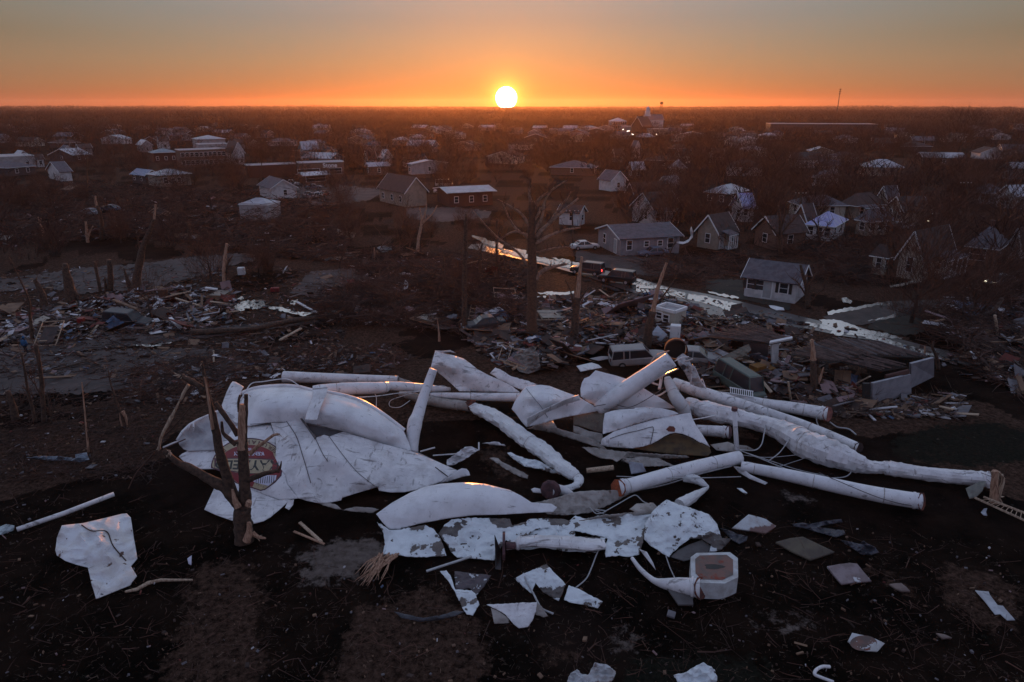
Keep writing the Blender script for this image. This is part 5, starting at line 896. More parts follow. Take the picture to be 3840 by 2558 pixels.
# ================================================================ vehicles
def car(label, reg, p, yaw, col='black', kind='suv', L=4.8, lights=None, name='parked_car', tilt=(0, 0), z=0, group=None, wreck=False, cat='car'):
    """yaw: heading of the nose in degrees from +X"""
    pos = P(reg, *p); root = empty(name, pos+Vector((0, 0, z)), label, cat, group, R(yaw)); root.rotation_euler = (R(tilt[0]), R(tilt[1]), R(yaw))
    K = dict(black=(.012, .012, .013), dark=(.03, .03, .035), white=(.52, .52, .52) if not wreck else (.27, .255, .25), grey=(.12, .13, .14), blue=(.10, .12, .17), silver=(.28, .28, .30), green=(.06, .085, .07), red=(.16, .015, .015))[col]
    body = mk('paint_'+col+('_dusty' if wreck else ''), K, tuple(v*.85 for v in K), 1.5, .28 if not wreck else .45, .04 if not wreck else .4)
    # (x, half width low, z top) profile of the lower body and the cabin
    if kind == 'suv': lo = [(-.5, .70, .95), (-.49, .88, 1.02), (.16, .92, 1.02), (.34, .90, .98), (.47, .82, .88), (.5, .66, .70)]; cab = (-.49, -.46, .10, .23, 1.78)
    elif kind == 'pickup': lo = [(-.5, .85, .95), (-.48, .9, 1.0), (.16, .92, 1.0), (.34, .90, .98), (.47, .82, .88), (.5, .66, .70)]; cab = (-.10, -.06, .14, .24, 1.75)
    elif kind == 'van': lo = [(-.5, .85, .95), (-.48, .9, 1.0), (.3, .92, 1.0), (.42, .88, .95), (.48, .82, .85), (.5, .7, .70)]; cab = (-.49, -.47, .28, .40, 2.05)
    else: lo = [(-.5, .68, .72), (-.47, .82, .88), (-.26, .87, .92), (.2, .87, .90), (.38, .84, .82), (.47, .76, .72), (.5, .6, .6)]; cab = (-.34, -.20, .06, .22, 1.42)
    b = MB(); st = []
    for x, w, zt in lo: st.append([(x*L, -w*.92, .28), (x*L, -w, .5), (x*L, -w*.97, zt-.08), (x*L, -w*.86, zt), (x*L, w*.86, zt), (x*L, w*.97, zt-.08), (x*L, w, .5), (x*L, w*.92, .28)])
    n = 8; vs = [v for s_ in st for v in s_]; k = len(st)
    b.add(vs, [(i*n+j, (i+1)*n+j, (i+1)*n+(j+1) % n, i*n+(j+1) % n) for i in range(k-1) for j in range(n)]+[tuple(range(n)), tuple((k-1)*n+j for j in range(n-1, -1, -1))])
    bo = b.build('body', body, root); bv = bo.modifiers.new('b', 'BEVEL'); bv.width = .05; bv.segments = 2
    x0, x1, x2, x3, zt = cab; zb = .93 if kind != 'sedan' else .86
    q = [(x0*L, .84, zb), (x1*L, .70, zt-.06), (x2*L, .70, zt-.06), (x3*L, .82, zb)]; b = MB()
    vs = [(x, -w, z_) for x, w, z_ in q]+[(x, w, z_) for x, w, z_ in q]
    b.add(vs, [(0, 1, 2, 3), (7, 6, 5, 4), (0, 4, 5, 1), (1, 5, 6, 2), (2, 6, 7, 3), (3, 7, 4, 0)]); b.build('windows', glass, root)
    b = MB(); rx0, rx1 = x1*L-.06, x2*L+.02; b.add([(rx0, -.72, zt-.09), (rx1, -.72, zt-.09), (rx1, .72, zt-.09), (rx0, .72, zt-.09), (rx0+.1, -.6, zt), (rx1-.15, -.6, zt), (rx1-.15, .6, zt), (rx0+.1, .6, zt)], [(0, 1, 5, 4), (1, 2, 6, 5), (2, 3, 7, 6), (3, 0, 4, 7), (4, 5, 6, 7), (3, 2, 1, 0)])
    for s_ in (-1, 1):
        for xa, xb in ((x0, x1), (x3, x2)): b.beam((xa*L, s_*.83, zb), (xb*L, s_*.71, zt-.07), .08, .07)
        mid = (x1+x2)/2*L
        b.beam((mid, s_*.845, zb), (mid, s_*.715, zt-.07), .09, .05)
        if kind in ('suv', 'van'): b.beam((x1*L+.95, s_*.85, zb), (x1*L+.95, s_*.72, zt-.07), .09, .05)
    b.build('cabin_frame', body, root)
    for x in (-.31, .31):
        for s_ in (-1, 1):
            w = MB(); w.tube([(x*L, s_*.72, .34), (x*L, s_*.95, .34)], [.34, .34], 16); wo = w.build('wheel', mk('tyre_rubber', (.012, .012, .012), (.02, .02, .02), 4, .9), root)
            w = MB(); w.tube([(x*L, s_*.95, .34), (x*L, s_*.965, .34)], [.2, .18], 12); w.build('rim', mk('rim_metal', (.25, .25, .26), (.2, .2, .2), 3, .4), wo)
    for s_ in (-1, 1):
        w = MB(); w.box((lo[-1][0]*L-.03, s_*.55, .66), (.12, .32, .16)); w.build('headlight', emit('headlight_on', (1, .85, .6), 6) if lights == 'head' else mk('lamp_lens', (.4, .4, .42), (.35, .35, .36), 3, .15), root)
        w = MB(); w.box((lo[0][0]*L+.02, s_*.62, .85), (.10, .18, .30)); w.build('taillight', emit('taillight_on', (1, .03, .015), 3.5) if lights == 'tail' and s_ > 0 else mk('red_lens', (.10, .006, .006), (.08, .005, .005), 3, .2), root)
    return root
# ================================================================ trees
def prism(b, p, q, r0, r1, n=4):
    b.tube([p, q], [r0, r1], n, caps=False)
def tree_mesh(seed, h=9, spread=.55, depth_=5, broken=0.0):
    """bare winter tree: returns (trunk MB, crown MB)"""
    rnd = random.Random(seed); T = MB(); C = MB()
    def grow(p, d, L_, r, lev):
        if lev > depth_: return
        n = 3 if lev < 2 else 2; pts = [p]; rr = [r]
        for i in range(n):
            d = (d + Vector((rnd.gauss(0, .16), rnd.gauss(0, .16), rnd.gauss(.06, .08)))).normalized(); pts.append(pts[-1]+d*L_/n); rr.append(r*(1-.45*(i+1)/n))
        if lev == 0: T.tube(pts, rr, 8, rough=.15, seed=seed)
        else: C.tube(pts, rr, 5 if lev < 2 else 3, caps=False)
        if lev < depth_ and not (lev > 0 and rnd.random() < broken):
            k = rnd.choice((3, 4)) if lev < 3 else rnd.choice((3, 4, 5))
            for i in range(k):
                t = rnd.uniform(.35, 1) if i else 1; base = pts[min(int(t*n), n-1)].lerp(pts[min(int(t*n)+1, n)], (t*n) % 1 if t < 1 else 1)
                az = rnd.uniform(0, 6.28); side = Vector((math.cos(az), math.sin(az), rnd.uniform(-.1, .5)))
                nd = (d*(1-spread*.55)+side*spread*rnd.uniform(.6, 1.3)).normalized()
                grow(base, nd, L_*rnd.uniform(.55, .78), max(r*.5*rnd.uniform(.7, 1.0), .012), lev+1)
    grow(Vector((0, 0, -.2)), Vector((rnd.gauss(0, .06), rnd.gauss(0, .06), 1)), h*.34, h*.024, 0)
    return T, C
PROTO = []
def make_protos():
    for i, (h, sp, bk) in enumerate(((9, .55, 0), (10, .7, 0), (8, .45, 0), (11, .6, .1), (7, .8, 0), (9, .6, .35))):
        T, C = tree_mesh(20+i, h, sp, 5 if i != 5 else 4, bk)
        PROTO.append((T, C))
make_protos()
tm = mk('trunk_bark', (.055, .032, .024), (.03, .02, .016), 3, .95, .5); PM = []
def place_tree(i, x, y, s, rz, label, group, name='bare_tree'):
    r = empty(name, (x, y, gz(x, y)), label, 'tree', group, rz); r.scale = (s, s, s)
    if len(PM) <= i or PM[i] is None:
        while len(PM) <= i: PM.append(None)
        a = PROTO[i][0].build('trunk', tm, r); C = PROTO[i][1]; h_ = (9, 10, 8, 11, 7, 9)[i]; w_ = h_*(1.0, 1.1, .8, .95, 1.1, .8)[i]
        T3 = crowns(np.zeros((1, 2)), np.zeros(1), np.array([h_*1.02]), np.array([w_]), 1300 if i != 5 else 350, .0026)
        for t_ in T3: C.add([tuple(q) for q in t_], [(0, 1, 2)])
        c = C.build('crown', twig_m, r); PM[i] = (a, c)
    else:
        for src in PM[i]:
            c = src.copy(); COL.objects.link(c); c.parent = r
    return r
def landmark(name, label, reg, base, limbs, splinters=(), cat='tree', group=None, mat=None, rough=.18, thin=1.0, limb_mat=None):
    """limbs: (points (x, y, forward shift m), start half width px, end half width px, 'b' bark / 'w' bare wood). They stand at the base's distance."""
    p0 = P(reg, *base); root = empty(name, p0, label, cat, group); s = REG[reg][2]; k = s*depth(p0)/FX
    groups = {}
    for i, (pts, w0, w1, kind) in enumerate(limbs):
        c = catmull([aty(*S(reg, q[0], q[1]), p0.y + (q[2] if len(q) > 2 else 0)) for q in pts], 5); n = len(c)
        rad = [max((w0+(w1-w0)*j/(n-1))*k*thin, .015) for j in range(n)]
        nm = {'b': 'trunk' if i == 0 else 'limb', 'w': 'splintered_wood', 't': 'twig', 's': 'shred'}[kind]
        b = groups.setdefault((nm, i if nm in ('limb', 'splintered_wood') else 0), MB()); b.tube([Vector(q)-p0 for q in c], rad, 11 if kind != 't' else 4, rough=rough if kind != 't' else 0, seed=i)
    for (nm, i), b in groups.items():
        o = b.build('twigs' if nm == 'twig' else nm, {'trunk': mat or bark, 'limb': limb_mat or mat or bark, 'splintered_wood': wood, 'twig': twig_m, 'shred': wood_pale}[nm], root, smooth=nm != 'splintered_wood')
    for q in splinters:   # (x, y, n, length px, dx, dy)
        b = MB(); rnd = random.Random(int(q[0])); c = aty(*S(reg, q[0], q[1]), p0.y)
        for j in range(q[2]):
            d = Vector((q[4]+rnd.gauss(0, .35), rnd.gauss(0, .3), -q[5]+rnd.gauss(0, .3))).normalized()*q[3]*k*rnd.uniform(.5, 1.1); o_ = c-p0+Vector((rnd.gauss(0, .25*q[3]*k), 0, 0)); b.tube([o_, o_+d*.6, o_+d], [q[3]*k*.09, q[3]*k*.06, .004], 4)
        b.build('splinter_tip', wood_pale, root)
    return root
# ================================================================ houses, near to far
W2, W3 = [(.2,), (.7,)], [(.15,), (.5,), (.82,)]
r, V, La, Lb, o_ = house('white house with black shutters by the wet street, its gable stripped to plywood', 'L3', (845, 1045), (1120, 1086), (1300, 1056), 2.5, 1.55, 'white', 'shingle', 0, wins0=[(.12, .8, 1.15, 1.0, 1), (.30, .8, 1.15, 1.0, 1), (.76, .9, 1.15, 1.0, 1)], door0=.45)
b = MB(); q = [Vector(V(-.05, Lb*.06, 2.2)), Vector(V(-.05, Lb*.94, 2.2)), Vector(V(-.05, Lb*.5, 3.85))]; b.v = [tuple(x) for x in q]; b.f = [(0, 1, 2)]; b.mi = [0]; b.build('plywood_gable', mk('plywood', (.26, .115, .05), (.19, .085, .04), 2, .8), r)
b = MB(); q = [V(-.06, Lb*.42, .1), V(-.06, Lb*.98, .1), V(-.06, Lb*.98, 2.25), V(-.06, Lb*.42, 2.25)]; b.v = [tuple(x) for x in q]; b.f = [(0, 1, 2, 3)]; b.mi = [0]; b.build('wrap_panel', mk('house_wrap', (.55, .57, .60), (.5, .5, .52), 2, .6), r)
house('long low grey house with white trim behind the parked blue sedan', 'R15', (125, 640), (372, 765), (1000, 722), 2.7, 1.3, 'grey', 'shingle', 1, wins0=[(.3, .9, 1.4)], door0=.78, wins1=[(.14, .8, 1.4), (.43, .7, .8, 1.3), (.66, .7, .8, 1.3), (.84, .9, 1.5)])
house('tall gabled white house with a dark roof behind the long grey house', 'R15', (500, 372), (735, 425), (1080, 410), 3.2, 2.6, 'white', 'shingle_dark', 1, wins0=[(.25, .5, .6, 3.3), (.65, .7, 1.3)], wins1=[(.15,), (.8,)], porch=(1, .2, .6, 1.6))
house('small steep white house with a purple-blue tarp on its roof', 'R15', (1590, 352), (1718, 388), (1832, 382), 3.0, 2.3, 'white', 'bluetarp', 1, wins0=[(.5, .5, .6, 3.6), (.62, 1.0, 1.3)], wins1=[(.2, .8, 1.2, 1.3)])
house('long tan house with a dark roof and gabled porch, right of the grey house', 'R15', (1215, 655), (1440, 695), (1830, 690), 2.9, 2.4, 'tan', 'shingle_dark', 1, wins0=[(.5, .8, 1.4)], wins1=[(.85,)], door1=.2, porch=(1, .12, .62, 1.8))
house('dark house with a pale metal roof above the tan house', 'R15', (1300, 190), (1560, 215), (1840, 175), 3.0, 1.4, 'dark', 'metal', 1, 'hip', wins0=W2, wins1=W2)
r, V, La, Lb, o_ = house('cream gabled house with a dark roof and columned front porch at the right', 'R14', (1150, 1190), (1372, 1232), (1770, 1170), 3.1, 3.2, 'cream', 'shingle_dark', 1, wins0=[(.48, .7, 1.9)], wins1=[(.2, .7, 1.6), (.55, .7, 1.6), (.75, .7, 1.6)], porch=(1, .3, 1.0, 2.0))
house('low cream rear wing attached left of the columned house', 'R14', (915, 1160), (1030, 1180), (1150, 1190), 2.6, 1.5, 'cream', 'shingle_brown', 0, 'hip', wins0=[(.5, .6, 1.4)], wins1=[(.5, .6, 1.4)], name='house_wing')
house('brown brick house with a hip roof and chimney right of the columned house', 'R14', (1790, 1080), (2055, 1115), (2205, 1050), 2.9, 2.6, 'brick', 'shingle', 0, 'hip', wins0=[(.3, 1.2, 1.6), (.55, .8, 1.6)], wins1=[(.5, .9, 1.5)], chimney=True)
house('white house cut by the right edge of the view beside the brick house', 'R14', (2200, 1022), (2285, 1035), (2440, 1010), 2.8, 1.8, 'white', 'shingle_brown', 1, wins1=[(.4,)])
house('white house under a big purple-blue tarp, right side of the view', 'R14', (300, 840), (540, 865), (760, 800), 2.7, 1.7, 'white', 'bluetarp', 0, 'hip', wins0=W3, wins1=W2)
house('tan house with a grey hip roof right of the tarped house', 'R14', (765, 790), (880, 812), (1100, 790), 2.7, 1.9, 'tan', 'shingle', 1, 'hip', wins0=[(.5,)], wins1=W3)
house('pale house with a hip roof and white eaves behind the tarped house', 'R14', (145, 600), (255, 642), (540, 600), 2.7, 1.6, 'cream', 'shingle', 1, 'hip', wins0=[(.5,)], wins1=W2)
house('brown roofed bungalow with a pillared porch behind the tan hip house', 'R14', (620, 625), (765, 650), (1000, 625), 2.7, 2.2, 'tan', 'shingle_brown', 1, 'hip', wins1=W2, porch=(1, .05, .7, 1.8))
house('tall narrow pale gable right of the pillared bungalow', 'R14', (955, 610), (1050, 625), (1100, 610), 3.6, 2.4, 'cream', 'shingle', 1, wins0=[(.5, .6, 1.0)])
house('tan gabled house partly hidden by bare trees, right of the narrow gable', 'R14', (1062, 655), (1215, 705), (1350, 680), 2.7, 2.2, 'tan', 'shingle_brown', 1, wins0=W2)
house('grey hip roofed house far right among dark trees', 'R14', (1825, 490), (1985, 512), (2110, 495), 2.7, 1.7, 'grey', 'shingle', 0, 'hip', wins0=W3)
house('big white house with a pale roof cut by the right edge', 'R14', (2085, 535), (2235, 562), (2440, 520), 3.0, 2.0, 'white', 'metal', 1, wins0=[(.3,), (.7,)], wins1=W2)
house('dark blue-grey house highest at the right edge', 'R14', (2130, 268), (2235, 282), (2440, 258), 3.4, 1.6, 'grey', 'metal', 1, wins0=[(.5,)], wins1=W2)
house('pale house with a broad grey roof in the clearing at centre right', 'R14', (345, 338), (480, 348), (680, 325), 2.7, 1.5, 'white', 'shingle', 0, 'hip', wins0=W3)
house('small pale cottage just above the broad grey roof', 'R14', (385, 215), (430, 222), (550, 210), 2.7, 1.5, 'pale', 'shingle', 1, wins0=[(.5,)])
house('brown house with its roof ridge beside the tall tree, left part of the right streets', 'R14', (180, 780), (300, 800), (330, 780), 2.8, 2.4, 'brick', 'shingle_brown', 1, wins0=[(.5,)])
house('dark brown roofed house with a white eave line above the white gabled house', 'R15', (440, 175), (520, 190), (950, 165), 2.8, 1.9, 'dark', 'shingle_brown', 1, wins1=W3)
house('pink-grey roofed house behind the dark brown roof', 'R15', (780, 80), (900, 95), (1020, 80), 2.8, 1.8, 'pale', 'metal', 1, wins0=[(.5,)])
house('white gabled house in the orange glow with a grey roof', 'L2', (1822, 575), (1900, 588), (1958, 575), 3.0, 2.2, 'white', 'shingle', 0, wins1=[(.5,)])
house('white walled cottage at the right of the tall bare tree', 'L2', (1562, 800), (1690, 812), (1766, 803), 2.6, 1.0, 'white', 'shingle_brown', 0, wins0=[(.62, .7, 1.4)], wins1=[(.6, .6, 1.0)])
house('small white gabled house with a grey roof left of the town lot', 'L1', (1700, 612), (1778, 641), (1936, 628), 2.7, 1.9, 'white', 'shingle', 0, wins1=[(.55, .8, 1.2)])
r, V, La, Lb, o_ = house('bulging pale roofless building behind the thicket at left', 'L1', (1572, 770), (1760, 775), (1912, 752), 3.2, .9, 'pale', 'metal', 0, 'hip', over=.1)
house('tan commercial building with a long pale roof at left', 'L1', (975, 548), (1060, 560), (1290, 548), 3.4, 1.2, 'tan', 'metal', 1, 'hip', wins1=[(.15, 1.2, 1.6), (.4,), (.6,)], name='shop')
house('low house with a blue tarp roof left of the tan commercial building', 'L1', (868, 530), (955, 542), (1035, 532), 2.6, 1.3, 'dark', mk('light_blue_tarp', (.20, .24, .34), (.12, .15, .24), 2, .5), 0, wins0=W2)
house('two-storey brick commercial block with rows of windows at left', 'L1', (1160, 425), (1190, 432), (1490, 418), 6.2, 1, 'brick', 'flatroof', 1, 'flat', wins1=[(u/10+.05, 1.2, 1.4, z) for u in range(10) for z in (.9, 3.8)], name='brick_block', cat='building', maxlen=(14, 60))
house('white gabled house with a steep black roof right of the brick block', 'L1', (1482, 402), (1535, 416), (1592, 410), 5.0, 3.6, 'white', 'shingle_dark', 0, wins1=W2, wins0=[(.3, .8, 1.2, 3.2), (.7, .8, 1.2, 3.2)])
house('teal-blue roofed shop left of the brick block', 'L1', (985, 392), (1010, 400), (1170, 394), 4.0, 1.2, 'redbrick', mk('teal_roof', (.15, .21, .25), (.11, .15, .18), 1, .5), 1, 'hip', wins1=W3, name='shop')
house('long pale building at the left edge with a flat roof', 'L1', (-120, 432), (-60, 446), (240, 430), 4.2, 1, 'pale', 'flatroof', 1, 'flat', wins1=W3, name='warehouse', cat='building', maxlen=(14, 60))
house('pair-gabled white house at left above the dark thicket', 'L1', (322, 502), (405, 522), (465, 515), 2.8, 2.6, 'white', 'shingle', 1, wins0=[(.5,)])
house('low white building with a pale roof edge at left, above the commercial block', 'L1', (1290, 350), (1310, 355), (1480, 345), 5, 1, 'pale', 'flatroof', 1, 'flat', name='warehouse', cat='building', maxlen=(14, 60))
# long shop row with its sign
r, V, La, Lb, o_ = house('long flat-roofed shop row with dark windows left of centre', 'R11', (-260, 345), (-230, 360), (430, 350), 3.8, 1, 'redbrick', 'flatroof', 1, 'flat', name='shop_row', cat='building', maxlen=(16, 90))
r, V, La, Lb, o_ = house('flat-roofed shop with pale raised lettering on its fascia', 'R11', (395, 345), (425, 362), (1010, 350), 4.6, 1, 'brick', 'flatroof', 1, 'flat', name='shop', cat='building', maxlen=(16, 90), wins1=[(.1, 4, 1.8), (.3, 4, 1.8), (.8, 4, 1.8)])
v, f = text_mesh('Stone'); b = MB(); w = max(x for x, _ in v); bx = V(0, 1, 0)-V(0, 0, 0)
for x, y in v: p = V(-.12, Lb*.52, 3.0)+bx*(x*2.0)+Vector((0, 0, y*2.0)); b.v.append(tuple(p))
b.f = f; b.mi = [0]*len(f); b.build('lettering', G['trim'], r)
house('canopy building with a white tilted roof in front of the lettered shop', 'R11', (445, 440), (500, 452), (790, 440), 3.0, .5, 'brick', mk('white_roof', (.50, .50, .54), (.42, .42, .45), .6, .4), 1, 'gable', wins1=[(u/9+.1, 1, 1.8) for u in range(8)], name='shop', cat='building', over=1.2)
house('long low building with a pale peeling roof left of the tall tree', 'L2', (768, 655), (850, 690), (1200, 700), 3.2, .7, 'redbrick', 'metal', 1, 'gable', wins1=W3, name='shop', cat='building', over=.8)
house('dark barn-like roof with a white gable, left of centre', 'L2', (392, 650), (560, 690), (690, 675), 3.4, 3.0, 'tan', 'shingle_brown', 0, wins0=W3)
house('white house with two dark doorways in the orange glow', 'L2', (542, 425), (570, 432), (682, 425), 3.0, 1.4, 'white', 'shingle_brown', 1, wins1=[(.3, 1.2, 2.0, .2), (.7, 1.2, 2.0, .2)])
house('pale barn in the trees upper left of the sun beam', 'L1', (1965, 378), (1990, 386), (2068, 378), 4.5, 3, 'pale', 'metal', 1, name='barn', cat='barn')
# church on the skyline side
r, V, La, Lb, o_ = house('white church with a stepped steeple and a long roof near the skyline', 'R13', (690, 345), (745, 352), (905, 345), 9, 5, 'white', 'shingle', 1, name='church', cat='church', maxlen=(16, 50), wins0=[(.3, 1.5, 3, 2), (.7, 1.5, 3, 2)])
b = MB(); c = V(La*.5, 3, 0)
for z0, z1, w in ((9, 14, 6), (14, 17.5, 4.4), (17.5, 20, 3)): b.box(c+Vector((0, 0, (z0+z1)/2)), (w, w, z1-z0))
b.tube([c+Vector((0, 0, 20)), c+Vector((0, 0, 22.5))], [1.6, .05], 8); b.build('steeple', G['white'], r)
house('pale mansion with columns left of the church', 'R13', (272, 352), (330, 358), (428, 350), 8, 3, 'pale', 'metal', 1, 'hip', name='mansion', cat='building', wins1=[(u/6+.1, 1.5, 2.4, z) for u in range(6) for z in (1, 4.8)], maxlen=(20, 40))
house('brick hall with a triangular gable in front of the church', 'R13', (560, 425), (700, 432), (760, 425), 7, 7, 'redbrick', 'shingle_brown', 1, name='hall', cat='building', maxlen=(30, 30))
house('long low building right of the brick hall', 'R13', (745, 428), (760, 432), (990, 425), 5, 1, 'tan', 'flatroof', 1, 'flat', name='warehouse', cat='building', maxlen=(14, 80), wins1=W3)
house('flat building between the mansion and the brick hall', 'R13', (430, 385), (450, 392), (620, 385), 5, 1, 'pale', 'flatroof', 1, 'flat', name='warehouse', cat='building', maxlen=(14, 80))
house('very long flat-roofed building far off at right', 'L3', (960, 160), (985, 166), (1400, 150), 7, 1, 'dark', 'flatroof', 1, 'flat', name='warehouse', cat='building', maxlen=(30, 170))
for i, (lab, reg, a_, b_, c_, kw) in enumerate((
    ('small white house with a tall arched gable, middle distance right of the sun', 'R13', (552, 712), (600, 722), (640, 715), dict(h=4.5, rh=3, wall='white')),
    ('teal-roofed white cottage in the trees right of the sun', 'R13', (1120, 770), (1180, 782), (1270, 772), dict(h=3, rh=2.4, wall='white')),
    ('wide purple-grey roofed house below the teal-roofed cottage', 'R13', (1040, 945), (1090, 955), (1215, 945), dict(h=3, rh=2.6, wall='pale', roof='metal', kind='hip')),
    ('house with a bright pale roof patch right of the sun beam', 'R13', (520, 960), (580, 972), (690, 962), dict(h=3, rh=2, wall='brick', roof='metal')),
    ('white house with two pale porches far right in the trees', 'R13', (1790, 580), (1830, 588), (1975, 578), dict(h=3.2, rh=2, wall='white')),
    ('grey gabled house below the two pale porches', 'R13', (1545, 770), (1600, 780), (1680, 770), dict(h=3, rh=2.6, wall='pale')),
    ('pale house high in the trees right of the church', 'R13', (1070, 500), (1110, 506), (1210, 500), dict(h=3, rh=2, wall='pale')),
    ('pair of pale roofs left of the arched gable', 'R13', (320, 760), (360, 768), (430, 760), dict(h=3, rh=2.2, wall='cream')),
    ('low white building at the far left among trees', 'L1', (395, 360), (420, 366), (480, 360), dict(h=3, rh=2, wall='white')),
    ('white cottage at the far left beyond the pale warehouse', 'L1', (510, 350), (530, 355), (600, 350), dict(h=3, rh=2, wall='white')),
    ('pale house left of the teal-blue roofed shop', 'L1', (900, 325), (930, 332), (985, 326), dict(h=3.5, rh=2.2, wall='pale', roof='metal')),
    ('white house behind the teal-blue roofed shop', 'L1', (1030, 305), (1050, 310), (1100, 305), dict(h=4, rh=2.4, wall='white')),
    ('purple-grey hall roof behind the brick block', 'L1', (1265, 318), (1300, 326), (1470, 318), dict(h=6, rh=1.6, wall='pale', roof='metal', kind='hip')),
    ('small white shed at the left in front of the pale warehouse', 'L1', (225, 425), (250, 430), (285, 426), dict(h=3, rh=1.4, wall='white')),
    ('pale house left of the small white shed', 'L1', (100, 400), (130, 406), (190, 400), dict(h=3, rh=1.8, wall='pale', roof='metal')),
    ('gabled house in the orange light above the lettered shop', 'R11', (1240, 215), (1290, 225), (1360, 215), dict(h=3.2, rh=2.6, wall='pale')),
    ('pink lit gabled house right of it above the lettered shop', 'R11', (1430, 190), (1480, 200), (1560, 190), dict(h=3.2, rh=2.6, wall='pale', roof='metal')),
    ('low house with a bright white roof edge in the orange glow', 'R11', (1265, 320), (1300, 330), (1540, 318), dict(h=3, rh=1, wall='brick', roof='metal')),
    ('long pale wall right of the two dark doorways', 'R11', (1790, 310), (1830, 318), (2250, 290), dict(h=3.4, rh=1, wall='pale', roof='metal')),
    ('grey gabled house behind the tan house on the right', 'L3', (900, 770), (1010, 800), (1180, 790), dict(h=2.8, rh=2.2, wall='brick', roof='shingle_brown')))):
    house(lab, reg, a_, b_, c_, ridge=kw.pop('ridge', i % 2), wins0=[(.5,)], wins1=[(.5,)], roof=kw.pop('roof', ('shingle', 'shingle_brown')[i % 2]), maxlen=(40, 40), **kw)
rnd = random.Random(77)
made = 0
for i in range(4000):
    if made >= 130: break
    y = rnd.uniform(215, 760); x = rnd.uniform(-.76, .78)*y
    if any((x-a)**2+(y-b_)**2 < (r_+11)**2 for a, b_, r_ in KEEP) or (x < .05*y and y < 230) or not in_view(x, y, .98): continue
    px = 1920+FX*x/(y*CP+H*SP)
    if 1500 < px < 2150 and y < 260: continue
    ang = rnd.choice((0, 90))+rnd.uniform(8, 26); a = Vector((-math.cos(R(ang % 90)), math.sin(R(ang % 90)), 0)); b_ = Vector((math.sin(R(ang % 90)), math.cos(R(ang % 90)), 0)); p = Vector((x, y, 0))
    L_ = rnd.uniform(9, 15); far = y > 330; side = 'left' if x < -.12*y else ('right' if x > .12*y else 'middle')
    wl_ = rnd.choice(('white', 'pale', 'cream', 'tan', 'brick', 'grey', 'dark')); rf_ = rnd.choice(('shingle', 'shingle_dark', 'shingle_brown', 'metal', 'shingle')); wd = wl_+'-walled house with a '+dict(shingle='grey', shingle_dark='black', shingle_brown='brown', metal='pale metal')[rf_]+' roof'
    house('distant '+wd+' between bare trees, %s of the town' % dict(left='left part', right='right part', middle='middle')[side] if far else 'small '+wd+' among the trees, %s of the view' % dict(left='left side', right='right side', middle='middle')[side], None, 0, 0, 0,
          rnd.uniform(2.6, 3.2), rnd.uniform(1.4, 2.4), wl_, rf_, rnd.choice((0, 1)), rnd.choice(('gable', 'gable', 'hip')), wins0=[(.5,)], wins1=[(.3,), (.7,)], ps=(p, a, b_, L_, rnd.uniform(7, 10)),
          group=('distant houses ' if far else 'houses among the trees ')+side); made += 1
# street lights by the church, mast, far water tower
for i, (x, y) in enumerate(((400, 396), (458, 360), (512, 382), (530, 378), (570, 418), (582, 424), (722, 420), (880, 421), (1160, 410))):
    s_ = S('R13', x, y); g = at(s_[0], s_[1]+14, 0); top = aty(*s_, g.y); r = empty('street_lamp', g, 'lit white street lamp by the church, number %s from the left' % ('one two three four five six seven eight nine'.split()[i]), 'street lamp', 'lit street lamps by the church'); hh = top.z
    b = MB(); b.tube([(0, 0, 0), (0, 0, hh)], [.14, .1], 6); b.build('pole', black_m, r); b = MB(); b.tube([(0, 0, hh), (0, 0, hh+.5)], [.48, .48], 10); b.build('lamp', emit('lamp_glow', (1, .93, .8), 5), r)
g = Vector((1932*1.63127-1920, 0, 0)); Y = 1500; p = aty(1932*1.63127, 205*1.63127, Y); r = empty('radio_mast', (p.x, Y, 0), 'thin radio mast rising above the skyline at right', 'mast'); b = MB(); b.tube([(0, 0, 0), (0, 0, p.z)], [1.1, .55], 4); b.build('mast', black_m, r)
for k in (.82, .9, .98): b = MB(); b.tube([(0, 0, p.z*k), (0, 0, p.z*k+1.6)], [2.0, 2.0], 6); b.build('antenna', black_m, r)
Y = 1600; p = aty(1521*1.63127, 237*1.63127, Y); r = empty('water_tower', (p.x, Y, 0), 'tiny dark water tower on the skyline right of the sun', 'water tower'); b = MB(); b.tube([(0, 0, p.z-3), (0, 0, p.z-1.5), (0, 0, p.z+1.5), (0, 0, p.z+3)], [1.5, 3.6, 3.6, 1.2], 12); b.build('tank', black_m, r)
for k in range(4): b = MB(); b.tube([(2.5*math.cos(k*1.57+.78), 2.5*math.sin(k*1.57+.78), 0), (2*math.cos(k*1.57+.78), 2*math.sin(k*1.57+.78), p.z-2)], [.4, .4], 5); b.build('leg', black_m, r)
# ================================================================ vehicles
car('black SUV on the wet street, second of the two from the left', 'R9', (1560, 92), -28+180, 'black', 'suv', 4.9)
car('dark SUV on the wet street with a red tail light glowing', 'L2', (1745, 1128), -28+180, 'dark', 'suv', 4.7, lights='tail')
car('dusty blue sedan parked before the long grey house', 'R15', (730, 765), 195, 'blue', 'sedan', 4.8)
car('wrecked white station wagon stripped of windows in the rubble behind the wreck', 'R9', (1750, 790), 3, 'white', 'suv', 5.3, wreck=True, tilt=(5, -3), z=-.25)
car('dark sedan with an open door in the rubble left of the tall tree', 'R9', (390, 505), 195, 'dark', 'sedan', 4.6, wreck=True, tilt=(0, 3))
car('crushed grey-green minivan with its glass facing up, behind the right pipes', 'R8', (385, 680), -62, 'green', 'van', 4.6, wreck=True, tilt=(-6, 8))
car('white car half buried just behind the open pipe ring', 'R7', (1440, 345), -15, 'white', 'sedan', 4.6, wreck=True, tilt=(4, 0))
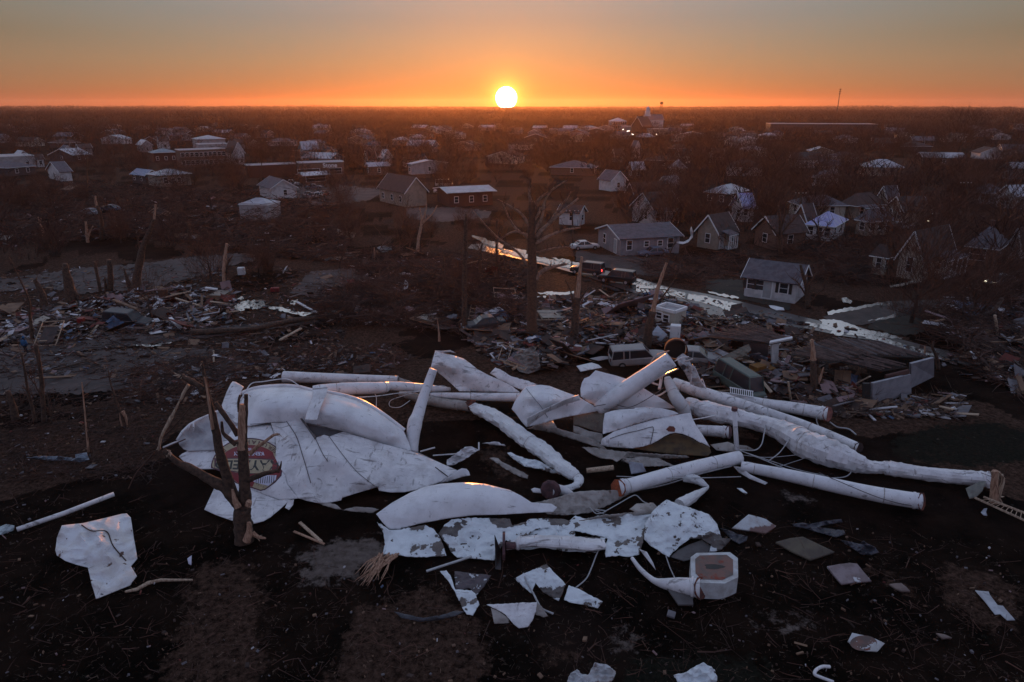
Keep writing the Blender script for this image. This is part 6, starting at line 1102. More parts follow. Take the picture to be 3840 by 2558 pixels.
car('dark pickup buried in the rubble heap at left', 'R10', (880, 425), -8, 'dark', 'suv', 5.0, wreck=True, tilt=(4, 3), z=-.3)
car('silver car standing in the torn thicket at far left', 'L1', (585, 742), 170, 'silver', 'sedan', 4.6, wreck=True)
car('smaller dark blue car right of the silver car in the thicket', 'L1', (725, 716), 175, 'blue', 'sedan', 4.2)
car('pale green pickup behind the small white gabled house', 'R11', (300, 460), 10, 'white', 'pickup', 5.6)
car('white van in the orange haze by the low building', 'L2', (812, 556), 5, 'white', 'van', 5.2)
car('white car in front of the long low building in the haze', 'L2', (800, 600), 5, 'white', 'sedan', 4.8)
car('white car at the left end of the long grey house', 'L2', (1730, 966), 12, 'white', 'sedan', 4.7)
car('blue car on the parking lot, alone above the row of cars', 'R11', (595, 500), 10, 'blue', 'sedan', 4.5)
for i, (x, y, c_, w) in enumerate(((540, 600, 'grey', 'grey'), (600, 615, 'silver', 'silver'), (665, 605, 'white', 'white'), (720, 590, 'red', 'red'), (690, 570, 'dark', 'black'))): car('%s car in the row on the small parking lot' % w, 'R11', (x, y), 75+i*2, c_, 'sedan', 4.5)
car('car with one bright headlight among the trees at right', 'R14', (1480, 690), 215, 'dark', 'suv', 4.7, lights='head')
car('pale car with two small lights on at the far right edge of the street', 'R16', (1820, 195), 205, 'silver', 'sedan', 4.7, lights='head')
car('pale car parked beyond the tan hip roofed house', 'R14', (1195, 750), 5, 'silver', 'sedan', 4.5)
# things round the houses
b = MB(); b.tube([P('R15', 720, 700, .1), aty(*S('R15', 738, 560), P('R15', 720, 700).y+.3)], [.09, .07], 8); tag(b.build('pole', G['pale'], loc=P('R15', 720, 700)), 'pale leaning pole against the long grey house', 'pole')
def person():
    p = P('R10', 182, 632); r = empty('person', p, 'person in a blue jacket and dark trousers walking on the lane at left', 'person')
    bm = bmesh.new(); J = [((0, 0, .95), .15), ((0, 0, 1.2), .16), ((0, 0, 1.42), .17), ((0, .01, 1.55), .07), ((.02, .01, 1.70), .105), ((-.2, 0, 1.40), .07), ((-.28, .06, 1.12), .055), ((-.24, -.08, .88), .04), ((.2, 0, 1.40), .07), ((.27, -.05, 1.12), .055), ((.26, .1, .90), .04),
        ((-.1, 0, .90), .11), ((-.14, .12, .50), .075), ((-.16, .02, .08), .05), ((-.16, -.12, .05), .045), ((.1, 0, .90), .11), ((.14, -.10, .50), .075), ((.15, -.02, .08), .05), ((.15, -.16, .05), .045)]
    E = [(0, 1), (1, 2), (2, 3), (3, 4), (2, 5), (5, 6), (6, 7), (2, 8), (8, 9), (9, 10), (0, 11), (11, 12), (12, 13), (13, 14), (0, 15), (15, 16), (16, 17), (17, 18)]
    vs = [bm.verts.new(j[0]) for j in J]; [bm.edges.new((vs[a], vs[b_])) for a, b_ in E]; me = bpy.data.meshes.new('body'); bm.to_mesh(me); bm.free(); o = bpy.data.objects.new('body', me); COL.objects.link(o); o.parent = r
    m = o.modifiers.new('s', 'SKIN'); 
    for v_, j in zip(me.skin_vertices[0].data, J): v_.radius = (j[1], j[1])
    me.skin_vertices[0].data[0].use_root = True; o.modifiers.new('u', 'SUBSURF').levels = 1; me.materials.append(mk('trousers', (.012, .013, .02), (.01, .01, .016), 4, .9))
    def cloth(nm, m_, parts):
        b = MB(); [b.tube(q, w, 10) for q, w in parts]; b.build(nm, m_, r, smooth=True)
    cloth('jacket', mk('blue_jacket', (.02, .10, .22), (.015, .07, .16), 4, .8), [([(0, 0, .88), (0, 0, 1.1), (0, 0, 1.35), (0, 0, 1.5)], [.2, .2, .22, .1]), ([(-.17, 0, 1.42), (-.28, .06, 1.12), (-.25, -.05, .92)], [.09, .075, .06]), ([(.17, 0, 1.42), (.27, -.05, 1.12), (.26, .07, .94)], [.09, .075, .06])])
    cloth('hood', MATS['blue_jacket'], [([(.02, .05, 1.55), (.02, .05, 1.7), (.02, .04, 1.82)], [.11, .125, .05])])
person()
# ================================================================ the trees one can tell apart
def auto_twigs(limbs, n, length, seed, w=1.2):
    rnd = random.Random(seed); out = []
    for i in range(n):
        pts = rnd.choice(limbs)[0]; j = rnd.randrange(len(pts)-1); t = rnd.random(); x = pts[j][0]+(pts[j+1][0]-pts[j][0])*t; y = pts[j][1]+(pts[j+1][1]-pts[j][1])*t
        a = rnd.gauss(math.pi/2, .75); l = length*rnd.uniform(.35, 1.2); dx, dy = math.cos(a)*l, -math.sin(a)*l; z = rnd.uniform(-1, 1)*.9
        out.append(([(x, y, 0), (x+dx*.5+rnd.gauss(0, l*.08), y+dy*.45, z*.5), (x+dx, y+dy, z)], w, w*.35, 't'))
    return out
L_ = [([(905, 1510), (890, 1420), (880, 1330), (878, 1230)], 92, 76, 'b'), ([(905, 1260), (900, 1100), (893, 950), (886, 800), (876, 690)], 54, 46, 'b'), ([(872, 760, -.12), (874, 620, -.1), (876, 480, -.1), (884, 400, 0)], 36, 30, 'w'),
      ([(905, 700), (905, 560), (908, 440), (908, 322)], 16, 17, 'b'), ([(850, 460), (845, 380), (856, 325)], 12, 6, 'b'),
      ([(868, 1250), (795, 1100), (742, 950), (700, 800), (668, 640), (636, 470)], 52, 32, 'b'), ([(636, 480), (612, 380), (592, 280), (572, 180), (550, 58)], 26, 10, 'b'), ([(640, 600, -.2), (618, 440, -.2), (596, 300, -.15), (572, 180, -.1)], 15, 7, 'w'),
      ([(840, 1190), (740, 1075), (620, 1010), (480, 925), (350, 862), (245, 765)], 62, 20, 'b'), ([(205, 770), (222, 670), (262, 590), (310, 500)], 9, 17, 's'), ([(310, 500), (345, 430), (372, 375)], 14, 6, 's'), ([(378, 372), (410, 300), (445, 245)], 12, 15, 's'),
      ([(840, 650), (800, 580), (740, 495), (660, 388)], 24, 20, 'b'), ([(828, 725), (770, 675), (722, 630), (712, 540)], 24, 11, 'b'), ([(592, 300), (520, 245), (440, 200), (385, 170)], 27, 20, 'b'),
      ([(940, 800), (1000, 742), (1060, 700), (1120, 655), (1165, 640)], 20, 10, 'w'), ([(925, 1010), (1010, 975), (1090, 950), (1165, 935)], 30, 16, 'b'), ([(1165, 945), (1185, 900), (1192, 858)], 16, 4, 'b'),
      ([(915, 1500, -.5), (935, 1430, -.45), (930, 1350, -.4)], 40, 18, 'w'), ([(960, 1440, -.2), (1010, 1470, -.3), (1065, 1480, -.4)], 24, 8, 'w'), ([(845, 1230, -.45), (815, 1160, -.4), (800, 1085, -.3)], 32, 12, 'w'), ([(925, 1215, -.5), (935, 1180, -.5)], 30, 26, 'w'),
      ([(190, 770), (120, 800), (60, 860), (20, 905)], 5, 3, 't'), ([(170, 790), (90, 880), (20, 960), (-40, 1080)], 9, 5, 't'), ([(240, 760), (330, 720), (420, 680)], 5, 5, 't'), ([(190, 700), (130, 650), (70, 625)], 4, 3, 't'), ([(250, 660), (380, 520), (520, 340)], 6, 4, 't')]
landmark('splintered_stump_tree', 'big broken two-stemmed tree stump with pale torn wood, in front of the tank', 'R6', (905, 1490), L_, [(400, 175, 9, 60, -.8, .1), (908, 325, 5, 40, .0, 1), (550, 62, 4, 40, -.2, 1), (1160, 640, 5, 40, .9, .4), (205, 750, 6, 50, -.2, .4), (270, 770, 8, 70, .3, .7), (980, 1470, 8, 70, .8, .2)], thin=.86)
L_ = [([(1385, 1575), (1385, 1400), (1386, 1200), (1385, 1000), (1382, 860), (1388, 740), (1384, 655)], 38, 20, 'b')]
arms = [([(1405, 890), (1480, 815), (1580, 725), (1690, 632)], 13, 6, 'b'), ([(1480, 820), (1540, 735), (1600, 655), (1640, 590)], 8, 3, 'b'), ([(1405, 935), (1500, 880), (1600, 842), (1702, 825)], 12, 5, 'b'), ([(1410, 1165), (1450, 1110), (1530, 1080), (1612, 1064)], 14, 7, 'b'),
        ([(1415, 990), (1520, 962), (1640, 948)], 7, 4, 'b'), ([(1372, 880), (1300, 850), (1245, 780), (1190, 655)], 9, 3, 'b'), ([(1372, 905), (1290, 850), (1200, 885), (1150, 930)], 8, 3, 'b'), ([(1360, 1075), (1290, 985), (1150, 880), (1000, 715)], 8, 3, 'b'),
        ([(1388, 715), (1430, 640), (1500, 590), (1610, 515)], 9, 3, 'b'), ([(1384, 680), (1366, 600), (1380, 530)], 9, 3, 'b'), ([(1395, 780), (1430, 730), (1440, 690)], 9, 6, 'w'), ([(1380, 830), (1320, 740), (1250, 690), (1160, 640)], 8, 3, 'b'), ([(1395, 860), (1450, 760), (1470, 650), (1530, 560)], 9, 3, 'b')]
landmark('tall_tree', 'tallest bare tree in the centre below the sun, its trunk thick and its limbs stripped', 'L2', (1385, 1545), L_+[(p_, a_*1.3, b_*1.0, k_) for p_, a_, b_, k_ in arms]+auto_twigs(arms, 320, 70, 3, 2.0), [(1384, 660, 4, 30, 0, 1), (1440, 690, 4, 20, 0, 1)], mat=mk('warm_bark', (.13, .068, .042), (.07, .038, .026), 5, .95, .9, bscale=18), limb_mat=mk('stripped_bark', (.34, .21, .15), (.20, .12, .085), 4, .95, .6))  # warm sunlight put into the bark tones; the limbs are also stripped
for nm, lab, reg, base, limbs, spl, tw in (
    ('broken_trunk', 'tall snapped trunk with a bare pale upper half, right of the tall tree', 'L2', (1660, 1568), [([(1660, 1568), (1670, 1400), (1682, 1280)], 30, 20, 'b'), ([(1682, 1300), (1694, 1150), (1710, 1015)], 18, 7, 'w'), ([(1690, 1310), (1735, 1245), (1765, 1208)], 6, 4, 'b'), ([(1660, 1380), (1640, 1250), (1600, 1160)], 7, 2, 'b')], [(1710, 1018, 3, 25, 0, 1)], (14, 60)),
    ('broken_trunk', 'thin leaning trunk with a reddish snapped top, left of the ruined houses', 'L3', (325, 1325), [([(325, 1325), (335, 1220), (358, 1130)], 26, 18, 'b'), ([(358, 1135), (380, 1020), (408, 930), (432, 868)], 13, 6, 'w'), ([(432, 870), (455, 800), (480, 755)], 5, 3, 'b'), ([(370, 1100), (440, 1010), (520, 880)], 6, 2, 'b')], [(360, 1130, 5, 25, 0, 1)], (22, 60)),
    ('dead_trunk', 'slim dark trunk standing left of the tall tree, over the dark sedan', 'L2', (945, 1500), [([(945, 1505), (945, 1200), (950, 900), (956, 735)], 20, 8, 'b')], [(956, 738, 3, 18, 0, 1)], (20, 70)),
    ('dead_trunk', 'short dark trunk between the slim trunk and the tall tree', 'L2', (1155, 1125), [([(1155, 1130), (1155, 950), (1158, 768)], 11, 7, 'b'), ([(1157, 900), (1190, 830), (1200, 770)], 4, 2, 'b')], [], (16, 60)),
    ('dead_trunk', 'crooked dark stump just left of the short dark trunk', 'L2', (1052, 1140), [([(1052, 1142), (1042, 1020), (1062, 925)], 15, 5, 'b')], [], (10, 50)),
    ('dead_trunk', 'thin snag above the debris left of the slim dark trunk', 'L2', (812, 1235), [([(812, 1238), (810, 1100), (806, 975)], 8, 4, 'b')], [], (8, 40)),
    ('forked_tree', 'bare tree forking into a pale V, left of centre on the back lot', 'L2', (636, 998), [([(636, 1000), (645, 900), (660, 820)], 12, 9, 'w'), ([(660, 820), (662, 750), (650, 695)], 7, 3, 'w'), ([(660, 820), (685, 740), (697, 675)], 7, 4, 'w'), ([(668, 800), (730, 740), (766, 680)], 5, 3, 'w')], [], (10, 40)),
    ('splintered_stump', 'small pale splintered stump below the thin white board, left of centre', 'L2', (358, 1030), [([(358, 1032), (356, 990), (354, 955)], 7, 3, 'w')], [], (0, 1)),
    ('splintered_stump', 'pale wood spike sticking up behind the fin of the wreck', 'L2', (780, 1568), [([(780, 1568), (776, 1500), (766, 1425)], 9, 2, 'w')], [], (0, 1)),
    ('broken_trunk', 'thin pale snapped trunk standing alone in the gravel at left', 'L1', (1465, 1232), [([(1465, 1235), (1462, 1150), (1460, 1085)], 12, 9, 'w'), ([(1465, 1110), (1472, 1010), (1482, 930)], 14, 8, 'w'), ([(1478, 1120), (1492, 1050), (1520, 1010)], 9, 4, 'b')], [(1482, 935, 3, 20, 0, 1)], (12, 50)),
    ('forked_tree', 'dark leaning forked tree standing on the left street verge', 'L1', (880, 1252), [([(882, 1256), (898, 1130), (932, 960), (985, 830), (1008, 760)], 32, 6, 'b'), ([(858, 1240), (832, 1165), (808, 1088)], 20, 3, 'b'), ([(925, 990), (905, 930), (900, 880)], 8, 4, 'b'), ([(1008, 770), (1012, 720), (1016, 675)], 7, 6, 'w')], [], (26, 80)),
    ('dead_trunk', 'dark broken trunk left of the forked tree', 'L1', (722, 1238), [([(722, 1240), (722, 1140), (712, 1035)], 20, 15, 'b'), ([(695, 1245), (690, 1195), (684, 1150)], 14, 3, 'b')], [(712, 1040, 5, 18, 0, 1)], (6, 40)),
    ('dead_trunk', 'slim leaning trunk second left of the forked tree', 'L1', (660, 1250), [([(660, 1252), (640, 1160), (615, 1045)], 11, 9, 'b')], [], (6, 40)),
    ('dead_trunk', 'thick tapering dark stump with a pale tip at the left edge of the rubble', 'L1', (470, 1330), [([(475, 1335), (455, 1230), (435, 1130), (425, 1060)], 42, 14, 'b'), ([(520, 1300), (500, 1260), (470, 1230)], 14, 10, 'b')], [(425, 1062, 6, 26, 0, 1)], (8, 60)),
    ('dead_trunk', 'curved dark stump nearest the left edge behind the rubble', 'L1', (290, 1350), [([(295, 1352), (270, 1250), (225, 1165)], 26, 12, 'b')], [(222, 1168, 5, 22, -.6, .4)], (16, 70)),
    ('sapling', 'thin bare sapling in front of the rubble at the left edge', 'L1', (215, 1565), [([(215, 1568), (195, 1400), (182, 1280), (60, 1020)], 12, 3, 'b')], [], (30, 80)),
    ('thin_tree', 'dark thin tree with a knobbly trunk at the far left edge', 'R18', (520, 885), [([(520, 890), (500, 600), (478, 300), (440, 80), (420, -20)], 26, 18, 'b'), ([(500, 640), (430, 480), (330, 330)], 8, 3, 'b')], [], (40, 170)),
    ('thin_tree', 'second dark thin tree left of the knobbly one', 'R18', (415, 880), [([(415, 885), (375, 700), (335, 560), (285, 250), (250, 70)], 22, 8, 'b')], [], (30, 150)),
    ('dead_trunk', 'stubby dark stump at the far left under the thin trees', 'R18', (190, 850), [([(190, 855), (150, 700), (85, 520)], 44, 26, 'b'), ([(230, 700), (290, 600), (290, 560)], 9, 5, 'b')], [(85, 522, 5, 60, -.3, 1)], (12, 140)),
    ('sapling', 'small forked bush right of the knobbly thin tree', 'R18', (600, 900), [([(600, 905), (612, 780), (650, 640), (700, 540)], 8, 4, 'b'), ([(600, 850), (575, 700), (550, 500)], 7, 3, 'b'), ([(605, 800), (570, 680), (560, 560)], 5, 2, 'b')], [], (20, 120)),
    ('sapling', 'thin reddish sapling stem standing alone on dark soil at left', 'R18', (1040, 1235), [([(1040, 1238), (1018, 1000), (985, 650), (962, 420)], 12, 5, 'w')], [], (10, 120)),
    ('sapling', 'bent sapling with a shredded reddish middle, left of the tank', 'R18', (1480, 935), [([(1480, 940), (1400, 720), (1310, 470), (1268, 255)], 18, 5, 'b'), ([(1440, 760), (1480, 840), (1500, 960)], 22, 8, 'w'), ([(1440, 940), (1420, 860), (1410, 750)], 14, 8, 'w')], [], (16, 140)),
    ('splintered_stump', 'splintered stump in front of the big ruined roof, with a side shard', 'R8', (1078, 690), [([(1078, 695), (1065, 530), (1055, 400)], 38, 22, 'b'), ([(1062, 400), (1055, 300), (1046, 218)], 24, 10, 'w'), ([(1100, 610), (1130, 530), (1150, 465)], 15, 5, 'w')], [(1046, 225, 4, 50, 0, 1)], (6, 80)),
    ('splintered_stump', 'little twisted pale stump right of the splintered stump before the ruined roof', 'R8', (1468, 500), [([(1468, 505), (1462, 440), (1440, 392)], 11, 4, 'w'), ([(1466, 450), (1480, 420), (1476, 400)], 9, 4, 'w')], [], (0, 1)),
    ('dead_trunk', 'thin straight dead trunk behind the white brick wall', 'R8', (2030, 465), [([(2030, 470), (2040, 360), (2045, 280)], 12, 6, 'w')], [], (4, 60)),
    ('dead_trunk', 'dark curved dead trunk beside the corner of the white brick wall', 'R8', (2165, 475), [([(2165, 480), (2150, 380), (2112, 290), (2120, 235)], 18, 7, 'b'), ([(2120, 300), (2050, 240), (1960, 220)], 7, 3, 'b')], [], (14, 90)),
    ('splintered_stump', 'shredded pale stump at the far right pipe end', 'R3', (2195, 905), [([(2195, 908), (2195, 820), (2198, 740)], 24, 14, 'w'), ([(2215, 880), (2240, 800), (2235, 760)], 12, 6, 's')], [(2198, 745, 6, 50, 0, 1), (2200, 880, 5, 70, .8, .5)], (10, 90)),
    ('small_tree', 'small bare tree in front of the white house with black shutters', 'L3', (1192, 1110), [([(1192, 1114), (1186, 1010), (1165, 935), (1150, 880)], 15, 6, 'b'), ([(1186, 1030), (1215, 960), (1250, 900)], 6, 2, 'b'), ([(1188, 1060), (1140, 980), (1100, 950)], 5, 2, 'b'), ([(1192, 1090), (1240, 1040), (1290, 1000)], 5, 2, 'b')], [], (60, 60)),
    ('small_tree', 'bare tree with a wide crown between the brick house and the tan gabled house', 'L3', (1045, 830), [([(1045, 832), (1042, 740), (1040, 640), (1030, 560)], 12, 4, 'b'), ([(1042, 740), (980, 660), (930, 600)], 6, 2, 'b'), ([(1042, 720), (1100, 650), (1150, 600)], 6, 2, 'b'), ([(1042, 700), (1070, 600), (1080, 530)], 5, 2, 'b')], [], (110, 70)),
    ('small_tree', 'bare tree in front of the tarped white house', 'R14', (420, 900), [([(420, 905), (430, 820), (400, 700), (330, 640)], 12, 4, 'b'), ([(430, 820), (500, 730), (560, 650)], 7, 2, 'b'), ([(428, 800), (420, 700), (440, 620)], 5, 2, 'b')], [], (80, 80)),
    ('small_tree', 'bare shrubby tree before the columned house', 'R14', (1075, 1170), [([(1075, 1175), (1060, 1080), (990, 1000)], 7, 3, 'b'), ([(1066, 1110), (1110, 1040), (1180, 990)], 5, 2, 'b'), ([(1330, 1235), (1345, 1130), (1340, 1040)], 7, 3, 'b'), ([(1370, 1230), (1400, 1120), (1390, 990)], 8, 3, 'b')], [], (60, 80)),
    ('splintered_stump', 'pale torn stump with two prongs in the thicket at far left', 'L1', (290, 885), [([(290, 888), (275, 830), (248, 755)], 9, 5, 'w'), ([(280, 850), (268, 800), (268, 762)], 7, 3, 'w')], [], (6, 50)),
    ('splintered_stump', 'pale snapped trunk in the middle of the left thicket', 'L1', (668, 905), [([(668, 908), (662, 780), (635, 680)], 14, 10, 'b'), ([(635, 690), (626, 655), (624, 618)], 9, 5, 'w')], [], (30, 60)),
    ('splintered_stump', 'broken stump with a slanting shard behind the left street', 'L1', (575, 920), [([(575, 922), (565, 850), (560, 785)], 10, 6, 'w'), ([(575, 900), (590, 850), (608, 815)], 6, 4, 'w')], [], (16, 50)),
    ('splintered_stump', 'dark thick stump in the thicket left of the fan-shaped bush', 'L1', (1240, 925), [([(1240, 928), (1238, 850), (1225, 790)], 15, 9, 'b')], [], (20, 60)),
    ('broken_trunk', 'standing dead trunk with a white patch, reddish haze left', 'L1', (570, 640), [([(570, 642), (568, 500), (568, 362)], 7, 4, 'b')], [], (24, 60))):
    bl = [l for l in limbs if l[3] == 'b'] or limbs
    landmark(nm, lab, reg, base, limbs+auto_twigs(bl, tw[0], tw[1], int(base[0]), 1.5 if reg != 'R18' else 3), spl)
L_ = []
rnd = random.Random(4)
for i in range(26):
    a = rnd.uniform(-1.0, .95); l = rnd.uniform(200, 330); L_.append(([(1750+rnd.uniform(-30, 30), 1112, 0), (1750+math.sin(a)*l*.35, 1112-l*.45, rnd.uniform(-.8, .8)), (1750+math.sin(a)*l, 1112-math.cos(a)*l, rnd.uniform(-1.8, 1.8))], 5 if i < 6 else 3, 1.2, 'b'))
landmark('fan_bush', 'big fan-shaped multi-stemmed bare bush in front of the bulging pale building', 'L1', (1750, 1112), L_+auto_twigs(L_, 160, 60, 9))
sheet('draped_sheet', 'R15', [(980, 612, 3.2), (1020, 605, 3.3), (1070, 610, 3.4), (1130, 580, 3.8), (1150, 540, 4.3), (1140, 480, 5.2), (1155, 440, 5.8), (1175, 500, 5.1), (1170, 560, 4.2), (1120, 615, 3.4), (1060, 635, 3.1), (1000, 625, 3.0)], white, label='twisted white sheet caught in the branches before the long grey house', cat='metal sheet', amp=.05, step=6)
sheet('draped_sheet', 'L2', [(540, 1180, 1.6), (560, 1168, 1.8), (578, 1190, 1.6), (572, 1220, 1.2), (530, 1240, .8), (548, 1215, 1.2), (556, 1195, 1.4)], white, label='small white curl of sheet stuck on a stump, left of centre', cat='metal sheet', amp=.05, step=6)
# ---------------------------------------------------------------- rows of further bare trees
KEEPW = [(at(*S('L3', x, y)).x, at(*S('L3', x, y)).y, r) for x, y, r in ((60, 880, 6), (250, 960, 6), (440, 1010, 6), (640, 1050, 6), (840, 1090, 6), (1060, 1150, 6), (1300, 1200, 7), (1500, 1240, 7), (1500, 1100, 6), (1700, 1090, 6), (1100, 960, 12), (400, 860, 6), (200, 880, 5))]
rnd = random.Random(31); cnt = 0; tries = 0
while cnt < 270 and tries < 20000:
    tries += 1; y = 68*(360/68)**(rnd.random()**.8); x = rnd.uniform(-.78, .80)*y
    right = x > .02*y
    px = 1920+FX*x/(y*CP+H*SP)
    if y < 92 and x < 24: continue
    if 1780 < px < 2330 and y < 210: continue
    if right and 92 <= y < 118 and px < 3300 and rnd.random() < .8: continue
    if right and y < 215 and rnd.random() < .3: continue
    if not right and y < 140: continue
    if not right and (500 < px < 1500) and y < 190 and rnd.random() < .7: continue
    if not right and rnd.random() < .45: continue
    if any((x-a)**2+(y-b_)**2 < r_*r_ for a, b_, r_ in KEEPW) or any((x-a)**2+(y-b_)**2 < (r_*.85)**2 for a, b_, r_ in KEEP): continue
    if not in_view(x, y, .98): continue
    zone = ('left of the sun' if px < 1500 else 'below the sun' if px < 2300 else 'on the right') + (', near rows' if y < 130 else ', middle rows' if y < 230 else ', far rows')
    v_ = rnd.randrange(6); s_ = rnd.uniform(.65, 1.15) * (1 if right else .8); ds = ('small ' if s_ < .78 else 'tall ' if s_ > .98 else '')+('rounded', 'wide-spreading', 'narrow', 'high-crowned', 'low broad', 'storm-broken')[v_]
    place_tree(v_, x, y, s_, rnd.uniform(0, 6.28), ds+' bare tree among the houses '+zone, 'bare trees '+zone); cnt += 1
sn = 0
while sn < 26:
    y = rnd.uniform(70, 150); x = rnd.uniform(-.74, .02)*y
    if any((x-a)**2+(y-b_)**2 < (r_*.8)**2 for a, b_, r_ in KEEP): continue
    place_tree(rnd.choice((5, 5, 0, 2)), x, y, rnd.uniform(.4, .8), rnd.uniform(0, 6.28), 'storm-torn bare tree standing over the brush and bare lots, left half of the view', 'storm-torn trees over the lots'); sn += 1
for x, y, s_, lab in ((1985, 250, 2.1, 'left of the three bare trees standing against the sky at right'), (2060, 246, 2.4, 'middle one of the three bare trees standing against the sky at right'), (2212, 244, 2.5, 'right one of the three bare trees standing against the sky at right')):
    p = aty(x*1.63127, 300*1.63127, 330); place_tree((0, 1, 4)[int(x) % 3], p.x, 330, s_*.86, x, lab, None, 'tall_bare_tree')
# ================================================================ ruined brick houses
def ruin(label, roof, slopes, walls, rafters):
    root = empty('ruined_house', P('R8', *roof[0][:2]), label, 'ruined house'); off = root.location
    def put(b, nm, m_): b.v = [tuple(Vector(v)-off) for v in b.v]; return b.build(nm, m_, root)
    for nm, pts, m_ in walls:
        b = MB(); q = [at(*S('R8', x, y), z) for x, y, z in pts]; b.quadbox(q, .2); put(b, nm, m_)
    for (p0, p1, p2, p3), n, m_ in slopes:
        a, b_, c, d = [at(*S('R8', x, y), z) for x, y, z in (p0, p1, p2, p3)]
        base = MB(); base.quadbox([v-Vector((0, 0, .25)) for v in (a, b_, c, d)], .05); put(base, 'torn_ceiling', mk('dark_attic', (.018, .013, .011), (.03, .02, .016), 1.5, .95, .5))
        rnd = random.Random(n)
        for i in range(n):
            t = (i+rnd.uniform(-.15, .15))/n; u0, u1 = (0, 1) if rnd.random() < .7 else (rnd.uniform(0, .3), rnd.uniform(.6, 1)); p, q = a.lerp(b_, t), d.lerp(c, t); k = MB()
            k.beam(p.lerp(q, u0)+Vector((0, 0, rnd.uniform(-.05, .05))), p.lerp(q, u1)+Vector((0, 0, rnd.uniform(-.08, .08))), .045, .09); put(k, 'rafter', m_ if rnd.random() < .85 else mk('scrap_grey', (.16, .15, .16), (.10, .09, .10), 1, .8))
    return root
dw = mk('dark_old_wood', (.15, .105, .095), (.08, .055, .05), 2, .9)
wb = ribbed('white_brick', (.30, .30, .33), .16, .02)
ruin('big ruined house with bare rafters and a white brick front wall at right', [(1560, 790)],
     [(((850, 330, 2.6), (1230, 200, 3.0), (1560, 330, 3.0), (1250, 410, 2.8)), 24, dw), (((1230, 200, 3.0), (1640, 235, 2.8), (2090, 360, 2.4), (1560, 345, 3.0)), 28, dw), (((1300, 400, 2.7), (1560, 345, 2.9), (1900, 440, 2.4), (1660, 480, 2.2)), 10, dw)],
     [('front_wall', [(1560, 790, 0), (1565, 598, 2.0), (1900, 520, 1.8), (1905, 690, 0)], wb), ('front_wall', [(1900, 640, 0), (1905, 425, 2.5), (2105, 372, 2.4), (2105, 540, 0)], wb), ('broken_wall', [(1190, 470, .5), (1195, 430, 1.0), (1500, 360, 1.6), (1520, 400, 1.0)], G['brick']),
      ('roof_edge', [(1690, 560, 1.6), (1690, 530, 1.9), (1890, 480, 2.2), (1890, 515, 1.9)], G['redbrick']), ('door_frame', [(1490, 800, 0), (1490, 600, 1.9), (1550, 600, 1.9), (1550, 800, 0)], G['shutter'])], 0)
ruin('smaller ruined house with torn rafters and a white corner, left of the big ruin', [(700, 520)],
     [(((120, 180, 2.4), (520, 60, 2.8), (880, 215, 2.8), (660, 240, 2.7)), 16, dw), (((330, 170, 2.6), (560, 130, 2.9), (880, 205, 2.8), (670, 245, 2.7)), 10, dw)],
     [('brick_wall', [(340, 300, .2), (340, 180, 2.3), (450, 205, 2.3), (450, 310, .2)], G['redbrick']), ('back_wall', [(450, 330, .2), (450, 205, 2.3), (670, 250, 2.4), (660, 400, .1)], G['grey']), ('white_corner', [(690, 500, 0), (680, 255, 2.4), (745, 250, 2.4), (735, 480, 0)], G['white']),
      ('eave', [(675, 262, 2.6), (670, 245, 2.7), (865, 205, 2.9), (870, 222, 2.8)], G['trim'])], 0)
ruin('wrecked pale shed with two windows in the rubble right of the pale snapped trunk', [(0, 0)][0:0] or [(340, 60)], [], [], 0) if False else None
r, V, La, Lb, o_ = house('small wrecked pale shed with white windows standing in the rubble', 'R9', (1885, 475), (2060, 520), (2125, 470), 1.9, .2, 'cream', 'flatroof', 0, 'flat', wins0=[(.25, .6, .6, 1.0), (.6, .6, .7, .8)], name='shed', cat='shed')
ridge_m = ribbed('corrugated_tan', (.17, .15, .12), .3, .06, axis='X')
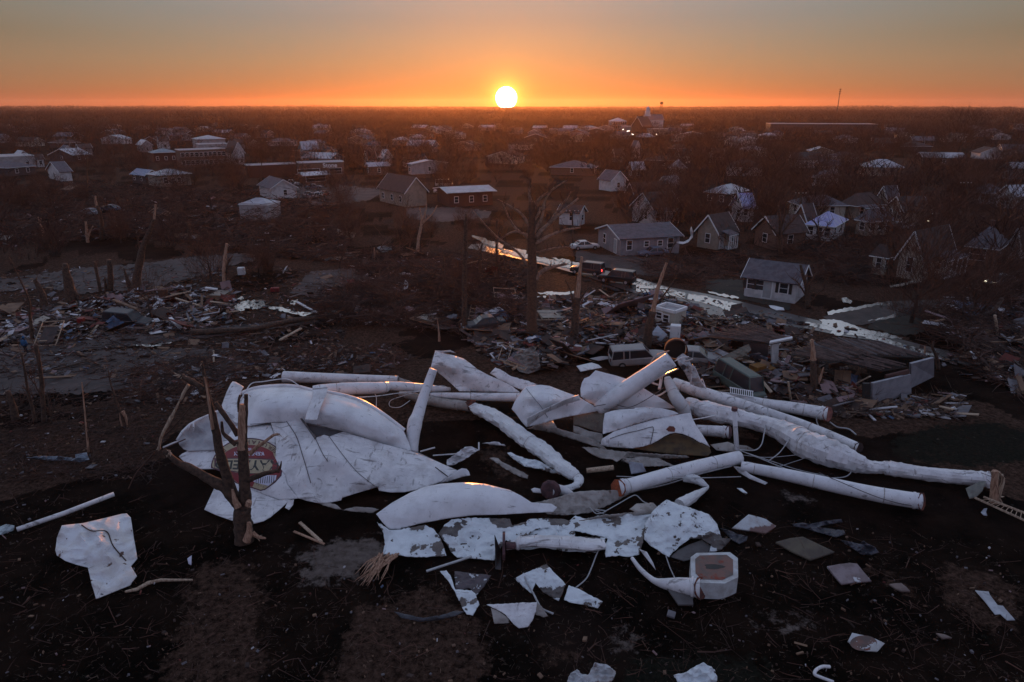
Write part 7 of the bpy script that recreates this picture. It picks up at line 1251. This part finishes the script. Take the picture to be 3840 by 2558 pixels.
for nm, lab, reg, pts, m_, k in (
    ('roof_panel', 'large tan corrugated roof panel leaning before the smaller ruin', 'R8', [(150, 440, .1), (175, 410, .4), (490, 255, 2.2), (512, 310, 1.9), (475, 350, 1.5), (520, 415, .8), (390, 470, .2), (200, 478, .05)], ridge_m, .04),
    ('roof_panel', 'bluish ribbed roof panel fallen against the white corner of the smaller ruin', 'R8', [(480, 350, 1.2), (560, 345, 1.4), (660, 380, 1.2), (640, 460, .3), (560, 430, .3)], ribbed('corrugated_blue', (.17, .18, .22), .3, .06, axis='X'), .04),
    ('roof_panel', 'long slanting dark siding panel below the bare rafters', 'R8', [(740, 400, 1.2), (800, 420, 1.2), (1060, 560, .6), (1050, 610, .1), (900, 560, .2), (740, 480, .3)], G['grey'], .04),
    ('fallen_wall', 'fallen pale wall with a window hole and torn plaster, between tall tree and wagon', 'R9', [(635, 770, .6), (660, 730, 1.2), (760, 680, 1.9), (830, 655, 2.2), (870, 740, 1.5), (890, 860, .3), (780, 900, .05), (700, 880, .1), (650, 830, .2)], mk('stained_plaster', (.26, .24, .22), (.15, .13, .12), 1, .9, .4, spots=[((.07, .05, .045), 1.2, .6, .05)]), .1),
    ('fallen_door', 'white door panel lying in the rubble, left of the wagon', 'R9', [(1205, 830, .3), (1340, 800, .6), (1400, 820, .6), (1430, 845, .4), (1320, 865, .3), (1240, 880, .1)], G['trim'], .05),
    ('fallen_wall', 'pinkish flat panel among boards in the middle rubble', 'R9', [(1385, 375, .9), (1520, 375, .9), (1578, 438, .5), (1415, 440, .4)], mk('pinkish_panel', (.20, .13, .14), (.15, .10, .11), 2, .8), .02),
    ('sheet_panel', 'long white strip panel across the middle rubble', 'R9', [(1460, 490, .5), (1490, 465, .6), (1740, 462, .6), (1745, 490, .4), (1600, 500, .4), (1460, 503, .3)], G['trim'], .03),
    ('sheet_panel', 'tilted white crate-like panel beside the shed', 'R9', [(1865, 545, .9), (1920, 470, 1.6), (2008, 555, 1.0), (1945, 620, .2)], mk('pale_blue_panel', (.38, .42, .48), (.32, .35, .4), 2, .6), .03),
    ('sheet_panel', 'crumpled white sheet in the rubble left of the long strip', 'R9', [(1235, 505, .2), (1290, 475, .6), (1380, 460, .7), (1420, 490, .5), (1430, 525, .2), (1340, 530, .3), (1290, 530, .2)], mk('pale_blue_panel', (1, 1, 1)), .12),
    ('sheet_panel', 'flat white sheet lying by the boards above the wagon', 'R9', [(1425, 575, .2), (1500, 545, .3), (1560, 560, .3), (1570, 590, .2), (1480, 600, .1)], G['trim'], .05),
    ('sheet_panel', 'long pale sheet lying left of the wagon', 'R9', [(1320, 765, .2), (1420, 745, .3), (1540, 745, .3), (1545, 758, .2), (1400, 785, .1)], G['pale'], .03),
    ('sheet_panel', 'white sheet lying in the street rubble at left, slightly raised', 'R10', [(565, 340, .2), (600, 322, .4), (680, 312, .4), (672, 330, .2), (590, 350, .1)], G['trim'], .04),
    ('sheet_panel', 'pale board by the lane in the left rubble', 'R10', [(1010, 482, .2), (1120, 465, .4), (1132, 478, .3), (1020, 496, .1)], G['trim'], .03),
    ('dresser_panel', 'small white cabinet door leaning in the left rubble', 'R10', [(1495, 370, .6), (1520, 345, 1.0), (1545, 355, .9), (1540, 392, .2), (1510, 385, .3)], mk('pale_green_panel', (.42, .48, .47), (.36, .4, .4), 2, .6), .02),
    ('sign_board', 'pale rectangular board with a dark post, left of centre on the back street', 'L2', [(370, 955, 1.3), (400, 945, 1.5), (465, 945, 1.5), (470, 975, .7), (405, 988, .5)], mk('pale_green_panel', (1, 1, 1)), .0),
    ('roof_panel', 'dark tan roof piece lying behind the board, left of centre', 'L2', [(110, 830, 1.4), (160, 850, 1.4), (235, 860, 1.2), (220, 895, .4), (120, 880, .3)], G['tan'], .05),
    ('sheet_panel', 'white curved sheet lying in the road verge before the white house', 'L3', [(980, 1098, .3), (1010, 1100, .4), (1060, 1112, .4), (1065, 1125, .2), (1020, 1125, .1), (990, 1112, .1)], G['trim'], .05),
    ('gutter', 'long torn pale siding strip on the ground before the columned house', 'R16', [(660, 200, .3), (780, 180, .5), (880, 150, .6), (995, 130, .7), (998, 160, .4), (880, 180, .3), (790, 205, .2), (670, 218, .1)], G['cream'], .08)):
    sheet(nm, reg, pts, m_, label=lab, cat={'roof_panel': 'roof panel', 'fallen_wall': 'fallen wall'}.get(nm, 'panel'), amp=k, step=7, freq=.04)
def applia(label, reg, p, size, rz, m_, nm, cat):
    pos = P(reg, *p); o = empty(nm, pos, label, cat, None, R(rz)); b = MB(); b.box((0, 0, size[2]/2), size); q = b.build('cabinet', m_, o); q.modifiers.new('b', 'BEVEL').width = .04
    b = MB(); b.box((0, -size[1]/2-.015, size[2]*.5), (size[0]*.86, .03, size[2]*.9)); d = b.build('door', m_, o); b = MB(); b.box((size[0]*.3, -size[1]/2-.05, size[2]*.55), (.03, .04, .3)); b.build('handle', black_m, d)
applia('white washing machine standing on the gravel left of the fan-shaped bush', 'L1', (1580, 1132), (.95, .8, 1.0), 12, G['trim'], 'washing_machine', 'appliance')
applia('white fridge standing in the rubble beside the tilted crate-like panel', 'R9', (2070, 612), (1.0, .8, 1.7), -15, G['trim'], 'fridge', 'appliance')
applia('white box-like cooler beside the fallen pale wall', 'R9', (945, 825), (1.1, .8, .9), 10, G['trim'], 'cooler', 'appliance')
applia('brown wooden cabinet in the left rubble heap', 'R10', (1115, 262), (1.0, .6, 1.3), 20, mk('cabinet_brown', (.10, .04, .02), (.07, .03, .018), 2, .8), 'cabinet', 'cabinet')
applia('red box lying on the bare lot at left', 'R10', (1868, 205), (1.0, .6, .5), 5, mk('red_box', (.20, .012, .012), (.15, .01, .01), 2, .6), 'box', 'box')
applia('red barrel-like bin in the left rubble near the dark pickup', 'R10', (558, 440), (.6, .6, .9), 5, MATS['red_box'], 'bin', 'bin')
b = MB(); p = P('R8', 590, 560); b.box(p+Vector((0, 0, .5)), (2.4, 1.0, .8), Matrix.Rotation(.3, 3, 'Z')); b.box(p+Vector((-.3, 0, 1.0)), (1.2, .9, .4), Matrix.Rotation(.5, 3, 'Z')); tag(b.build('excavator_scrap', mk('dark_yellow', (.20, .09, .012), (.12, .05, .01), 2, .7), loc=p), 'dark yellow machine part in the rubble below the bluish roof panel', 'machine part')
# low grate behind the pipes
r = empty('grate', P('R3', 820, 325), 'pale metal grate lying behind the far right pipe', 'grate'); A_, B_ = P('R3', 770, 322, 1.0), P('R3', 900, 345, 1.0); d_ = Vector((.25, .9, .1))
for q in (0, 1): b = MB(); b.tube([A_+d_*q, B_+d_*q], .05, 6); under(b.build('rail', white), r)
for i in range(12): b = MB(); t = (i+.5)/12; b.tube([A_.lerp(B_, t), A_.lerp(B_, t)+d_], .035, 5); under(b.build('bar', white), r)
# ================================================================ loose boards, scraps, brush
Zn = dict(
    heap_left=('R10', [(0, 330), (400, 330), (700, 240), (1050, 190), (1500, 180), (1620, 250), (1560, 420), (1250, 500), (900, 490), (500, 545), (0, 560)]),
    heap_mid=('R9', [(650, 300), (1000, 230), (1400, 240), (1900, 230), (2354, 360), (2354, 560), (2100, 680), (1600, 640), (1300, 700), (1000, 880), (500, 800), (250, 600), (300, 400)]),
    heap_right=('R8', [(0, 60), (500, 30), (900, 200), (1500, 600), (1480, 850), (1100, 830), (600, 650), (100, 650), (0, 400)]),
    strip=('R8', [(1100, 760), (1560, 800), (2354, 700), (2354, 895), (1250, 895)]),
    back=('L2', [(100, 1000), (560, 990), (900, 1010), (1100, 1080), (1340, 1100), (1340, 1500), (900, 1500), (0, 1450), (0, 1250), (300, 1180)]),
    thicket=('L1', [(0, 560), (500, 540), (1100, 560), (1600, 640), (2265, 640), (2265, 1060), (1600, 1000), (1200, 920), (600, 900), (0, 960)]),
    behind=('R1', [(-300, 200), (300, 80), (900, 60), (1600, 20), (1700, 120), (1500, 210), (800, 200), (500, 250), (300, 420), (-200, 420)]),
    left_dark=('R18', [(0, 500), (1400, 500), (1900, 300), (2195, 500), (2000, 1000), (1800, 1568), (0, 1568)]),
    rightside=('R16', [(1000, 500), (1400, 380), (1500, 150), (2072, 150), (2072, 1350), (1500, 1000), (1150, 750)]),
    yards=('L3', [(560, 830), (840, 830), (1350, 900), (1500, 880), (1560, 960), (1360, 980), (840, 930), (640, 960), (640, 1000), (300, 950), (300, 860)]),
    yards2=('R14', [(0, 900), (900, 860), (1700, 760), (2354, 700), (2354, 800), (1750, 860), (1150, 880), (900, 1040), (900, 1250), (640, 1300), (400, 1050), (0, 1000)]),
    fore=('D', [(0, 1080), (500, 1200), (900, 1340), (1700, 1180), (1900, 1200), (2354, 1260), (2354, 1568), (0, 1568)]),
    lots=('R10', [(0, 60), (700, 40), (1300, 20), (2354, 60), (2354, 797), (0, 797)]), street=('L3', [(0, 900), (400, 1000), (900, 1120), (1300, 1190), (2300, 1450), (2300, 1560), (1500, 1300), (700, 1200), (0, 1020)]))
ZS = {}
for k, (reg, pts) in Zn.items():
    q = [S(reg, *p) for p in pts]; ZS[k] = (q, min(p[0] for p in q), max(p[0] for p in q), min(p[1] for p in q), max(p[1] for p in q))
def sample(zone, rnd):
    q, a, b, c, d = ZS[zone]
    while True:
        x, y = rnd.uniform(a, b), rnd.uniform(c, d)
        if inside(x, y, q): return at(x, y)
WRK = [at(*S('D', x, y)) for x, y in ((440, 1090), (560, 960), (950, 900), (1500, 850), (1900, 960), (2250, 1080), (2100, 1170), (1650, 1260), (900, 1280))]; WRK = [(p.x, p.y) for p in WRK]
cm = [mk('scrap_wood_tan', (.20, .12, .075), (.13, .075, .05), 1, .9), mk('scrap_wood_dark', (.055, .030, .023), (.03, .018, .015), 1, .9), mk('scrap_white', (.60, .58, .60), (.38, .36, .37), 1, .7), mk('scrap_grey', (.16, .15, .16), (.10, .09, .10), 1, .8), mk('scrap_pink', (.26, .17, .17), (.2, .13, .13), 1, .9), mk('scrap_red', (.14, .03, .022), (.10, .025, .02), 1, .9), mk('scrap_blue', (.08, .12, .2), (.06, .09, .15), 1, .8)]
def rubble(zone, n, seed, height, size):
    rnd = random.Random(seed); b = MB()
    for i in range(n):
        p = sample(zone, rnd); hgt = height*max(0, .35+.9*fbm(p.x, p.y, 5, 3))*rnd.random()
        l = size*math.exp(rnd.gauss(0, .6)); w = l*rnd.uniform(.05, .3) if rnd.random() < .6 else l*rnd.uniform(.4, .9); t = rnd.uniform(.02, .10)
        rot = Matrix.Rotation(rnd.uniform(0, 3.14), 3, 'Z') @ Matrix.Rotation(rnd.gauss(0, .28), 3, 'Y') @ Matrix.Rotation(rnd.gauss(0, .25), 3, 'X')
        b.box(p+Vector((0, 0, hgt+.04)), (l, w, t), rot, rnd.choices(range(7), (22, 52, 8, 12, 7, 6, 1.2) if zone not in ('fore', 'left_dark', 'lots', 'behind') else (26, 40, 2.5, 22, 3, 2, .6))[0])
    return b
for zone, n, hgt, size, lab in (('heap_left', 2600, 1.3, .55, 'tangled household rubble spread along the lane at left'), ('heap_mid', 4200, 1.5, .7, 'broken boards and sheet scraps piled below the wet street'), ('heap_right', 2200, 1.5, .7, 'splintered rubble around the two ruined houses'),
        ('strip', 900, .5, .5, 'band of splinters behind the far right pipes'), ('back', 1000, .8, .5, 'scattered boards and brush left of the tall tree'), ('thicket', 900, 1.0, .8, 'scattered scraps among the torn trees at left'), ('behind', 700, .25, .35, 'small chips strewn behind the tank'),
        ('left_dark', 420, .1, .14, 'small pale chips on the dark soil at left'), ('rightside', 700, 1.6, .7, 'scraps in the fallen tree heap at the right edge'), ('fore', 800, .04, .07, 'tiny chips and gravel on the foreground soil'), ('lots', 2600, .15, .34, 'thin litter on the bare lots at left'), ('street', 300, .1, .3, 'litter along the wet street')):
    o = rubble(zone, n, n, hgt, size).build('debris', cm); tag(o, lab, 'debris', kind='stuff')
def brush(zone, n, seed, L_, hgt, mat, r=.022):
    rnd = random.Random(seed); b = MB()
    for i in range(n):
        p = sample(zone, rnd); k = max(0, .3+1.0*fbm(p.x+40, p.y, 6, 3)); z = hgt*k*rnd.random()
        a = rnd.uniform(0, 6.28); e = rnd.gauss(.12, .3)*min(1, .3+k); l = L_*math.exp(rnd.gauss(0, .5)); d = Vector((math.cos(a)*math.cos(e), math.sin(a)*math.cos(e), math.sin(e)))
        q = p+Vector((0, 0, max(z, .03))); m = q+d*l*.5+Vector((rnd.gauss(0, .1), rnd.gauss(0, .1), rnd.gauss(0, .08)))*l*.5; f = m+(d+Vector((rnd.gauss(0, .25), rnd.gauss(0, .25), rnd.gauss(0, .15))))*l*.5
        w = r*math.exp(rnd.gauss(0, .5)); b.tube([q, m, f], [w, w*.75, w*.3], 3, caps=False)
        for s_ in range(rnd.choice((0, 1, 2))):
            dd = (d+Vector((rnd.gauss(0, .5), rnd.gauss(0, .5), rnd.gauss(.1, .3)))).normalized(); b.tube([m, m+dd*l*.4], [w*.6, w*.2], 3, caps=False)
    return b
bm1 = mk('brush_brown', (.085, .043, .032), (.035, .021, .017), .3, .95); bm2 = mk('brush_red', (.10, .045, .03), (.05, .026, .02), .3, .95); bm3 = mk('straw', (.20, .14, .10), (.05, .034, .025), .4, .95)
for zone, n, l, h_, m_, r_, lab in (('back', 7500, 1.8, 2.4, bm1, .036, 'heaped broken branches left of the tall tree'), ('thicket', 8500, 2.3, 4.2, bm1, .055, 'dense torn thicket across the left middle distance'), ('behind', 2200, 1.2, .35, bm2, .018, 'flattened twigs and reddish brush behind the tank'), ('left_dark', 2200, .9, .15, bm1, .012, 'dark twigs lying on the soil at left'),
        ('rightside', 2600, 2.0, 3.0, bm1, .035, 'big heap of fallen tree limbs at the right edge'), ('yards', 2600, 1.6, 1.7, bm1, .035, 'torn bushes and limbs between the street and the houses'), ('yards2', 3000, 1.8, 2.4, bm1, .035, 'dark hedges and fallen limbs round the right-hand houses'),
        ('heap_mid', 1300, 1.3, .9, bm1, .025, 'branches tangled in the middle rubble'), ('heap_right', 900, 1.3, 1.0, bm1, .025, 'branches tangled round the ruined houses'), ('fore', 2600, .16, .02, bm3, .0045, 'short straw and grass litter on the foreground soil'), ('fore', 900, .8, .08, bm2, .012, 'reddish stalks on the foreground soil'), ('lots', 3000, 1.2, .14, bm1, .022, 'twigs scattered over the bare lots at left'), ('strip', 900, .8, .4, bm3, .018, 'straw-coloured splinters behind the far right pipes')):
    o = brush(zone, n, n+7, l, h_, m_, r_).build('brush', m_); tag(o, lab, 'brush', kind='stuff')
# separate boards: the biggest ones
wm = [wood_pale, MATS['scrap_wood_tan'], MATS['scrap_white'], dw, MATS['scrap_grey']]; wn = ['pale wood', 'tan wood', 'white painted', 'dark wood', 'grey']
PL = {}
def plank(i, p, l, w, t, rot, label, group):
    if i not in PL:
        b = MB(); b.box((0, 0, 0), (1, 1, 1)); me = b.build('plank', wm[i]); PL[i] = me; o = me
    else: o = PL[i].copy(); COL.objects.link(o)
    o.location = p; o.scale = (l, w, t); o.rotation_euler = rot; o.name = 'plank'; tag(o, label, 'plank', group); return o
rnd = random.Random(8)
for zone, n, hgt, where in (('heap_left', 55, 1.0, 'in the left rubble by the lane'), ('heap_mid', 85, 1.2, 'in the middle rubble below the wet street'), ('heap_right', 45, 1.4, 'around the two ruined houses'), ('back', 26, .7, 'among the brush left of the tall tree'), ('strip', 14, .3, 'behind the far right pipes'), ('lots', 10, .1, 'on the bare lots at left')):
    for i in range(n):
        p = sample(zone, rnd); k = rnd.choices(range(5), (22, 26, 18, 20, 14))[0]; l = rnd.uniform(1.6, 4.2)
        plank(k, p+Vector((0, 0, .12+hgt*rnd.random()**2*max(0, .4+fbm(p.x, p.y, 5, 3)))), l, rnd.uniform(.10, .32), rnd.uniform(.04, .09), (rnd.gauss(0, .3), rnd.gauss(0, .22), rnd.uniform(0, 3.14)), 'splintered %s board lying %s' % (wn[k], where), 'boards '+where)
def bar(label, reg, a, b_, w, m_, nm='plank', cat='plank'):
    b = MB(); A_, B_ = P(reg, *a), P(reg, *b_); b.beam(A_, B_, w, w*.5); tag(b.build(nm, m_, loc=(A_.x, A_.y, 0)), label, cat)
bar('two-pronged pale wood splinter below the tank, right of the stump', 'R1', (945, 1225, .1), (1090, 1355, .15), .16, wood_pale)
bar('longer pinkish wood splinter beside the two-pronged one, below the tank', 'R1', (905, 1285, .08), (1110, 1370, .12), .12, wood)
bar('pale stick poking out under the leftmost peeling sheets', 'R4', (440, 577, .1), (690, 495, .4), .12, cable_m, 'stick', 'stick')
bar('pale pole slanting up in front of the big ruin, left one', 'R8', (1415, 620, .5), (1560, 545, 1.8), .18, wood_pale, 'beam', 'beam')
bar('upright pale board behind the far right pipe', 'R8', (860, 755, .1), (838, 592, 2.0), .14, wood_pale, 'board', 'board')
bar('long straight board lying in front of the white brick wall', 'R8', (1620, 735, .2), (1930, 810, .1), .14, dw, 'beam', 'beam')
bar('long slanting board across the middle rubble, right of the pinkish panel', 'R9', (1575, 435, .7), (1800, 398, .9), .22, MATS['scrap_wood_tan'], 'beam', 'beam')
bar('white board slanting down to the lane in the left rubble', 'R10', (1155, 385, .9), (1245, 470, .2), .34, G['trim'])
bar('thin white board on the lot right of the left puddles', 'R10', (2020, 278, .3), (2160, 352, .1), .26, G['trim'])
bar('white bent gutter piece topping the left rubble heap', 'R10', (1395, 180, 1.4), (1475, 190, 1.2), .34, G['trim'])
bar('long tan beam lying across the left rubble heap', 'R10', (1190, 250, .9), (1350, 300, .5), .22, wood_pale, 'beam', 'beam')
bar('pair of tan beams over the dark pickup, upper one', 'R10', (770, 262, 1.6), (930, 325, 1.5), .34, MATS['scrap_wood_tan'], 'beam', 'beam')
bar('tan beam end slanting down left of the dark pickup', 'R10', (690, 330, 1.3), (750, 415, .3), .28, MATS['scrap_wood_tan'], 'beam', 'beam')
bar('straight pale log on the soil right of the white snag', 'R10', (1900, 535, .1), (2045, 455, .3), .26, wood_pale, 'log', 'log')
bar('dark pole lying across the gravel in front of the person', 'R18', (500, 300, .1), (1050, 165, .2), .14, bark, 'pole', 'pole')
# root bundle left of the peeling sheets
b = MB(); rnd = random.Random(3)
for i in range(26):
    a = P('R4', 200+rnd.uniform(-40, 90), 500+rnd.uniform(-25, 20), rnd.uniform(.05, .35)); c = P('R4', 60+rnd.uniform(-20, 130), 640+rnd.uniform(-60, 20), .04); b.tube([a, a.lerp(c, .5)+Vector((rnd.gauss(0, .1), 0, .12)), c], [.05, .035, .01], 5)
tag(b.build('root_bundle', wood, loc=P('R4', 200, 520)), 'bundle of shredded brown roots left of the leftmost peeling sheet', 'roots')
# fallen trunks in the right-hand heap and the middle
for lab, reg, pts, w in (('long fallen trunk sloping across the fallen tree heap at the right edge', 'R16', [(1600, 560, .8), (1760, 450, 1.4), (1840, 340, 2.0)], .22), ('pale stripped trunk standing in the right-hand heap', 'R16', [(1800, 760, .1), (1785, 640, 1.1), (1765, 510, 2.4)], .14),
        ('thick fallen log in the brush left of the tall tree', 'L2', [(730, 1300, .3), (850, 1260, .6), (950, 1225, .9)], .24), ('fallen log along the lane, left of the slim trunk', 'R10', [(1300, 480, .3), (1700, 460, .4), (2000, 400, .5), (2280, 375, .4)], .3), ('pale broken log in front of the fallen pale wall', 'R9', [(640, 860, .2), (720, 815, .5), (850, 800, .8)], .12),
        ('short thick log below the dark sedan', 'R9', [(250, 575, .2), (330, 550, .4), (375, 535, .4)], .3)):
    b = MB(); c = catmull([(*S(reg, x, y), z) for x, y, z in pts], 5); b.tube([at(*q) for q in c], w, 9, rough=.3); o = b.build('fallen_log', bark if 'pale' not in lab else wood_pale, loc=at(*c[0]), smooth=True); tag(o, lab, 'log')

# recognisable pieces of houses lying in the heaps
def frame_section(label, zone, rnd, group):
    p = sample(zone, rnd); r = empty('stud_frame', p+Vector((0, 0, rnd.uniform(.25, .7))), label, 'wall section', group); r.rotation_euler = (rnd.gauss(0, .35), rnd.gauss(0, .25), rnd.uniform(0, 3.14)); w, h = rnd.uniform(2.4, 5), rnd.uniform(1.8, 2.6)
    m_ = rnd.choice((MATS['scrap_wood_tan'], wood_pale, MATS['scrap_wood_dark']))
    for x in [w*i/6-w/2 for i in range(7)]: b = MB(); b.box((x, 0, 0), (.05, h, .1)); b.build('stud', m_, r)
    for y in (-h/2, h/2): b = MB(); b.box((0, y, 0), (w, .05, .11)); b.build('plate_beam', m_, r)
    b = MB(); b.box((rnd.uniform(-.3, .3)*w*.3, rnd.uniform(-.2, .2), .07), (w*rnd.uniform(.4, .8), h*rnd.uniform(.6, 1), .03)); b.build('sheathing', rnd.choice((MATS['scrap_white'], MATS['scrap_grey'], MATS['scrap_pink'], G['tan'], G['shingle_brown'])), r)
rnd = random.Random(21)
for zone, n, where in (('heap_left', 7, 'in the left rubble by the lane'), ('heap_mid', 12, 'in the middle rubble below the wet street'), ('heap_right', 6, 'around the two ruined houses'), ('back', 6, 'left of the tall tree'), ('thicket', 5, 'in the torn thicket at left')):
    for i in range(n): frame_section('torn stud wall section lying '+where, zone, rnd, 'stud wall sections '+where)
# rags, insulation and plastic caught in the heaps
for zone, n, where in (('heap_left', 26, 'in the left rubble by the lane'), ('heap_mid', 30, 'in the middle rubble below the wet street'), ('heap_right', 12, 'around the two ruined houses'), ('back', 14, 'left of the tall tree')):
    for i in range(n):
        p = sample(zone, rnd)+Vector((0, 0, rnd.uniform(.2, .9))); b = MB(); k = 6; s_ = rnd.uniform(.5, 1.5); q = rnd.uniform(0, 9)
        for a in range(k):
            for c in range(k): x, y = (a/(k-1)-.5)*s_*1.5, (c/(k-1)-.5)*s_; b.v.append((x+.15*noise.noise(Vector((y*2, q, 0))), y, .35*s_*noise.noise(Vector((x*2.2, y*2.2, q)))))
        b.f = [(a*k+c, a*k+c+1, (a+1)*k+c+1, (a+1)*k+c) for a in range(k-1) for c in range(k-1)]; b.mi = [0]*len(b.f); cl = rnd.choice(('scrap_white', 'scrap_white', 'scrap_pink', 'scrap_blue', 'scrap_grey', 'scrap_red'))
        o = b.build('crumpled_cloth', MATS[cl]); o.location = p; o.rotation_euler = (rnd.gauss(0, .3), rnd.gauss(0, .3), rnd.uniform(0, 6)); tag(o, 'crumpled %s cloth or plastic caught %s' % (cl[6:], where), 'cloth', 'crumpled rags '+where)

for i, (reg, base, top, lab) in enumerate((('L2', (1652, 948), (1650, 800), 'utility pole between the white cottage and the long grey house'), ('R15', (905, 262), (925, 0), 'utility pole behind the tall gabled white house'), ('L1', (1705, 530), (1708, 440), 'utility pole before the long shop row'),
        ('R14', (265, 690), (262, 470), 'utility pole left of the tarped white house'), ('R14', (1870, 700), (1810, 300), 'leaning utility pole among the dark trees at far right'), ('L1', (1922, 424), (1924, 345), 'utility pole above the lettered shop'))):
    p = P(reg, *base); t_ = aty(*S(reg, *top), p.y)-p; hh = min(max(t_.z, 6), 10.5); r = empty('utility_pole', p, lab, 'utility pole'); d_ = Vector((t_.x*hh/max(t_.z, 1), 0, hh)); b = MB(); b.tube([(0, 0, 0), d_], [.16, .11], 7); b.build('pole', bark, r)
    b = MB(); b.beam(d_*.95+Vector((-1.1, .15, 0)), d_*.95+Vector((1.1, .15, 0)), .1, .12); c_ = b.build('crossarm', bark, r)
    for q in (-1, -.4, .4, 1): b = MB(); b.tube([d_*.95+Vector((q, .15, .05)), d_*.95+Vector((q, .15, .2))], .05, 6); b.build('insulator', G['trim'], c_)
def scatter(r0, r1, spacing, keep=True):
    pts = []; r = r0
    while r < r1:
        n = int(2*math.pi*r/spacing)
        for j in range(n):
            a = 2*math.pi*(j+random.random())/n; q = r + random.uniform(-.5, .5)*spacing; x, y = q*math.sin(a), q*math.cos(a)
            if in_view(x, y) and not (keep and blocked(x, y)): pts.append((x, y))
        r += spacing
    return np.array(pts)
random.seed(11)
for q_ in KEEPW: KEEP.append((q_[0], q_[1], q_[2]+3))
A = scatter(112, 900, 11.5); dens = np.array([fbm(x, y, 160, 3) for x, y in A]); rad = np.hypot(A[:, 0], A[:, 1])
A = A[((dens > -.15) & (rad > 300)) | ((dens > -.02) & (rad > 215)) | ((dens > .10) & (rad <= 215) & ((A[:, 0] > .30*A[:, 1]) | (rad > 150)) & ~((A[:, 0] > -.06*A[:, 1]) & (A[:, 0] < .16*A[:, 1])) & ~((A[:, 0] < 0) & (rad < 150))) | (rad > 620)]
T_ = scatter(120, 330, 8.5); dn = np.array([fbm(x+300, y, 45, 3) for x, y in T_]); rt = np.hypot(T_[:, 0], T_[:, 1]); pxs = T_[:, 0]/T_[:, 1]
T_ = T_[(dn > -.12) & (pxs < -.10) & ~((pxs > -.22) & (rt < 200)) & (rt > 118+60*(pxs+.10 > -.35))]
wv = [crowns(A, np.zeros(len(A)), rs.uniform(5.5, 10.5, len(A)), rs.uniform(8, 13, len(A)), 150, .0095)]
wv.append(crowns(T_, np.zeros(len(T_)), rs.uniform(3.5, 8.5, len(T_)), rs.uniform(5, 9, len(T_)), 130, .0085))
B = scatter(900, 2400, 24, False); wv.append(crowns(B, np.zeros(len(B)), rs.uniform(10, 15, len(B)), rs.uniform(16, 24, len(B)), 46, .022))
C = scatter(2400, 5600, 75, False); wv.append(crowns(C, np.array([gz(x, y) for x, y in C]), rs.uniform(11, 17, len(C)), rs.uniform(50, 85, len(C)), 30, .12))
o = tri_mesh('woods', np.concatenate(wv), twig_far); tag(o, 'reddish brown bare woodland filling the distance up to the horizon', 'woods', kind='stuff')
# air
hz = MB(); hz.box((0, 4200, 47), (16000, 11000, 98)); HZ = bpy.data.materials.new('haze'); HZ.use_nodes = True
nt = HZ.node_tree; nt.nodes.remove(nt.nodes['Principled BSDF']); pv = nt.nodes.new('ShaderNodeVolumePrincipled')
pv.inputs['Color'].default_value = (.95, .66, .53, 1); pv.inputs['Density'].default_value = .00006; pv.inputs['Anisotropy'].default_value = .72
nt.links.new(pv.outputs[0], nt.nodes['Material Output'].inputs['Volume'])
o = hz.build('haze', HZ); tag(o, 'thin evening haze over the whole town', 'haze', kind='stuff')
